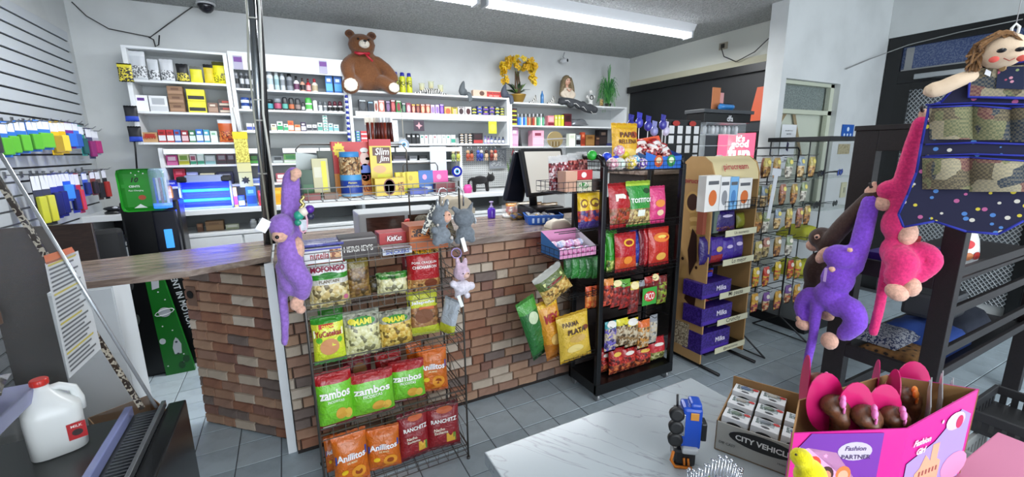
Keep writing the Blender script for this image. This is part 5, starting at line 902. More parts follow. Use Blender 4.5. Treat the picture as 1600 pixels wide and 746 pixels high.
MB().lathe([(rj*1.02, hj*.08), (rj*1.02, hj*.38)], 24, cap=False).build('label', P('#20409a'), jr); MB().lathe([(rj*1.025, hj*.38), (rj*1.025, hj*.5)], 24, cap=False).build('label_band', P('#4a98cc'), jr); MB().lathe([(rj*1.02, .005), (rj*1.02, hj*.08)], 24, cap=False).build('label_band', P('#8ab8dc'), jr)
lettering('PEANUTS', rj*1.1, P('#e8ecf4'), jr, (0, -rj*1.035, hj*.25)); lettering('Planters', rj*.8, P('#e8d84a'), jr, (0, -rj*1.035, hj*.33))
sj = carton(583, 616, 218, zt6, 1.96, '#e8d050', 'tall yellow meat stick carton with red top', d=.07, rz=-.15, texts=[('Slim', .66, .06, .78, '#f4efe8', .13, .2), ('Jim', .48, .16, .64, '#f4efe8', .13, .2)], panels=[(RECT(.8, .15), .04, .78, '#5a2a1c', 'letter_shadow'), (RECT(.62, .15), .12, .64, '#5a2a1c', 'letter_shadow'), (RECT(1, .12), 0, .94, '#c82c34', 'red_top'), (ELL(.6, .14), -.08, .46, '#e0b078', 'wafer_picture'), (RECT(.6, .1), .1, .32, '#e8e83a', 'lime_band'), (RECT(.5, .18), .2, .12, '#d8742c', 'orange_corner')])
def sticks(parent_label, pxs, y0, y1, Y, cols, lab, grp):
    for i, px in enumerate(pxs):
        x = XP(px, 1.6, Y); za, zb = ZP(px, y1, Y), ZP(px, y0, Y)
        o = MB().tube([(0, 0, 0), (0, -.002, (zb-za)*.8)], .007, 8).build('meat_stick', mat(cols[i % len(cols)], .3), None, (x, Y, za), (.0, RND.uniform(-.06, .06), 0)); tag(o, f'{lab}, {ORD[i]} from the left', 'meat stick', grp)
        MB().box(-.011, .011, -.001, .001, (zb-za)*.7, zb-za).build('wrapper_end', mat('#e8dcc8' if i < 3 else '#eceaea', .25, .7, 'film'), o)
sticks('', [577, 583, 588, 593, 598, 603, 608, 613], 184, 222, 1.995, ['#5a1c14', '#7a2a18', '#3a1410', '#4a1814'], 'dark red meat stick standing in the yellow carton', 'meat sticks')
carton(586, 632, 279, zt6+.003, 1.845, '#e2c02c', 'yellow chocolate cup carton with round red emblem, front of top basket', d=.06, panels=[(ELL(.4, .95), -.02, .5, '#6e1812', 'round_emblem'), (ELL(.33, .8), -.02, .5, '#b0441c', 'emblem_ring'), (RECT(.24, .16), -.02, .5, '#c8a060', 'emblem_bar'), (RECT(.2, .6), .38, .45, PR('#8a4a1c', '#e0b040'), 'side_print')])
for i, (a, b_, yt, c, lk) in enumerate(((619, 631, 270, '#e6cc14', 'yellow card pack'), (626, 638, 270, '#e8d01c', 'yellow card pack'), (634, 655, 269, '#e4ca18', 'wide yellow card pack'), (655, 678, 267, '#2466b8', 'blue card pack'), (677, 701, 267, '#e0409a', 'bright pink card pack'))):
    o = carton(a, b_, yt, zt6+.003, 1.90, c, f'{lk} in top basket, {ORD[i]} from left of the row', 'card packs in the top basket', d=.02, tilt=.08, panels=[(RECT(.7, .12), 0, .2, '#c8d83a' if i < 3 else '#d8dce8', 'print_band'), (ELL(.3, .25), -.1, .7, '#c8ac10' if i < 3 else '#e8a0c8', 'print_mark')], name='card_pack', cat='pack')
carton(681, 711, 286, zt6+.003, 1.86, '#7a1c20', 'dark red carton at right end of top basket', d=.1)
for i, (a, b_, c) in enumerate(((474, 500, '#8a3a34'), (505, 528, '#7a5a44'), (640, 668, '#4a5ab0'))): carton(a, b_, 0, zt6+.002, 1.84, c, f'low candy pack lying at front of top basket, {ORD[i]} from left', 'low packs in the top basket', d=.04, z1=zt6+.028)
# ---------------------------------------------------------------- black rolling rack
BX0, BX1, BY0, BY1 = 1.560, 2.215, 1.885, 2.18
BM = mat('#0d0d0f', .3, .2); br = root('black_snack_rack', 'black steel rolling snack rack at right end of the brick counter', 'rack', (1.89, 2.03, 0))
def bp_(mb, nm, mt=BM): o = mb.build(nm, mt, br); o.location = (-1.89, -2.03, 0); return o
for x in (BX0, BX1-.03):
    m = MB().bbox(x, x+.034, BY0, BY0+.03, .05, 1.46, .006).bbox(x, x+.034, BY1-.03, BY1, .05, 1.46, .006); m.tube([(x+.017, BY0+.015, 1.45), (x+.017, BY0+.03, 1.495), (x+.017, BY0+.06, 1.51), (x+.017, BY1-.06, 1.51), (x+.017, BY1-.03, 1.495), (x+.017, BY1-.015, 1.45)], .016, 10); bp_(m, 'side_frame')
bp_(MB().bbox(BX0+.035, BX1-.035, BY1-.02, BY1-.008, .13, 1.25, .002), 'back_panel', mat('#2c211d', .7, 0, 'grime', '#1d1613'))
bp_(MB().bbox(BX0, BX1, BY0-.004, BY1, .055, .125, .004), 'base_tray')
for x in (BX0+.03, BX1-.03):
    for y in (BY0+.03, BY1-.03):
        w2 = MB(); w2.M = Matrix.Translation((x, y, .027)) @ Matrix.Rotation(math.pi/2, 4, 'Y'); w2.lathe([(.02, -.012), (.026, -.009), (.026, .009), (.02, .012)], 14); bp_(w2, 'caster', mat('#8c8e90', .3, .4))
zb_ = lambda px, py: ZP(px, py, BY0)
B1 = zb_(1005, 266); B2 = zb_(1000, 357); B3 = zb_(1000, 425); HB = [(B1, .05), (B2, .045), (B3, .045)]
for z, h in HB: bp_(basket(BX0+.036, BX1-.036, BY0-.02, BY1-.03, z, h, .035, .0016), 'wire_basket')
for z in (zb_(1000, 438), zb_(1000, 500)): bp_(Wire().rod((BX0+.03, BY0+.10, z), (BX1-.03, BY0+.10, z), .004), 'hang_bar')
for px in (955, 975, 998, 1020, 1040):
    for z in (zb_(1000, 438), zb_(1000, 500)): x = XP(px, z, BY0); bp_(Wire().tube([(x, BY0+.10, z), (x, BY0-.02, z-.004), (x, BY0-.03, z+.008)], .0022, 5), 'peg_hook')
# left side baskets
LY0, LY1 = 1.90, 2.13; LX = 1.285; LZ = [ZP(900, 302, LY0), ZP(905, 396, LY0)-.03, ZP(890, 470, LY0)-.0, ZP(880, 570, LY0)]
L_ = [(1.275, LZ[0], .06), (1.28, LZ[1], .06), (1.35, LZ[2], .03), (1.33, LZ[3], .04)]
for x, z, h in L_: bp_(basket(x, BX0-.002, LY0, LY1, z, h, .03, .0016), 'side_basket')
print('LZ', LZ, 'B', B1, B2, B3)
# front baskets: top with candy and toys
zt = B1+.004
bag(962, 1003, 192, zt+.02, 1.96, [(.08, YEL), (.9, FO('#d8a41c')), (1.01, YEL)], 'yellow plantain chip bag standing highest on the black rack', d=.06, texts=[('PAPA', .6, .72, T_('#5a2a1c'), {'hh': .12, 'bold': .04}), ('RELLENA', .7, .56, T_('#5a2a1c'), {'hh': .1})], decals=[(ELL(.3, .16), .5, .72, P('#a0441c'), 'chip_picture'), (ELL(.7, .3), 0, .25, P('#e0c060'), 'chips_picture')], seed=3)
for i, (px, py, c) in enumerate(((985, 190, '#2a2a8a'), (998, 187, '#3a3ab0'), (1012, 192, '#34349c'), (1022, 200, '#8a8cc0'), (1035, 190, '#3c3a9a'), (1040, 200, '#c8c0d8'))):
    Y = 2.06; x = XP(px, 1.65, Y); z = ZP(px, py, Y)-.02
    o = MB().ball((0, 0, 0), (.028, .022, .032), 0, 2).add([(-.02, 0, .025), (.02, 0, .025), (.034, .01, .06), (-.03, -.01, .065)], [(0, 1, 2, 3), (3, 2, 1, 0)], 0).build('lollipop', FO(c), None, (x, Y, z)); MB().tube([(0, 0, -.02), (0, 0, zt-z+.004)], .0025, 6).build('stick', P('#e4e4e4'), o); tag(o, f'blue foil lollipop, {ORD[i]} from left on top of the black rack', 'lollipop', 'blue foil lollipops')
tray = root('candy_display', 'orange and blue cardboard candy display at right end of top basket', 'candy display', ((XP(1000, zt, 1.9)+XP(1064, zt, 1.9))/2+.02, 1.97, zt)); tw_ = .15
MB().prism([(-tw_, 0), (tw_, 0), (tw_, .07), (tw_*.55, .20), (-tw_*.9, .17), (-tw_, .11)], .06, .066).build('back_card', P('#d8502c'), tray); MB().add([(-tw_, -.07, 0), (tw_, -.07, 0), (tw_, -.07, .075), (-tw_*.3, -.07, .07), (-tw_, -.07, .10)], [(0, 1, 2, 3, 4), (4, 3, 2, 1, 0)]).build('front_card', P('#2466c0'), tray)
for s_ in (-1, 1): MB().add([(s_*tw_, -.07, 0), (s_*tw_, .06, 0), (s_*tw_, .06, .12), (s_*tw_, -.07, .08)], [(0, 1, 2, 3), (3, 2, 1, 0)]).build('side_card', P('#3a78cc' if s_ < 0 else '#2a5ab0'), tray)
tf = lambda x, z, off=0: Vector((x, -.0712-off*.4, z))
for x, c1, c2 in ((-.045, '#c8582c', '#e0c8a0'), (.06, '#2a8a4a', '#d8e8c0')): decal(tray, tf, ellipse(.036, .036), x, .045, P(c1), 'round_picture'); decal(tray, lambda x, z, off=0: tf(x, z, .004), ellipse(.022, .018), x, .05, P(c2), 'fruit_picture')
for i in range(7):
    o = link('candy_pack', bagmesh(.075, .09, .04, [(.5, MX('#b82028', '#e8c8c0', 70)), (.75, P('#e6e0dc')), (1.01, FO('#b81c24'))], i % 3), None, (tray.location.x-.11+.037*i, 1.97+.02*(i % 2), zt+.06+.02*((i*2) % 3)), (-.5, .3*(i % 3-1), RND.uniform(-.5, .5))); tag(o, f'small red and white candy pack, {ORD[i]} from left in orange display', 'candy', 'red candy packs in the orange display')
for i, (px, py, r, c) in enumerate(((925, 243, .03, '#2fa83a'), (948, 246, .03, '#2a4ad0'), (962, 250, .026, '#3450d8'), (976, 243, .028, '#e0d02c'), (967, 236, .036, '#d88aa8'), (957, 256, .036, '#d898a8'), (968, 262, .036, '#c8dccc'), (985, 258, .04, '#d8c048'), (992, 250, .03, '#60a8c8'), (1003, 258, .034, '#7a5ab8'))):
    Y = 1.90 if i > 4 else 1.98; z = max(zt+r, ZP(px, py, Y)); o = MB().ball((0, 0, 0), r, 0, 2).build('candy_ball', mat(c, .25, 0, 'print', '#e8dcd8') if i > 3 else P(c, .25), None, (XP(px, z, Y), Y, z)); tag(o, f'round candy-filled ball, {ORD[i]} from the left in the top basket', 'candy ball', 'candy balls on the black rack')
def seqbags(rows, desc, grp, z, Y, **k):
    for i, (x0, x1, yt, bands, lk, extra) in enumerate(rows):
        kw = dict(k); kw.update(extra); bag(x0, x1, yt, kw.pop('z', z), kw.pop('Y', Y), bands, f'{lk}, {ORD[i]} from left on {desc}', grp, seed=i, **kw)
seqbags([(957, 1000, 287, [(.12, RED), (.45, CLR('#a83a1c', '#7a4a20')), (.9, RED), (1.01, RED)], 'red chip bag', {'decals': [(RECT(.6, .16), -.1, .68, P('#e4dcd0'), 'white_label'), (ELL(.3, .14), .5, .75, P('#3a1a14'), 'dark_mark')], 'lean': .12, 'rz': .12}),
  (985, 1023, 284, [(.06, GRN), (.42, CLR('#c8b070', '#8a6a3a')), (.88, FO('#2a8a30')), (1.01, FO('#a8c83a'))], 'green corn chip bag', {'texts': [('TOSTITOS', .85, .58, T_('#f0f0ea'), {'hh': .1, 'bold': .03})], 'decals': [(RECT(.3, .14), 0, .3, P('#e0e4d8'), 'label'), (ELL(.28, .12), .5, .78, P('#14401a'), 'dark_mark')], 'Y': 1.895}),
  (1020, 1046, 292, [(.06, FO('#c82a6c')), (1.01, FO('#d8407c'))], 'pink and orange chip bag', {'decals': [(ELL(.6, .2), 0, .55, P('#e0883c'), 'orange_patch'), (ELL(.4, .16), .1, .3, P('#e8c8a0'), 'chip_picture')], 'Y': 1.9})],
  'front upper basket', 'chip bags in the front upper basket', B2+.004, 1.90, d=.06)
seqbags([(943, 957, 362, [(1.01, GRN)], 'green snack bag', {'Y': 1.95}), (953, 970, 363, [(.3, CLR('#7a9a3a', '#c8d070')), (1.01, GRN)], 'green and pale snack bag', {'Y': 1.93}), (966, 1000, 366, [(.1, RED), (.4, FO('#c8481c')), (1.01, FO('#b01820'))], 'red snack bag with yellow swirl', {'decals': [(ELL(.5, .2), .1, .75, P('#e8b02c'), 'yellow_swirl'), (ELL(.34, .12), .1, .75, P('#8a1818'), 'swirl_centre'), (ELL(.4, .2), 0, .3, P('#e0882c'), 'chip_picture')]}),
  (990, 1006, 362, [(.1, FO('#c8ccd4')), (1.01, NAVY)], 'royal blue snack bag', {'Y': 1.95}), (1004, 1014, 360, [(1.01, DRED)], 'narrow dark red bag', {'Y': 1.93}), (1012, 1023, 359, [(1.01, RED)], 'narrow red bag', {'Y': 1.92}), (1019, 1051, 357, [(.12, RED), (1.01, FO('#c02c1c'))], 'red and orange snack bag', {'decals': [(ELL(.8, .24), .1, .74, P('#e07a2c'), 'orange_mark'), (ELL(.4, .08), .1, .76, P('#e8d060'), 'yellow_mark'), (ELL(.5, .2), 0, .25, P('#e0a84a'), 'chip_picture')]})],
  'front middle basket', 'snack bags in the front middle basket', B3+.004, 1.90, d=.05)
def hang(x0, x1, y0, y1, Y, c, top, label, group, lab_c=None, seed=0, name='hanging_candy_pack', rz=0, n=1):
    zb2 = ZP((x0+x1)/2, y1, Y); o = bag(x0, x1, y0, zb2, Y, [(.74, c), (1.01, top)], label, group, d=.045, seed=seed, name=name, cat='candy pack', lean=0, rz=rz, decals=[(ELL(.8, .2), 0, .86, P(lab_c, .4), 'header_print')] if lab_c else ()); return o
RS = MX('#8a2018', '#b03a24', 50)
for i, a in enumerate([(946, 962, 435, 482, '#c8482c', '#e08a3c'), (958, 975, 438, 484, '#a82820', '#6aa83a'), (971, 988, 436, 486, '#a02018', '#5a9a34'), (985, 1001, 440, 494, '#8a2018', '#d8c03a'), (1001, 1011, 438, 480, '#4a3028', '#8a8c90'), (1010, 1022, 432, 478, '#7a1814', '#a82820'), (1019, 1032, 428, 476, '#7a1814', '#c84a34'), (1031, 1045, 430, 478, '#8a9a2c', '#6a1814')]):
    hang(a[0], a[1], a[2], a[3], 1.885-.004*(i % 2), MX(a[4], '#5a1410', 50), FO(a[5]), f'hanging spicy candy strip pack, {ORD[i]} from left on the upper hooks', 'candy packs on the upper hooks', '#e8d8a0' if i in (1, 3, 6) else None, i)
o = carton(1004, 1026, 450, zb_(1015, 474), 1.862, '#3a9a3a', 'green and red price card on the upper hook row', d=.004, texts=[('PICO', .6, 0, .5, '#f0e8e0', .4)], panels=[(ELL(.8, .6), 0, .5, '#c82c2c', 'red_oval')], name='price_card', cat='card')
for i, a in enumerate([(948, 966, 502, 553, '#6a5ab0', '#3a9aa0'), (966, 984, 498, 545, '#7a5a30', '#d8cc2c'), (980, 1000, 498, 546, '#8a6a3a', '#e0c82c'), (1000, 1018, 500, 548, '#c88a3a', '#d86a2c'), (1018, 1030, 492, 540, '#b8b4ac', '#8a8c90')]):
    hang(a[0], a[1], a[2], a[3], 1.887-.004*(i % 2), MX(a[4], '#c8b89a', 60), FO(a[5]), f'hanging candy bag, {ORD[i]} from left on the lower hooks', 'candy bags on the lower hooks', '#e4e0d8' if i in (0, 2) else None, i+3)
for i, a in enumerate([(942, 960, 548), (957, 978, 545), (974, 998, 543), (998, 1022, 541), (1020, 1044, 531)]):
    bag(a[0], a[1], a[2], .13 if i < 4 else .14, 1.91 if i else 1.96, [(.35, MX('#8a3420', '#c86a3a', 45)), (.62, MX('#9a1c18', '#d8402c', 60)), (1.01, FO('#b01c1c'))] if i < 4 else [(.4, MX('#8a8a3a', '#c8c890', 60)), (1.01, FO('#c02830'))], f'red bag of spicy straws, {ORD[i]} from left on the bottom tray', 'red bags on the bottom tray', d=.06, seed=i, decals=[(ELL(.6, .14), 0, .72, P('#e0b84a' if i % 2 else '#e4dcd0'), 'label')])
# left side: clear candy bags and boxes in upper basket
z0 = LZ[0]+.004
for i, (a, b_, yt, c1, c2, Y) in enumerate(((863, 880, 245, '#8a2430', '#e0c8cc', 2.02), (878, 894, 243, '#9a3040', '#e8d0d4', 2.03), (893, 908, 240, '#8a1c20', '#c86a60', 2.05), (907, 924, 238, '#7a1818', '#d88a80', 2.05))):
    bag(a, b_, yt, z0, Y, [(.78, MX(c1, c2, 80)), (1.01, mat('#dcdcdc', .2, .6, 'film'))], f'clear bag of red and white candy, {ORD[i]} from left beside monitor', 'clear candy bags beside the monitor', d=.06, seed=i)
carton(884, 902, 268, z0, 1.93, '#c89a80', 'peach coloured candy box on upper side basket', d=.08); carton(900, 925, 282, z0, 1.93, '#c8c0a8', 'cream candy box with green print on upper side basket', d=.08, panels=[(ELL(.6, .6), 0, .5, PR('#3a8a3a', '#e0d8c8'), 'print')])
o = carton(899, 926, 266, z0+.062, 1.94, '#b8242c', 'red candy box stacked on the cream candy box', d=.07, z1=z0+.115, panels=[(ELL(.3, .6), 0, .5, '#e8d8d4', 'label')])
carton(926, 942, 280, z0, 1.93, '#3a2a24', 'small dark candy box near rack post, upper side basket', d=.08)
# yellow/purple bags hanging under
for i, (a, b_, yt) in enumerate(((908, 924, 302), (921, 943, 300))): bag(a, b_, yt, ZP(925, 357, 1.96), 1.94, [(.22, FO('#3a2a6a')), (.5, MX('#c8401c', '#3a2a6a', 40)), (1.01, FO('#e0b824'))], f'yellow and purple snack bag under upper side basket, {"left" if i == 0 else "right"} one', 'yellow and purple snack bags', d=.05, seed=i, decals=[(ELL(.7, .24), 0, .7, P('#7a4a1c'), 'brown_swirl'), (ELL(.5, .15), 0, .7, P('#e8c83a'), 'swirl_centre')])
bp_(Wire().rod((1.30, 1.975, ZP(925, 357, 1.96)-.004), (BX0, 1.975, ZP(925, 357, 1.96)-.004), .003).rod((1.30, 1.93, ZP(925, 357, 1.96)-.004), (BX0, 1.93, ZP(925, 357, 1.96)-.004), .003), 'support_rod')
# pink candy box
z0 = LZ[1]+.004; pk = root('pink_candy_box', 'pink and blue open display box of candy jewels on side basket', 'candy display', (1.42, 2.01, z0)); w = .125
MB().add([(-w, -.10, 0), (w, -.10, 0), (w, -.10, .055), (-w, -.10, .055)], [(0, 1, 2, 3), (3, 2, 1, 0)]).add([(-w, .10, 0), (w, .10, 0), (w, .10, .13), (-w, .10, .13)], [(0, 1, 2, 3), (3, 2, 1, 0)]).box(-w, w, -.10, .10, 0, .003).build('card_shell', P('#d890b8'), pk)
for s_ in (-1, 1): MB().add([(s_*w, -.10, 0), (s_*w, .10, 0), (s_*w, .10, .13), (s_*w, -.10, .055)], [(0, 1, 2, 3), (3, 2, 1, 0)]).build('side_card', P('#2f6aa8' if s_ < 0 else '#c8c8cc'), pk)
for i in range(7): decal(pk, lambda x, z, off=0: Vector((x, -.1008, z)), star(.012, 5), -.10+.033*i, .028, P('#a83a7a'), 'star_print')
for i in range(14):
    o = MB().ball((0, 0, 0), (.026, .026, .022), 0, 2).build('candy_jewel', mat(('#d88ac0', '#c0a0d0', '#e0b0c8', '#a8b8d8', '#e8d8e0')[i % 5], .12, 0, 'print', '#e8e0e8'), None, (1.42-.09+.03*(i % 7), 1.95+.06*(i//7)+.015*(i % 2), z0+.03+.03*(i//7))); tag(o, f'wrapped pink candy jewel in display box, {ORD[i % 7]} from left, {"front" if i < 7 else "back"} row', 'candy', 'candy jewels in the pink box')
for i in range(5): bag(884+11*i, 897+11*i, 398+i, ZP(905, 432+2*i, 1.97), 1.95, [(1.01, FO(('#1f5a24', '#2a7a2c', '#246a28')[i % 3]))], f'dark green bag hanging under the pink candy box, {ORD[i]} from left', 'green bags under the pink candy box', d=.03, seed=i)
# chips on the lower left side
bag(858, 905, 418, LZ[2]+.004, 1.93, [(.55, CLR('#c89a4a', '#e0c070')), (.85, FO('#5a6a30')), (1.01, mat('#dcdcd4', .2, .6, 'film'))], 'clear bag of onion ring snacks tilting left on side basket', d=.09, roll=-.5, seed=2, decals=[(RECT(.7, .1), 0, .72, P('#c8cc80'), 'pale_band'), (ELL(.6, .08), 0, .63, P('#7a1c14'), 'maroon_band')])
z0 = LZ[3]+.004
bag(836, 868, 462, z0+.03, 1.97, [(.1, FO('#1c4a22')), (.8, FO('#236a2c')), (1.01, FO('#4a9a3a'))], 'dark green chip bag at far left of low side basket', d=.07, roll=-.3, rz=.2, seed=1, decals=[(ELL(.5, .2), 0, .7, P('#c8d8b0'), 'label')])
bag(860, 893, 470, z0+.01, 1.94, [(.3, FO('#b8701c')), (.9, FO('#d8941c')), (1.01, YEL)], 'orange-yellow chip bag with red letters, between green and yellow bags', d=.07, roll=-.2, seed=2, texts=[('MEX', .7, .72, T_('#a01c1c'), {'hh': .14, 'bold': .05})], decals=[(ELL(.5, .2), 0, .35, P('#d8b060'), 'chip_picture')])
bag(882, 931, 494, z0, 1.87, [(.06, YEL), (.94, FO('#dcb63a')), (1.01, YEL)], 'bright yellow plantain chip bag in front on low side basket', d=.08, roll=-.08, seed=4, texts=[('PARMA', .5, .82, T_('#4a2a14'), {'u': -.3, 'hh': .09}), ('PLATA', .6, .66, T_('#4a2a14'), {'hh': .11, 'bold': .04})], decals=[(ELL(.5, .16), 0, .50, P('#c8a04a'), 'chip_picture'), (ELL(.5, .16), -.2, .30, P('#e8d080'), 'chip_picture'), (ELL(.2, .1), .6, .68, P('#7a3a1c'), 'seal')])
for i, (a, yt) in enumerate(((918, 448), (926, 447), (934, 446))): hang(a, a+10, yt, yt+38, 1.93+.01*i, MX('#c8501c', '#e08a3c', 50), FO('#d8582c'), f'orange candy strip near black rack post, {ORD[i]} from the left', 'orange candy strips at the rack post', None, i)
# ================================================================ PLUSH TOYS, RIGHT SIDE
def plush(name, label, cat, fn, parts, group=None, vox=.009, base=None, fuzz=.0025):
    """parts: list of (part name, material, blobs [(px,py,dy,r or radii,rot)], tubes [([(px,py,d)..],[r..])]); fn(px,py,d) gives the world point"""
    base = base or fn(*parts[0][2][0][:2], 0); r = root(name, label, cat, base, (0, 0, 0), group)
    for nm, mt, bl, tu in parts:
        bb = [((fn(b[0], b[1], b[2])-base), b[3], b[4] if len(b) > 4 else None) for b in bl]; tt = [([fn(*p)-base for p in ps], rs) for ps, rs in tu]
        if nm in ('foot', 'inner_ear', 'ear', 'paw') and not tt:
            for b in bb: link(nm, blobmesh(nm, [b], [], min(vox, .008), mt, 2, fuzz), r)
        elif mt == 'eye' or nm in ('eye', 'nose'):
            for b in bb: MB().ball(b[0], b[1], 0, 2).build(nm, mat('#0b0a0c', .12), r)
        else: link(nm, blobmesh(nm, bb, tt, vox, mt, 2, fuzz), r)
    return r
PUR, PCH, BRW, PNK = PL('#9068bc'), PL('#d8a892'), PL('#3a2218'), PL('#d8286e')
f1 = lambda x, y, d=0: onY(x, y, 1.745+d)
plush('plush_monkey', 'lilac purple plush monkey hanging by its arm from the left of wire rack', 'plush toy', f1, [
 ('body', PUR, [(453, 397, 0, (.046, .045, .075)), (440, 354, -.015, (.044, .045, .048))], [([(455, 385, 0), (451, 350, .04), (449, 315, .03), (451, 280, .02), (459, 267, .01)], [.032, .026, .022, .021, .019]), ([(462, 385, .02), (463, 350, .04), (462, 310, .03), (461, 280, .02), (462, 268, .01)], [.026, .018, .017, .017, .016]),
   ([(455, 410, -.01), (462, 425, -.03), (473, 440, -.03), (471, 462, -.01)], [.045, .04, .036, .028]), ([(447, 415, .02), (450, 440, .0), (456, 455, .0)], [.04, .03, .024]), ([(443, 415, .02), (442, 460, .02), (445, 500, .02), (445, 537, .02)], [.026, .018, .016, .013])]),
 ('muzzle', PCH, [(437, 369, -.035, (.028, .026, .026)), (434, 359, -.03, .014), (441, 357, -.036, .013)], []), ('hand', PCH, [(463, 271, -.008, (.022, .016, .02)), (459, 279, -.01, .014)], []), ('foot', PCH, [(464, 474, -.02, (.026, .02, .034), (0, .4, 0)), (470, 484, -.02, .02)], []),
 ('belly_patch', PCH, [(467, 388, -.008, (.02, .03, .045))], []), ('ear', PCH, [(449, 350, -.02, .014)], []), ('eye', None, [(433, 356, -.046, .0055), (439, 355, -.05, .0055)], []), ('nose', None, [(433, 371, -.058, .007)], [])], vox=.008)
tg = MB().box(-.02, .014, -.001, .001, -.045, .0).build('price_tag', P('#e8eaec'), bpy.data.objects['plush_monkey'], (-.055, -.035, .135), (0, .6, 0))
# small grey plushes on the rack corner, pink one below
f2 = lambda x, y, d=0: onY(x, y, 1.77+d)
GRY, GRYD, BLS = PL('#767d84'), PL('#6a7178'), PL('#c9aec0')
plush('plush_charm', 'grey hooded plush charm with peach face, left one of the grey pair', 'plush toy', f2, [
 ('body', GRY, [(690, 368, 0, (.042, .034, .042)), (689, 339, 0, (.045, .042, .046)), (679, 360, -.03, .017), (682, 378, -.02, .02), (703, 375, -.02, .018)], [([(684, 326, 0), (683, 312, 0)], [.013, .006]), ([(696, 326, 0), (699, 312, 0)], [.013, .008])]),
 ('face', PL('#d8a48c'), [(698, 339, -.028, (.022, .018, .028))], []), ('inner_ear', PL('#d8d8d4'), [(684, 318, -.01, (.006, .004, .016)), (700, 318, -.01, (.006, .004, .014))], []), ('paw', PL('#c9c0b8'), [(684, 352, -.045, .008), (706, 372, -.04, .010)], []), ('eye', None, [(694, 337, -.047, .003), (702, 336, -.046, .003)], [])], vox=.006, fuzz=.003)
plush('plush_charm', 'grey plush charm seen from behind, right one of the grey pair', 'plush toy', f2, [
 ('body', GRYD, [(727, 365, 0, (.046, .036, .038)), (725, 341, 0, (.050, .044, .044)), (716, 376, -.01, .018), (737, 374, -.01, .018)], [([(733, 330, 0), (738, 317, 0)], [.014, .005]), ([(714, 330, 0), (708, 325, 0)], [.014, .010])]), ('wing', PL('#c4c8cc'), [(742, 345, .0, (.006, .02, .018))], [])], vox=.006, fuzz=.003)
cl = MB(); pts = [(676, 318), (688, 330), (672, 352), (664, 368), (658, 364), (664, 345)]; cl.add([f2(x, y, .0) for x, y in pts]+[f2(x, y, .006) for x, y in pts], [(0, 1, 2, 3, 4, 5), (11, 10, 9, 8, 7, 6)]+[(i, 6+i, 6+(i+1) % 6, (i+1) % 6) for i in range(6)])
tag(cl.build('patterned_scarf', mat('#c8c4b8', .8, 0, 'print', '#3a3c40')), 'small cream cloth with dark pattern hanging left of grey plush pair', 'cloth')
cl = MB().tube([f2(682, 335, .03), f2(678, 355, .03), f2(676, 373, .03)], [.018, .022, .012], 8); tag(cl.build('patterned_scarf', mat('#c9c4b0', .8, 0, 'print', '#4a4438')), 'second patterned cloth strip directly behind the left grey plush', 'cloth')
plush('plush_charm', 'pale pink bunny-eared plush charm hanging on ring at rack corner', 'plush toy', f2, [
 ('body', BLS, [(721, 426, 0, (.040, .036, .038)), ], [([(716, 416, 0), (714, 404, .0)], [.014, .009]), ([(726, 416, 0), (727, 405, 0)], [.014, .009])]), ('fluffy_skirt', PL('#d8d2dc'), [(722, 449, 0, (.042, .036, .035)), (708, 444, 0, .018), (736, 447, 0, .020), (715, 462, 0, .016), (730, 462, 0, .016)], []), ('face', PL('#d8b0a0'), [(728, 430, -.024, (.02, .016, .018))], []), ('eye', None, [(724, 428, -.041, .003), (732, 428, -.041, .003)], [])], vox=.006, fuzz=.003)
pc = bpy.data.objects['plush_charm.002']; bz_ = pc.location
MB().tube([f2(713+8*math.cos(a*.7), 396+8*math.sin(a*.7), 0)-bz_ for a in range(10)], .0028, 6).tube([f2(713, 404, 0)-bz_, f2(717, 414, 0)-bz_], .005, 6).build('key_ring', mat('#a08ac0', .25), pc)
MB().box(-.008, .008, -.001, .001, -.06, 0).build('label_tag', P('#e6e6e2'), pc, f2(716, 462, -.03)-bz_, (0, -.3, 0))
gc = bpy.data.objects['plush_charm.001']; MB().box(-.009, .009, -.001, .001, -.065, 0).build('label_tag', P('#e6e6e2'), gc, f2(722, 372, -.04)-gc.location, (0, -.25, 0))
MB().tube([f2(724, 322, .0)-gc.location, f2(724, 300, .0)-gc.location, f2(716, 292, .02)-gc.location, f2(712, 300, .02)-gc.location], .004, 6).build('hanging_loop', CHROME, gc)
gl = bpy.data.objects['plush_charm']; MB().tube([f2(692+7*math.cos(a*.7), 301+7*math.sin(a*.7), 0)-gl.location for a in range(10)], .0022, 6).tube([f2(692, 308, 0)-gl.location, f2(690, 326, 0)-gl.location], .002, 6).build('key_ring', CHROME, gl)
# unicorn key chain cluster in front of the lilac monkey
kc = root('key_chain_toys', 'key chain bundle with unicorn head, teal ball and pink strap by the monkey', 'key chain', f1(470, 305, -.03)); kb = kc.location
for (px, py, r_, c, nm) in ((467, 337, .018, '#2f9a80', 'teal_ball'), (474, 331, .018, '#e4d8c8', 'unicorn_head'), (484, 327, .016, '#5a2a9a', 'purple_charm'), (485, 338, .014, '#2a2c4a', 'navy_charm'), (466, 348, .014, '#2a8a70', 'teal_charm')): MB().ball(f1(px, py, -.035)-kb, r_, 0, 2).build(nm, mat(c, .35), kc)
MB().tube([f1(474+6*math.sin(a*.63), 348-16*math.cos(a*.63), -.04)-kb for a in range(11)], .004, 6).build('pink_strap', P('#d8a0b0'), kc); MB().tube([f1(472+3*math.sin(a*1.3), 306+2.3*a, -.035)-kb for a in range(10)], .006, 6).build('gold_chain', mat('#b8a86a', .3, .8), kc); MB().bbox(-.012, .012, -.004, .004, -.02, .02, .003).build('clear_charm', mat('#d8dce4', .1, .6, 'film'), kc, f1(474, 352, -.04)-kb)
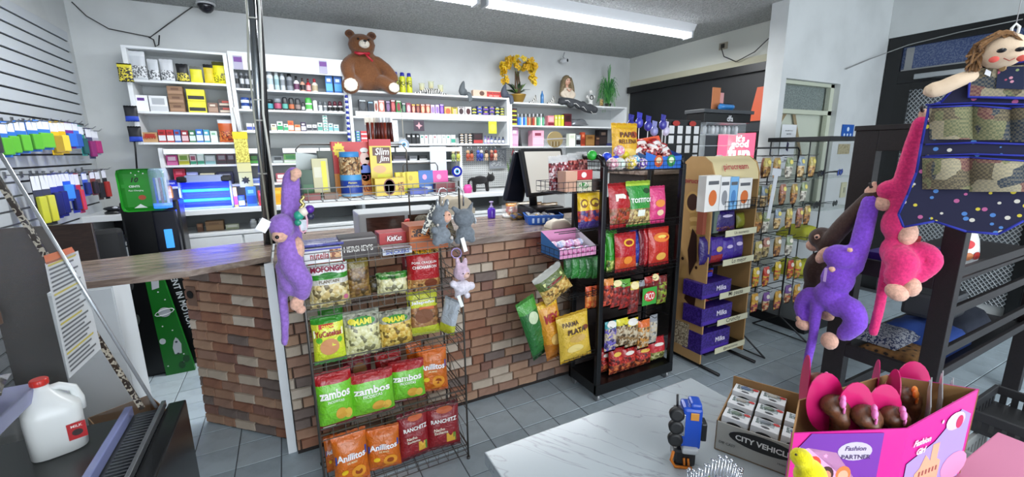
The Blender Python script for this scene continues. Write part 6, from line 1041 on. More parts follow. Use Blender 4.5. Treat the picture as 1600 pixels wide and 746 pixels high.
# ---------------------------------------------------------------- dark wooden shelving unit at the right
UB = mat('#120e0f', .45, 0, 'wood', '#1e1618'); UR = root('dark_shelving_unit', 'dark stained wooden shelving unit at the right, holding plush monkeys', 'shelving unit', (3.3, .95, 0))
def ub(nm, mt, *b, bev=.003): o = MB().bbox(*b, bev).build(nm, mt, UR); o.location = (-3.3, -.95, 0); return o
ub('post', UB, 2.60, 2.66, 1.075, 1.175, 0, 1.63); ub('post', UB, 2.60, 2.66, .70, .775, 0, 1.63); ub('post', UB, 4.0, 4.06, 1.075, 1.175, 0, 1.63); ub('post', UB, 4.0, 4.06, .70, .775, 0, 1.63)
ub('top_board', UB, 2.595, 4.065, .695, 1.18, 1.63, 1.655); ub('end_rail', UB, 2.60, 2.63, .775, 1.075, 1.53, 1.63); ub('end_rail', UB, 2.60, 2.63, .775, 1.075, .90, .985); ub('end_rail', UB, 2.60, 2.63, .775, 1.075, .43, .50)
for z in (.485, .60, .80, .99): ub('front_slat', UB, 2.66, 4.0, .705, .725, z-.022, z+.022)
for z in (.44, .92): ub('shelf_board', UB, 2.63, 4.0, .73, 1.17, z, z+.02)
ub('back_rail', UB, 2.66, 4.0, 1.15, 1.17, .10, .16)
# folded textiles and boxes on it
def cloth(x0, x1, y0, y1, z0, h, mt, lab, rz=0, name='folded_blanket', cat='blanket'):
    bm = bmesh.new(); bmesh.ops.create_grid(bm, x_segments=10, y_segments=8, size=.5); top = []
    mb = MB(); nx, ny = 12, 8; r = random.Random(int(x0*1000)+int(z0*100)); vs = []; W, D = x1-x0, y1-y0; bm.free()
    for j in range(ny+1):
        for i in range(nx+1):
            u, v = i/nx, j/ny; e = min(1, 6*min(u, 1-u), 6*min(v, 1-v)); vs.append((-W/2+W*u, -D/2+D*v, h*(.35+.65*e**.5)*(1+.18*noise.noise(Vector((u*4, v*4, z0*9+x0))))))
    n = len(vs); vs += [(x, y, 0) for x, y, z in vs]; f = [(j*(nx+1)+i, j*(nx+1)+i+1, (j+1)*(nx+1)+i+1, (j+1)*(nx+1)+i) for j in range(ny) for i in range(nx)]
    ring = [i for i in range(nx+1)]+[(j+1)*(nx+1)-1 for j in range(1, ny+1)]+[ny*(nx+1)+i for i in range(nx-1, -1, -1)]+[j*(nx+1) for j in range(ny-1, 0, -1)]
    f += [(ring[k], n+ring[k], n+ring[(k+1) % len(ring)], ring[(k+1) % len(ring)]) for k in range(len(ring))]
    mb.add(vs, f, smooth=True); o = mb.build(name, mt, None, ((x0+x1)/2, (y0+y1)/2, z0+.001)); o.rotation_euler.z = rz; tag(o, lab, cat); return o
def leopard():
    m, nt, b = newmat('leopard'); v = N(nt, 'ShaderNodeTexVoronoi', Scale=38.0); nt.links.new(coord(nt), v.inputs[0]); nt.links.new(ramp(nt, v.outputs['Distance'], [(0, '#1c140e'), (.28, '#1c140e'), (.34, '#6a4a28'), (.8, '#8a6234')]), b.inputs['Base Color']); b.inputs['Roughness'].default_value = .9; return m
def stars():
    return mat('#1c2a5c', .9, 0, 'print', '#3a4a9a')
cloth(2.67, 2.95, .80, 1.05, .461, .05, leopard(), 'leopard-print folded blanket on the lower shelf of dark unit'); cloth(2.96, 3.3, .78, 1.1, .461, .10, mat('#24448c', .9, 0, 'cloth'), 'blue folded blanket right of the leopard one'); cloth(3.31, 3.7, .80, 1.1, .461, .13, mat('#2a2f3c', .95, 0, 'cloth'), 'dark grey folded blanket deeper along the lower shelf')
cloth(2.70, 3.0, .90, 1.12, .512, .05, mat('#8a8c92', .9, 0, 'print', '#1c2848'), 'grey and navy checked blanket lying over the leopard one')
o = MB().bbox(-.22, .22, -.14, .14, 0, .07, .004).build('purple_carton', P('#3a1f78', .4), None, (2.90, .95, .941)); tag(o, 'flat purple carton on the upper shelf of dark unit', 'box')
o = link('wipes_pack', bagmesh(.20, .20, .07, [(.7, WHT), (1.01, WHT)], 3), None, (3.02, .80, .941), (-.15, 0, -.2)); tag(o, 'white wipes pack with red heart standing behind the upper slat', 'pack'); s_f = bagsurf(.20, .20, .07, 3); decal(o, s_f, ellipse(.03, .022), -.02, .12, P('#c8282c'), 'red_mark', .004); decal(o, s_f, ellipse(.03, .02), -.03, .06, P('#c87a4a'), 'brown_mark', .004); decal(o, s_f, ellipse(.03, .02), .03, .06, P('#b0322c'), 'red_print', .004)
o = MB().bbox(-.14, .14, -.10, .10, 0, .14, .02).build('grey_case', P('#3c3e42', .4), None, (3.25, .95, .512+.001)); o.location.z = .595; tag(o, 'rounded grey plastic case behind the lower slats', 'case')
o = MB().bbox(-.09, .09, -.05, .05, 0, .06, .004).build('sale_sign', P('#b01c20'), None, (3.0, 1.10, 1.012)); o.location = (3.08, 1.08, .941); o.scale = (1, 1, 1.8); tag(o, 'red and white carton numbered 16 beneath the organizer cloth', 'box'); lettering('16', .05, P('#f0f0ee'), o, (-.04, -.052, .035))
# ---------------------------------------------------------------- monkeys on the unit
fX = lambda x, y, d=0: onX(x, y, 2.42-d)
plush('plush_monkey', 'dark brown plush monkey behind the bright purple monkey', 'plush toy', fX, [
 ('body', BRW, [(1278, 425, -.10, (.07, .07, .12)), (1284, 372, -.08, (.07, .06, .06))], [([(1288, 388, -.05), (1315, 355, -.03), (1345, 325, -.02), (1366, 304, -.01)], [.042, .042, .040, .036]), ([(1272, 440, -.1), (1268, 470, -.1), (1285, 488, -.08)], [.045, .045, .04])]),
 ('muzzle', PCH, [(1271, 384, -.08, (.03, .04, .035)), (1278, 371, -.03, .022)], []), ('foot', PCH, [(1291, 494, -.06, (.03, .04, .025))], []), ('hand', PCH, [(1362, 300, .0, (.02, .032, .032))], [([(1360, 302, 0), (1363, 293, 0), (1366, 286, 0)], [.018, .014, .013]), ([(1364, 302, 0), (1372, 304, 0)], [.012, .010])]), ('eye', None, [(1276, 371, -.012, .007)], [])], vox=.010)
plush('plush_monkey', 'bright purple plush monkey hanging with its back turned', 'plush toy', fX, [
 ('body', PL('#7a44c4'), [(1309, 436, .03, (.07, .075, .085)), (1297, 462, .03, (.07, .075, .08)), (1312, 402, .05, (.06, .075, .065))], [([(1330, 420, .0), (1343, 385, .0), (1353, 345, .0), (1361, 312, .0)], [.048, .042, .040, .036]),
   ([(1285, 470, .03), (1266, 462, .03), (1254, 478, .03), (1258, 497, .04)], [.05, .046, .042, .036]), ([(1305, 478, .03), (1328, 482, .04), (1336, 505, .04), (1318, 524, .04)], [.058, .056, .05, .036]), ([(1277, 476, .06), (1271, 520, .06), (1264, 555, .06), (1257, 588, .06)], [.028, .022, .021, .018])]),
 ('ear', PCH, [(1300, 421, .11, .016), (1328, 391, .09, .014)], []), ('muzzle', PCH, [(1287, 399, .04, (.03, .03, .055), (.5, 0, 0))], []), ('foot', PCH, [(1255, 508, .06, (.03, .04, .03)), (1296, 533, .07, (.032, .042, .048))], []), ('foot_sole', PCH, [(1249, 498, .06, .02)], [])], vox=.010)
mk = bpy.data.objects['plush_monkey.002']; MB().box(-.001, .001, -.006, .006, -.07, 0).build('cord_tag', P('#b89ad0'), mk, fX(1291, 419, .12)-mk.location)
fP = lambda x, y, d=0: onX(x, y, 2.44-d)
plush('plush_monkey', 'hot pink plush monkey with peach belly hanging beside the cloth organizer', 'plush toy', fP, [
 ('body', PNK, [(1403, 350, 0, (.06, .065, .085)), (1399, 392, 0, (.06, .06, .07)), (1390, 298, 0, (.055, .05, .05))], [([(1404, 335, .0), (1409, 300, .0), (1424, 240, .0), (1441, 190, .0)], [.045, .042, .035, .032]),
   ([(1400, 398, .03), (1412, 412, .05), (1400, 437, .06)], [.058, .056, .05]), ([(1405, 400, -.02), (1440, 392, -.02), (1455, 410, -.02), (1430, 434, .0)], [.042, .042, .042, .036]), ([(1390, 400, .02), (1381, 440, .02), (1374, 480, .02), (1364, 521, .02)], [.026, .022, .021, .02])]),
 ('muzzle', PCH, [(1381, 319, .02, (.035, .038, .036)), (1371, 312, .02, .018)], []), ('belly_patch', PCH, [(1419, 366, .008, (.05, .035, .055))], []), ('foot', PCH, [(1401, 457, .09, (.04, .048, .038), (.5, 0, 0)), (1424, 449, .05, (.036, .036, .046))], []), ('hand', PCH, [(1443, 180, .0, (.02, .02, .03))], [])], vox=.010)
# ---------------------------------------------------------------- rag doll organizer
nV = Vector((.95, .3, 0)); nh = Vector((.95, .3, 0)).normalized()
def V(px, py, d=0): r = ray(px, py); return Vector((0, 0, EYE)) + r*((2.42-d)/nV.dot(r))
og = root('doll_organizer', 'hanging rag doll wall organizer with star-print pockets and yarn hair', 'organizer', V(1510, 330)); ob = og.location
def starprint(a, b_, sc):
    m, nt, b = newmat('star_print'); L = nt.links.new; c = coord(nt); v = N(nt, 'ShaderNodeTexVoronoi', Scale=float(sc)); L(c, v.inputs[0]); n = N(nt, 'ShaderNodeMath', operation='LESS_THAN'); n.inputs[1].default_value = .27; L(v.outputs['Distance'], n.inputs[0])
    sp = nt.nodes.new('ShaderNodeSeparateColor'); L(v.outputs['Color'], sp.inputs[0]); cr = ramp(nt, sp.outputs[0], [(0, b_[0]), (.3, b_[1]), (.55, b_[2]), (.8, b_[3])], 'CONSTANT'); mx = nt.nodes.new('ShaderNodeMix'); mx.data_type = 'RGBA'
    L(n.outputs[0], mx.inputs[0]); mx.inputs[6].default_value = lin(a); L(cr, mx.inputs[7]); L(mx.outputs[2], b.inputs['Base Color']); b.inputs['Roughness'].default_value = .9; return m
def patch():
    m, nt, b = newmat('patchwork'); L = nt.links.new; c = coord(nt); ck = N(nt, 'ShaderNodeTexChecker', Scale=130.0); ck.inputs[1].default_value = lin('#8a8468'); ck.inputs[2].default_value = lin('#3c4a48'); L(c, ck.inputs[0])
    v = N(nt, 'ShaderNodeTexVoronoi', Scale=17.0); v.distance = 'CHEBYCHEV'; L(c, v.inputs[0]); sp = nt.nodes.new('ShaderNodeSeparateColor'); L(v.outputs['Color'], sp.inputs[0])
    r_ = ramp(nt, sp.outputs[0], [(0, '#1c2440'), (.25, '#74744c'), (.45, '#5c4a34'), (.62, '#a89c80'), (.8, '#7a3a3c')], 'CONSTANT'); mx = nt.nodes.new('ShaderNodeMix'); mx.data_type = 'RGBA'; mx.inputs[0].default_value = .42; L(r_, mx.inputs[6]); L(ck.outputs[0], mx.inputs[7]); L(mx.outputs[2], b.inputs['Base Color']); b.inputs['Roughness'].default_value = .9; return m
SPM, PTC, BIND = starprint('#1b1c38', ('#c8b83c', '#b05a88', '#4a7ab8', '#c8c4b8'), 34), patch(), mat('#1f2a90', .8)
def sheet(pts, mt, nm, d0=0, d1=.006, sm=0):
    n = len(pts); m = MB().add([V(x, y, d1)-ob for x, y in pts]+[V(x, y, d0)-ob for x, y in pts], [tuple(range(n))[::-1], tuple(range(n, 2*n))]+[(i, (i+1) % n, n+(i+1) % n, n+i) for i in range(n)]); return m.build(nm, mt, og)
body = [(1470, 160), (1520, 104), (1600, 96), (1650, 100), (1700, 200), (1720, 330), (1650, 360), (1600, 345), (1560, 366), (1510, 362), (1460, 346), (1412, 355), (1404, 335), (1418, 305), (1432, 270), (1440, 225), (1452, 165)]
sheet(body, SPM, 'backing_cloth')
for a in range(len(body)):
    p, q = body[a], body[(a+1) % len(body)]; MB().tube([V(p[0], p[1], .004)-ob, V(q[0], q[1], .004)-ob], .005, 6).build('binding', BIND, og) if a not in (2, 3, 4) else None
def pocket(x0, x1, y0, y1, nm='pocket', mt=None, dep=.035):
    nx, ny = 8, 5; vs = []
    for j in range(ny+1):
        for i in range(nx+1):
            u, v = i/nx, j/ny; vs.append(V(x0+(x1-x0)*u, y0[0]*(1-u)*(1-v)+y0[1]*u*(1-v)+y1*v, .008+dep*math.sin(math.pi*u)**.7*(.45+.55*math.sin(math.pi*min(1, v*.9+.1)))*(1-.3*v))-ob)
    o = MB().add(vs, [(j*(nx+1)+i, (j+1)*(nx+1)+i, (j+1)*(nx+1)+i+1, j*(nx+1)+i+1) for j in range(ny) for i in range(nx)], smooth=True).build(nm, mt or PTC, og)
    MB().tube([vs[i]-nh*.002 for i in range(nx+1)], .0035, 6).build('pocket_trim', BIND, o); return o
pocket(1452, 1520, (168, 165), 218); pocket(1520, 1580, (165, 170), 219); pocket(1578, 1640, (168, 165), 222); pocket(1441, 1516, (246, 246), 296, dep=.045); pocket(1514, 1606, (246, 252), 300, dep=.045); pocket(1604, 1680, (250, 250), 300)
for y in (160, 222, 240): MB().tube([V(1446, y+4, .01)-ob, V(1520, y+1, .01)-ob, V(1680, y+6, .01)-ob], .004, 6).build('binding', BIND, og)
sheet([(1517, 108), (1620, 100), (1625, 152), (1514, 153)], PTC, 'bodice', .006, .018); sheet([(1560, 104), (1600, 104), (1600, 140), (1556, 138)], starprint('#1c2440', ('#b05a70', '#c88a9a', '#a04a60', '#8a9a6a'), 50), 'floral_panel', .018, .022); MB().lathe([(.010, 0), (.010, .004)], 12).build('button', P('#a88a5a'), og, V(1566, 107, .03)-ob, (math.pi/2, 0, 1.2))
sheet([(1541, 108), (1549, 112), (1547, 120), (1538, 116)], P('#e4e6ea'), 'price_sticker', .02, .023); MB().tube([V(1516, 108, .02)-ob, V(1513, 152, .02)-ob, V(1625, 154, .02)-ob], .005, 6).build('binding', BIND, og)
CRE = mat('#d8c0a4', .85, 0, 'cloth')
link('arm', blobmesh('arm', [], [([V(1520, 118, .01)-ob, V(1495, 127, .02)-ob, V(1470, 138, .02)-ob, V(1456, 141, .02)-ob], [.024, .028, .030, .032])], .008, CRE, 2), og)
link('head', blobmesh('head', [(V(1567, 80, .02)-ob, (.05, .07, .062))], [], .009, CRE, 2), og)
for px, py in ((1565, 79), (1594, 77)): MB().ball(V(px, py, .085)-ob, (.005, .013, .008), 0, 2).build('eye', mat('#17181c', .3), og)
for px, py in ((1553, 93), (1597, 91)): MB().ball(V(px, py, .076)-ob, (.006, .014, .011), 0, 2).build('cheek', P('#d85a50', .8), og)
MB().tube([V(1568, 91, .083)-ob, V(1577, 95, .084)-ob, V(1586, 91, .083)-ob], .0018, 5).build('smile', P('#a04a3c'), og)
yb = MB(); r_ = random.Random(4)
for k in range(90):
    t = k/89; a = math.pi*(1.02-t*.75); cx, cy = 1567+36*math.cos(a), 76-24*math.sin(a); st = V(1575+r_.uniform(-8, 8), 52+r_.uniform(-2, 3), .03+r_.uniform(0, .03))-ob; md = V(cx, cy, .02+r_.uniform(0, .05))-ob
    en = V(1518+r_.uniform(-10, 16), 100+r_.uniform(-12, 14), r_.uniform(-.02, .05))-ob if t < .6 else V(1600+r_.uniform(0, 30), 70+r_.uniform(0, 30), .03)-ob
    q = (V(1530+r_.uniform(-8, 8), 76+r_.uniform(-8, 8), r_.uniform(0, .05))-ob) if t < .6 else md; yb.tube([st, (st+md)/2+Vector((0, 0, .008)), md, q, en] if t < .6 else [st, (st+md)/2, md, en], .0042, 4)
tag(yb.build('yarn_hair', mat('#7a5630', .9, 0, 'plush'), og), kind='stuff')
MB().tube([V(1580, 54, .0)-ob, V(1581, 44, 0)-ob, V(1588, 37, 0)-ob, V(1593, 42, 0)-ob, V(1590, 52, 0)-ob], .0045, 8).build('hanging_hook', P('#d8dad8'), og)
MB().tube([V(1588, 37, 0)-ob, Vector((V(1588, 37, 0).x, V(1588, 37, 0).y, 2.78))-ob], .0015, 5).build('cord', P('#a8a8a8'), og)
# ---- wires over the door, blue poster, wall switch, baskets
o = MB().tube([(3.95+.0, 2.37, 2.35), onY(1322, 108, 2.36), onY(1360, 92, 2.36), onX(1420, 70, 5.60), onX(1500, 50, 5.60), onX(1598, 30, 5.60)][1:], .005, 6).build('door_cable', P('#8a8c8a')); tag(o, 'thin grey cable running over the top of the black door', 'cable')
p = onY(1325, 206, 2.37); o = MB().box(-.11, .11, -.004, 0, -.07, .07).build('poster', P('#1f5ab0', .4), None, (p.x, 2.376, p.z)); tag(o, 'small blue poster with white round icons beside the dark unit', 'poster')
for x, z, r_ in ((0, .025, .022), (-.06, -.03, .014), (0, -.03, .014), (.06, -.03, .014)): decal(o, lambda X, Z, off=0: Vector((X, -.0046, Z)), ellipse(r_, r_), x, z, P('#cfe0f2'), 'icon')
p = onY(1320, 230, 2.37); o = MB().box(-.11, .11, -.003, 0, -.07, .03).build('notice_sheet', PR('#b8ac84', '#8a7c58'), None, (p.x, 2.377, p.z)); tag(o, 'faded tan notice below the blue poster', 'notice')
p = onY(1318, 297, 2.37); o = MB().bbox(-.05, .05, -.012, 0, -.08, .08, .004).build('wall_switch_plate', P('#c8c4a0'), None, (p.x, 2.378, p.z)); tag(o, 'yellowed wall switch plate behind the glass cabinet', 'switch'); MB().bbox(-.015, .015, -.02, -.010, -.03, .03, .003).build('switch_rocker', P('#a8a890'), o)
for i, (x, y, z, lab) in enumerate(((2.55, .42, 0, 'grey slatted plastic basket on the floor at the right edge'), (2.72, .46, .33, 'dark wire basket stacked on the grey basket'))):
    b = root('storage_basket', lab, 'basket', (x, y, z)); m = MB(); c_ = '#8a8c8a' if i == 0 else '#2a2a2c'; W, D, H = .18, .11, .32 if i == 0 else .10
    for s_ in (-1, 1):
        for k in range(9): m.box(-W+2*W*k/9, -W+2*W*k/9+.022, s_*D-.003, s_*D+.003, .02, H-.03)
        for k in range(6): m.box(s_*W-.003, s_*W+.003, -D+2*D*k/6, -D+2*D*k/6+.022, .02, H-.03)
    m.bbox(-W-.01, W+.01, -D-.012, -D+.004, H-.04, H, .003).bbox(-W-.01, W+.01, D-.004, D+.012, H-.04, H, .003).bbox(-W-.012, -W+.004, -D, D, H-.04, H, .003).bbox(W-.004, W+.012, -D, D, H-.04, H, .003).box(-W, W, -D, D, 0, .02); m.build('basket_body', P(c_), b)
# ---------------------------------------------------------------- wafer stand
ws = root('wafer_stand', 'tan branded wafer display stand with rounded top, right of black rack', 'display stand', (2.71, 2.0, 0)); TAN = mat('#b08a58', .45)
def wp(mb, nm, mt, par=None): o = mb.build(nm, mt, ws); o.location = (-2.71, -2.0, 0); return o
zt_ = 1.50; prof = [(1.86, .05), (2.14, .05), (2.14, 1.38), (2.11, 1.46), (2.06, 1.50), (1.96, 1.50), (1.90, 1.46), (1.87, 1.38)]
for xx in (2.462, 2.93): wp(MB().add([(xx, y, z) for y, z in prof]+[(xx+.012, y, z) for y, z in prof], [tuple(range(8)), tuple(range(8, 16))[::-1]]+[(i, 8+i, 8+(i+1) % 8, (i+1) % 8) for i in range(8)]), 'side_panel', TAN)
hp_ = [(1.87, 1.34), (1.875, 1.39), (1.90, 1.455), (1.955, 1.495), (2.06, 1.497), (2.11, 1.46), (2.135, 1.38)]
wp(MB().add([(x, y, z) for x in (2.474, 2.93) for y, z in hp_], [(i, i+1, 8+i, 7+i) for i in range(6)], smooth=True), 'curved_header', mat('#d8c898', .4))
lettering('pirucream', .26, P('#b02038'), ws, (2.68-2.71, 1.885-2.0-.012, 1.425), rot=(math.radians(60), 0, 0), bold=.01, shear=.2)
lettering('pirucream', .20, P('#9a2038'), ws, (2.460-2.71, 0, 1.33), rot=(math.pi/2, 0, -math.pi/2), bold=.01, shear=.2)
def wside(pts, cy, cz, mt, nm, dx=.0): 
    mb = MB().add([(2.4605-dx-2.71, cy-2.0, cz)]+[(2.4605-dx-2.71, cy-2.0-a, cz+b) for a, b in pts], [(0, 1+i, 1+(i+1) % len(pts)) for i in range(len(pts))]); return mb.build(nm, mt, ws)
wside(ellipse(.062, .075), 2.02, 1.19, P('#c09a5c'), 'wafer_rim'); wside(ellipse(.046, .058), 2.02, 1.19, P('#3a1c10'), 'wafer_hole', .001)
for k in range(5): wside(ellipse(.055, .022), 1.985-.004*k, 1.10-.03*k, P('#c8a468' if k % 2 else '#a88448'), 'wafer_layer', .0005+.0002*k)
wside([(-.03, -.10), (.0, -.28), (.05, -.16), (.035, .02), (-.005, .06)], 2.0, .95, P('#2c1610'), 'chocolate_splash', .002); wside([(-.04, -.06), (.05, -.12), (.06, .03), (.0, .10)], 1.99, .55, P('#33190f'), 'chocolate_splash', .001); wside(ellipse(.028, .10), 2.05, .64, P('#b08c54'), 'wafer_stick', .002); wside(ellipse(.012, .012), 2.07, .78, P('#2c1610'), 'drop'); wside(ellipse(.01, .012), 1.95, .74, P('#2c1610'), 'drop')
wside([(-.07, -.09), (.05, -.09), (.05, .09), (-.07, .09)], 2.02, .22, PR('#7a6a54', '#c8bca0'), 'recipe_print')
wp(MB().box(2.50, 2.93, 2.125, 2.135, .1, 1.38), 'back_panel', P('#17141c')); BKM = BLACK
for y in (1.80, 2.16): pass
for x in (2.515, 2.91): wp(MB().tube([(x, 1.74, .012), (x, 2.2, .012)], .012, 8).tube([(x, 2.05, .012), (x, 2.05, .12)], .012, 8), 'foot_bar', BKM)
SZ = [.12, .335, .535, .775, .98]; PT = ['', 'la receta', 'Crunchy', 'Mi kracks', 'Tu favorito', 'Sit, to you']
for i, z in enumerate(SZ):
    wp(MB().bbox(2.502, 2.929, 1.90, 2.124, z-.012, z-.002, .002), 'shelf_tray', BKM); wp(MB().box(2.60, 2.935, 1.848, 1.851, z-.022, z+.022), 'price_strip', P('#d8d4b4'))
    wp(MB().bbox(2.502, 2.929, 1.852, 1.90, z-.012, z-.002, .002), 'tray_lip', BKM); lettering(['@pirucreamus', 'Crunchy', 'Mi pausa', 'Lo mejor', 'Un momento'][i], .16, P('#3a342c'), ws, (2.77-2.71, 1.8475-2.0, z))
wp(basket(2.505, 2.925, 1.80, 1.87, 1.15, .06, .035, .0018), 'wire_basket', BKM); wp(MB().bbox(2.502, 2.929, 1.872, 2.12, 1.148, 1.158, .002), 'shelf_tray', BKM)
zc_ = 1.155
for i, (a, b_, yt, c, pc_) in enumerate(((1101, 1124, 275, '#e2e0da', '#d06a2c'), (1123, 1139, 277, '#e4e4e2', '#8a8c90'), (1138, 1152, 277, '#7ab0dc', '#4a80b8'), (1151, 1173, 279, '#e2e0da', '#d06a2c'))):
    carton(a, b_, yt, zc_, 1.805, c, f'{["white carton with orange sun", "narrow white carton", "sky blue carton", "white carton with orange sun"][i]}, {ORD[i]} from left in wafer stand basket', 'cartons in the wafer stand basket', d=.06, panels=[(ELL(.55, .45), 0, .38, pc_, 'sun_print'), (RECT(.7, .1), 0, .8, '#5a5c60', 'print_band')])
carton(1108, 1140, 265, zc_, 1.92, '#dcdcda', 'white carton behind left of basket cartons in wafer stand', d=.06); carton(1138, 1166, 266, zc_, 1.92, '#d8d6d0', 'white carton behind right of basket cartons in wafer stand', d=.06)
VIO = FO('#2a1668')
for i, (a, b_, yt, c) in enumerate(((1098, 1106, 330, '#8a4a3a'), (1107, 1115, 330, '#23343a'), (1115, 1123, 331, '#6a7a6c'))): carton(a, b_, yt, .981, 1.90, c, f'slim upright pack, {ORD[i]} from left on the second shelf of wafer stand', 'slim packs on the wafer stand', d=.05, name='slim_pack', cat='pack')
bag(1122, 1155, 328, .981, 1.88, [(.25, MX('#7a4a34', '#3c2088')), (1.01, VIO)], 'purple chocolate pouch with white script on wafer stand', d=.05, decals=[(ELL(.5, .12), 0, .7, P('#d8cce8'), 'white_script')], seed=1)
bag(1156, 1168, 334, .981, 1.92, [(1.01, FO('#8a8c30'))], 'olive pouch at right on second shelf of wafer stand', d=.04)
seqbags([(1099, 1117, 372, [(1.01, VIO)], 'purple candy pouch', {}), (1110, 1136, 370, [(.3, FO('#a82c34')), (1.01, FO('#4a2a98'))], 'purple and red candy pouch', {'decals': [(ELL(.4, .2), .2, .5, P('#d8b86a'), 'toffee_picture')]}), (1132, 1152, 372, [(1.01, FO('#44289a'))], 'purple candy pouch', {'decals': [(ELL(.5, .15), 0, .6, P('#cfc0e0'), 'script')]}), (1148, 1166, 366, [(1.01, FO('#3c2088'))], 'tall purple candy pouch', {'decals': [(ELL(.5, .15), 0, .6, P('#cfc0e0'), 'script')]})], 'third shelf of wafer stand', 'candy pouches on the wafer stand', .777, 1.86, d=.05)
for i, (a, b_, yt, z) in enumerate(((1097, 1142, 436, .536), (1096, 1143, 474, .336), (1095, 1139, 513, .121))):
    o = carton(a, b_, yt+5, z, 1.86, PR('#2b1768', '#47308c'), f'open purple chocolate carton on {["middle", "second lowest", "lowest"][i]} shelf of wafer stand', d=.16, panels=[(RECT(.9, .2), 0, .15, '#4a2c9c', 'band')], texts=[('Milka', .35, .15, .55, '#e8e0f0')])
    for k in range(3): q = MB().bbox(-.05, .05, -.008, .008, 0, .03, .002).build('chocolate_bar', FO(('#3a2cb0', '#a83a2c', '#2a3cc0')[(k+i) % 3]), None, (o.location.x-.04+.05*k, o.location.y-.02+.03*k, o.location.z+ (onY((a+b_)/2, yt, 1.86).z-z)+.001), (0, 0, .1*k)); tag(q, f'chocolate bar on the {["middle", "second lowest", "lowest"][i]} purple carton, {ORD[k]} from the left', 'chocolate bar', 'chocolate bars on the wafer stand')
# ---------------------------------------------------------------- peg rack with nuts
pr2 = root('peg_display_rack', 'black wire peg rack hung with nut and candy bags', 'rack', (3.3, 1.98, 0))
def pp(mb, nm, mt=BLACK): o = mb.build(nm, mt, pr2); o.location = (-3.3, -1.98, 0); return o
for x in (3.03, 3.58): pp(Wire().tube([(x, 1.74, .01), (x, 1.98, .16), (x, 1.98, 1.53)], .007, 6).tube([(x, 2.2, .01), (x, 1.98, .16)], .007, 6).tube([(x, 1.74, .01), (x, 2.2, .01)], .005, 6), 'side_frame')
pp(Wire().tube([(3.03, 1.98, 1.53), (3.05, 1.98, 1.55), (3.56, 1.98, 1.55), (3.58, 1.98, 1.53)], .007, 6), 'top_bar')
rows = [1.495, 1.30, 1.11, .90, .69, .47]
for z in rows: pp(Wire().rod((3.03, 1.98, z), (3.58, 1.98, z), .004).rod((3.03, 1.98, z-.05), (3.58, 1.98, z-.05), .003), 'cross_bar')
nuts = [('#a8743c', '#d8b060', '#b8a85c'), ('#8a5428', '#c89048', '#a88c4c'), ('#c8a060', '#e0c898', '#8a9aa8'), ('#7a4a2c', '#b07840', '#a8705c'), ('#b8b0a0', '#e0dccc', '#8a9a74')]
k = 0
for ri, (z, pxs, yb_, w_) in enumerate([(1.495, [1180, 1194, 1213, 1232, 1251, 1268], 280, 18), (1.30, [1172, 1188, 1205, 1222, 1240, 1255], 332, 17), (1.11, [1168, 1184, 1196, 1214, 1232, 1248, 1260], 372, 18), (.90, [1178, 1196, 1214, 1232], 420, 20), (.69, [1180, 1196, 1214, 1234, 1246], 468, 18), (.47, [1178, 1196, 1214, 1230, 1244], 512, 20)]):
    for i, px in enumerate(pxs):
        a, b_, t = nuts[(k*3+ri) % 5]; k += 1; Y = 1.86+.05*((i*2+ri) % 3)/2; xa = max(2.995, XP(px, z-.1, Y)); h = min(.165, z-.01-ZP(px, yb_, Y)) if ZP(px, yb_, Y) < z-.04 else .15; w = w_/668*3.0*.80
        if ri == 3 and i < 2: a, b_ = '#8a7648', '#c0ac78'
        if ri == 4: a, b_, t = ('#c83a2c', '#e0b030', '#c8402c') if i % 2 else ('#d8b830', '#d04a30', '#e0c030')
        if ri == 5: a, b_, t = ('#d86a3c', '#e0d0a0', '#7a4a9a') if i % 2 else ('#c84a54', '#f0c050', '#e0a830')
        me = bagmesh(round(w, 3), round(h, 3), .035, [(.55, MX(a, b_, 70)), (.95, FO(t)), (1.01, mat('#dcdcdc', .2, .6, 'film'))], i % 3)
        o = link('nut_bag', me, None, (xa, Y, z-h-.006)); tag(o, f'hanging nut or candy bag, {ORD[i]} from left on peg rack row {["one", "two", "three", "four", "five", "six"][ri]}', 'snack bag', 'bags on the peg rack')
        decal(o, bagsurf(round(w, 3), round(h, 3), .035, i % 3), ellipse(w*.3, h*.10), 0, h*.75, P('#e0d070' if ri < 3 else '#e8e0d0'), 'label_print', .003)
        pp(Wire().tube([(xa, 1.98, z), (xa, Y-.03, z-.004), (xa, Y-.04, z+.008)], .0022, 5), 'peg_hook')
o = MB().add([(-.022, 0, .30), (.022, 0, .30), (.018, -.0, 0), (-.022, 0, 0), (-.022, .003, .30), (.022, .003, .30), (.018, .003, 0), (-.022, .003, 0)], [(0, 3, 2, 1), (4, 5, 6, 7), (0, 1, 5, 4), (2, 3, 7, 6), (1, 2, 6, 5), (0, 4, 7, 3)]).box(-.05, .05, 0, .003, .30, .35).build('price_strip', P('#c8ccd0'), None, (XP(1204, 1.2, 1.80), 1.80, ZP(1200, 342, 1.80))); o.rotation_euler = (0, .12, 0); tag(o, 'white hanging price strip in front of the peg rack bags', 'price strip')
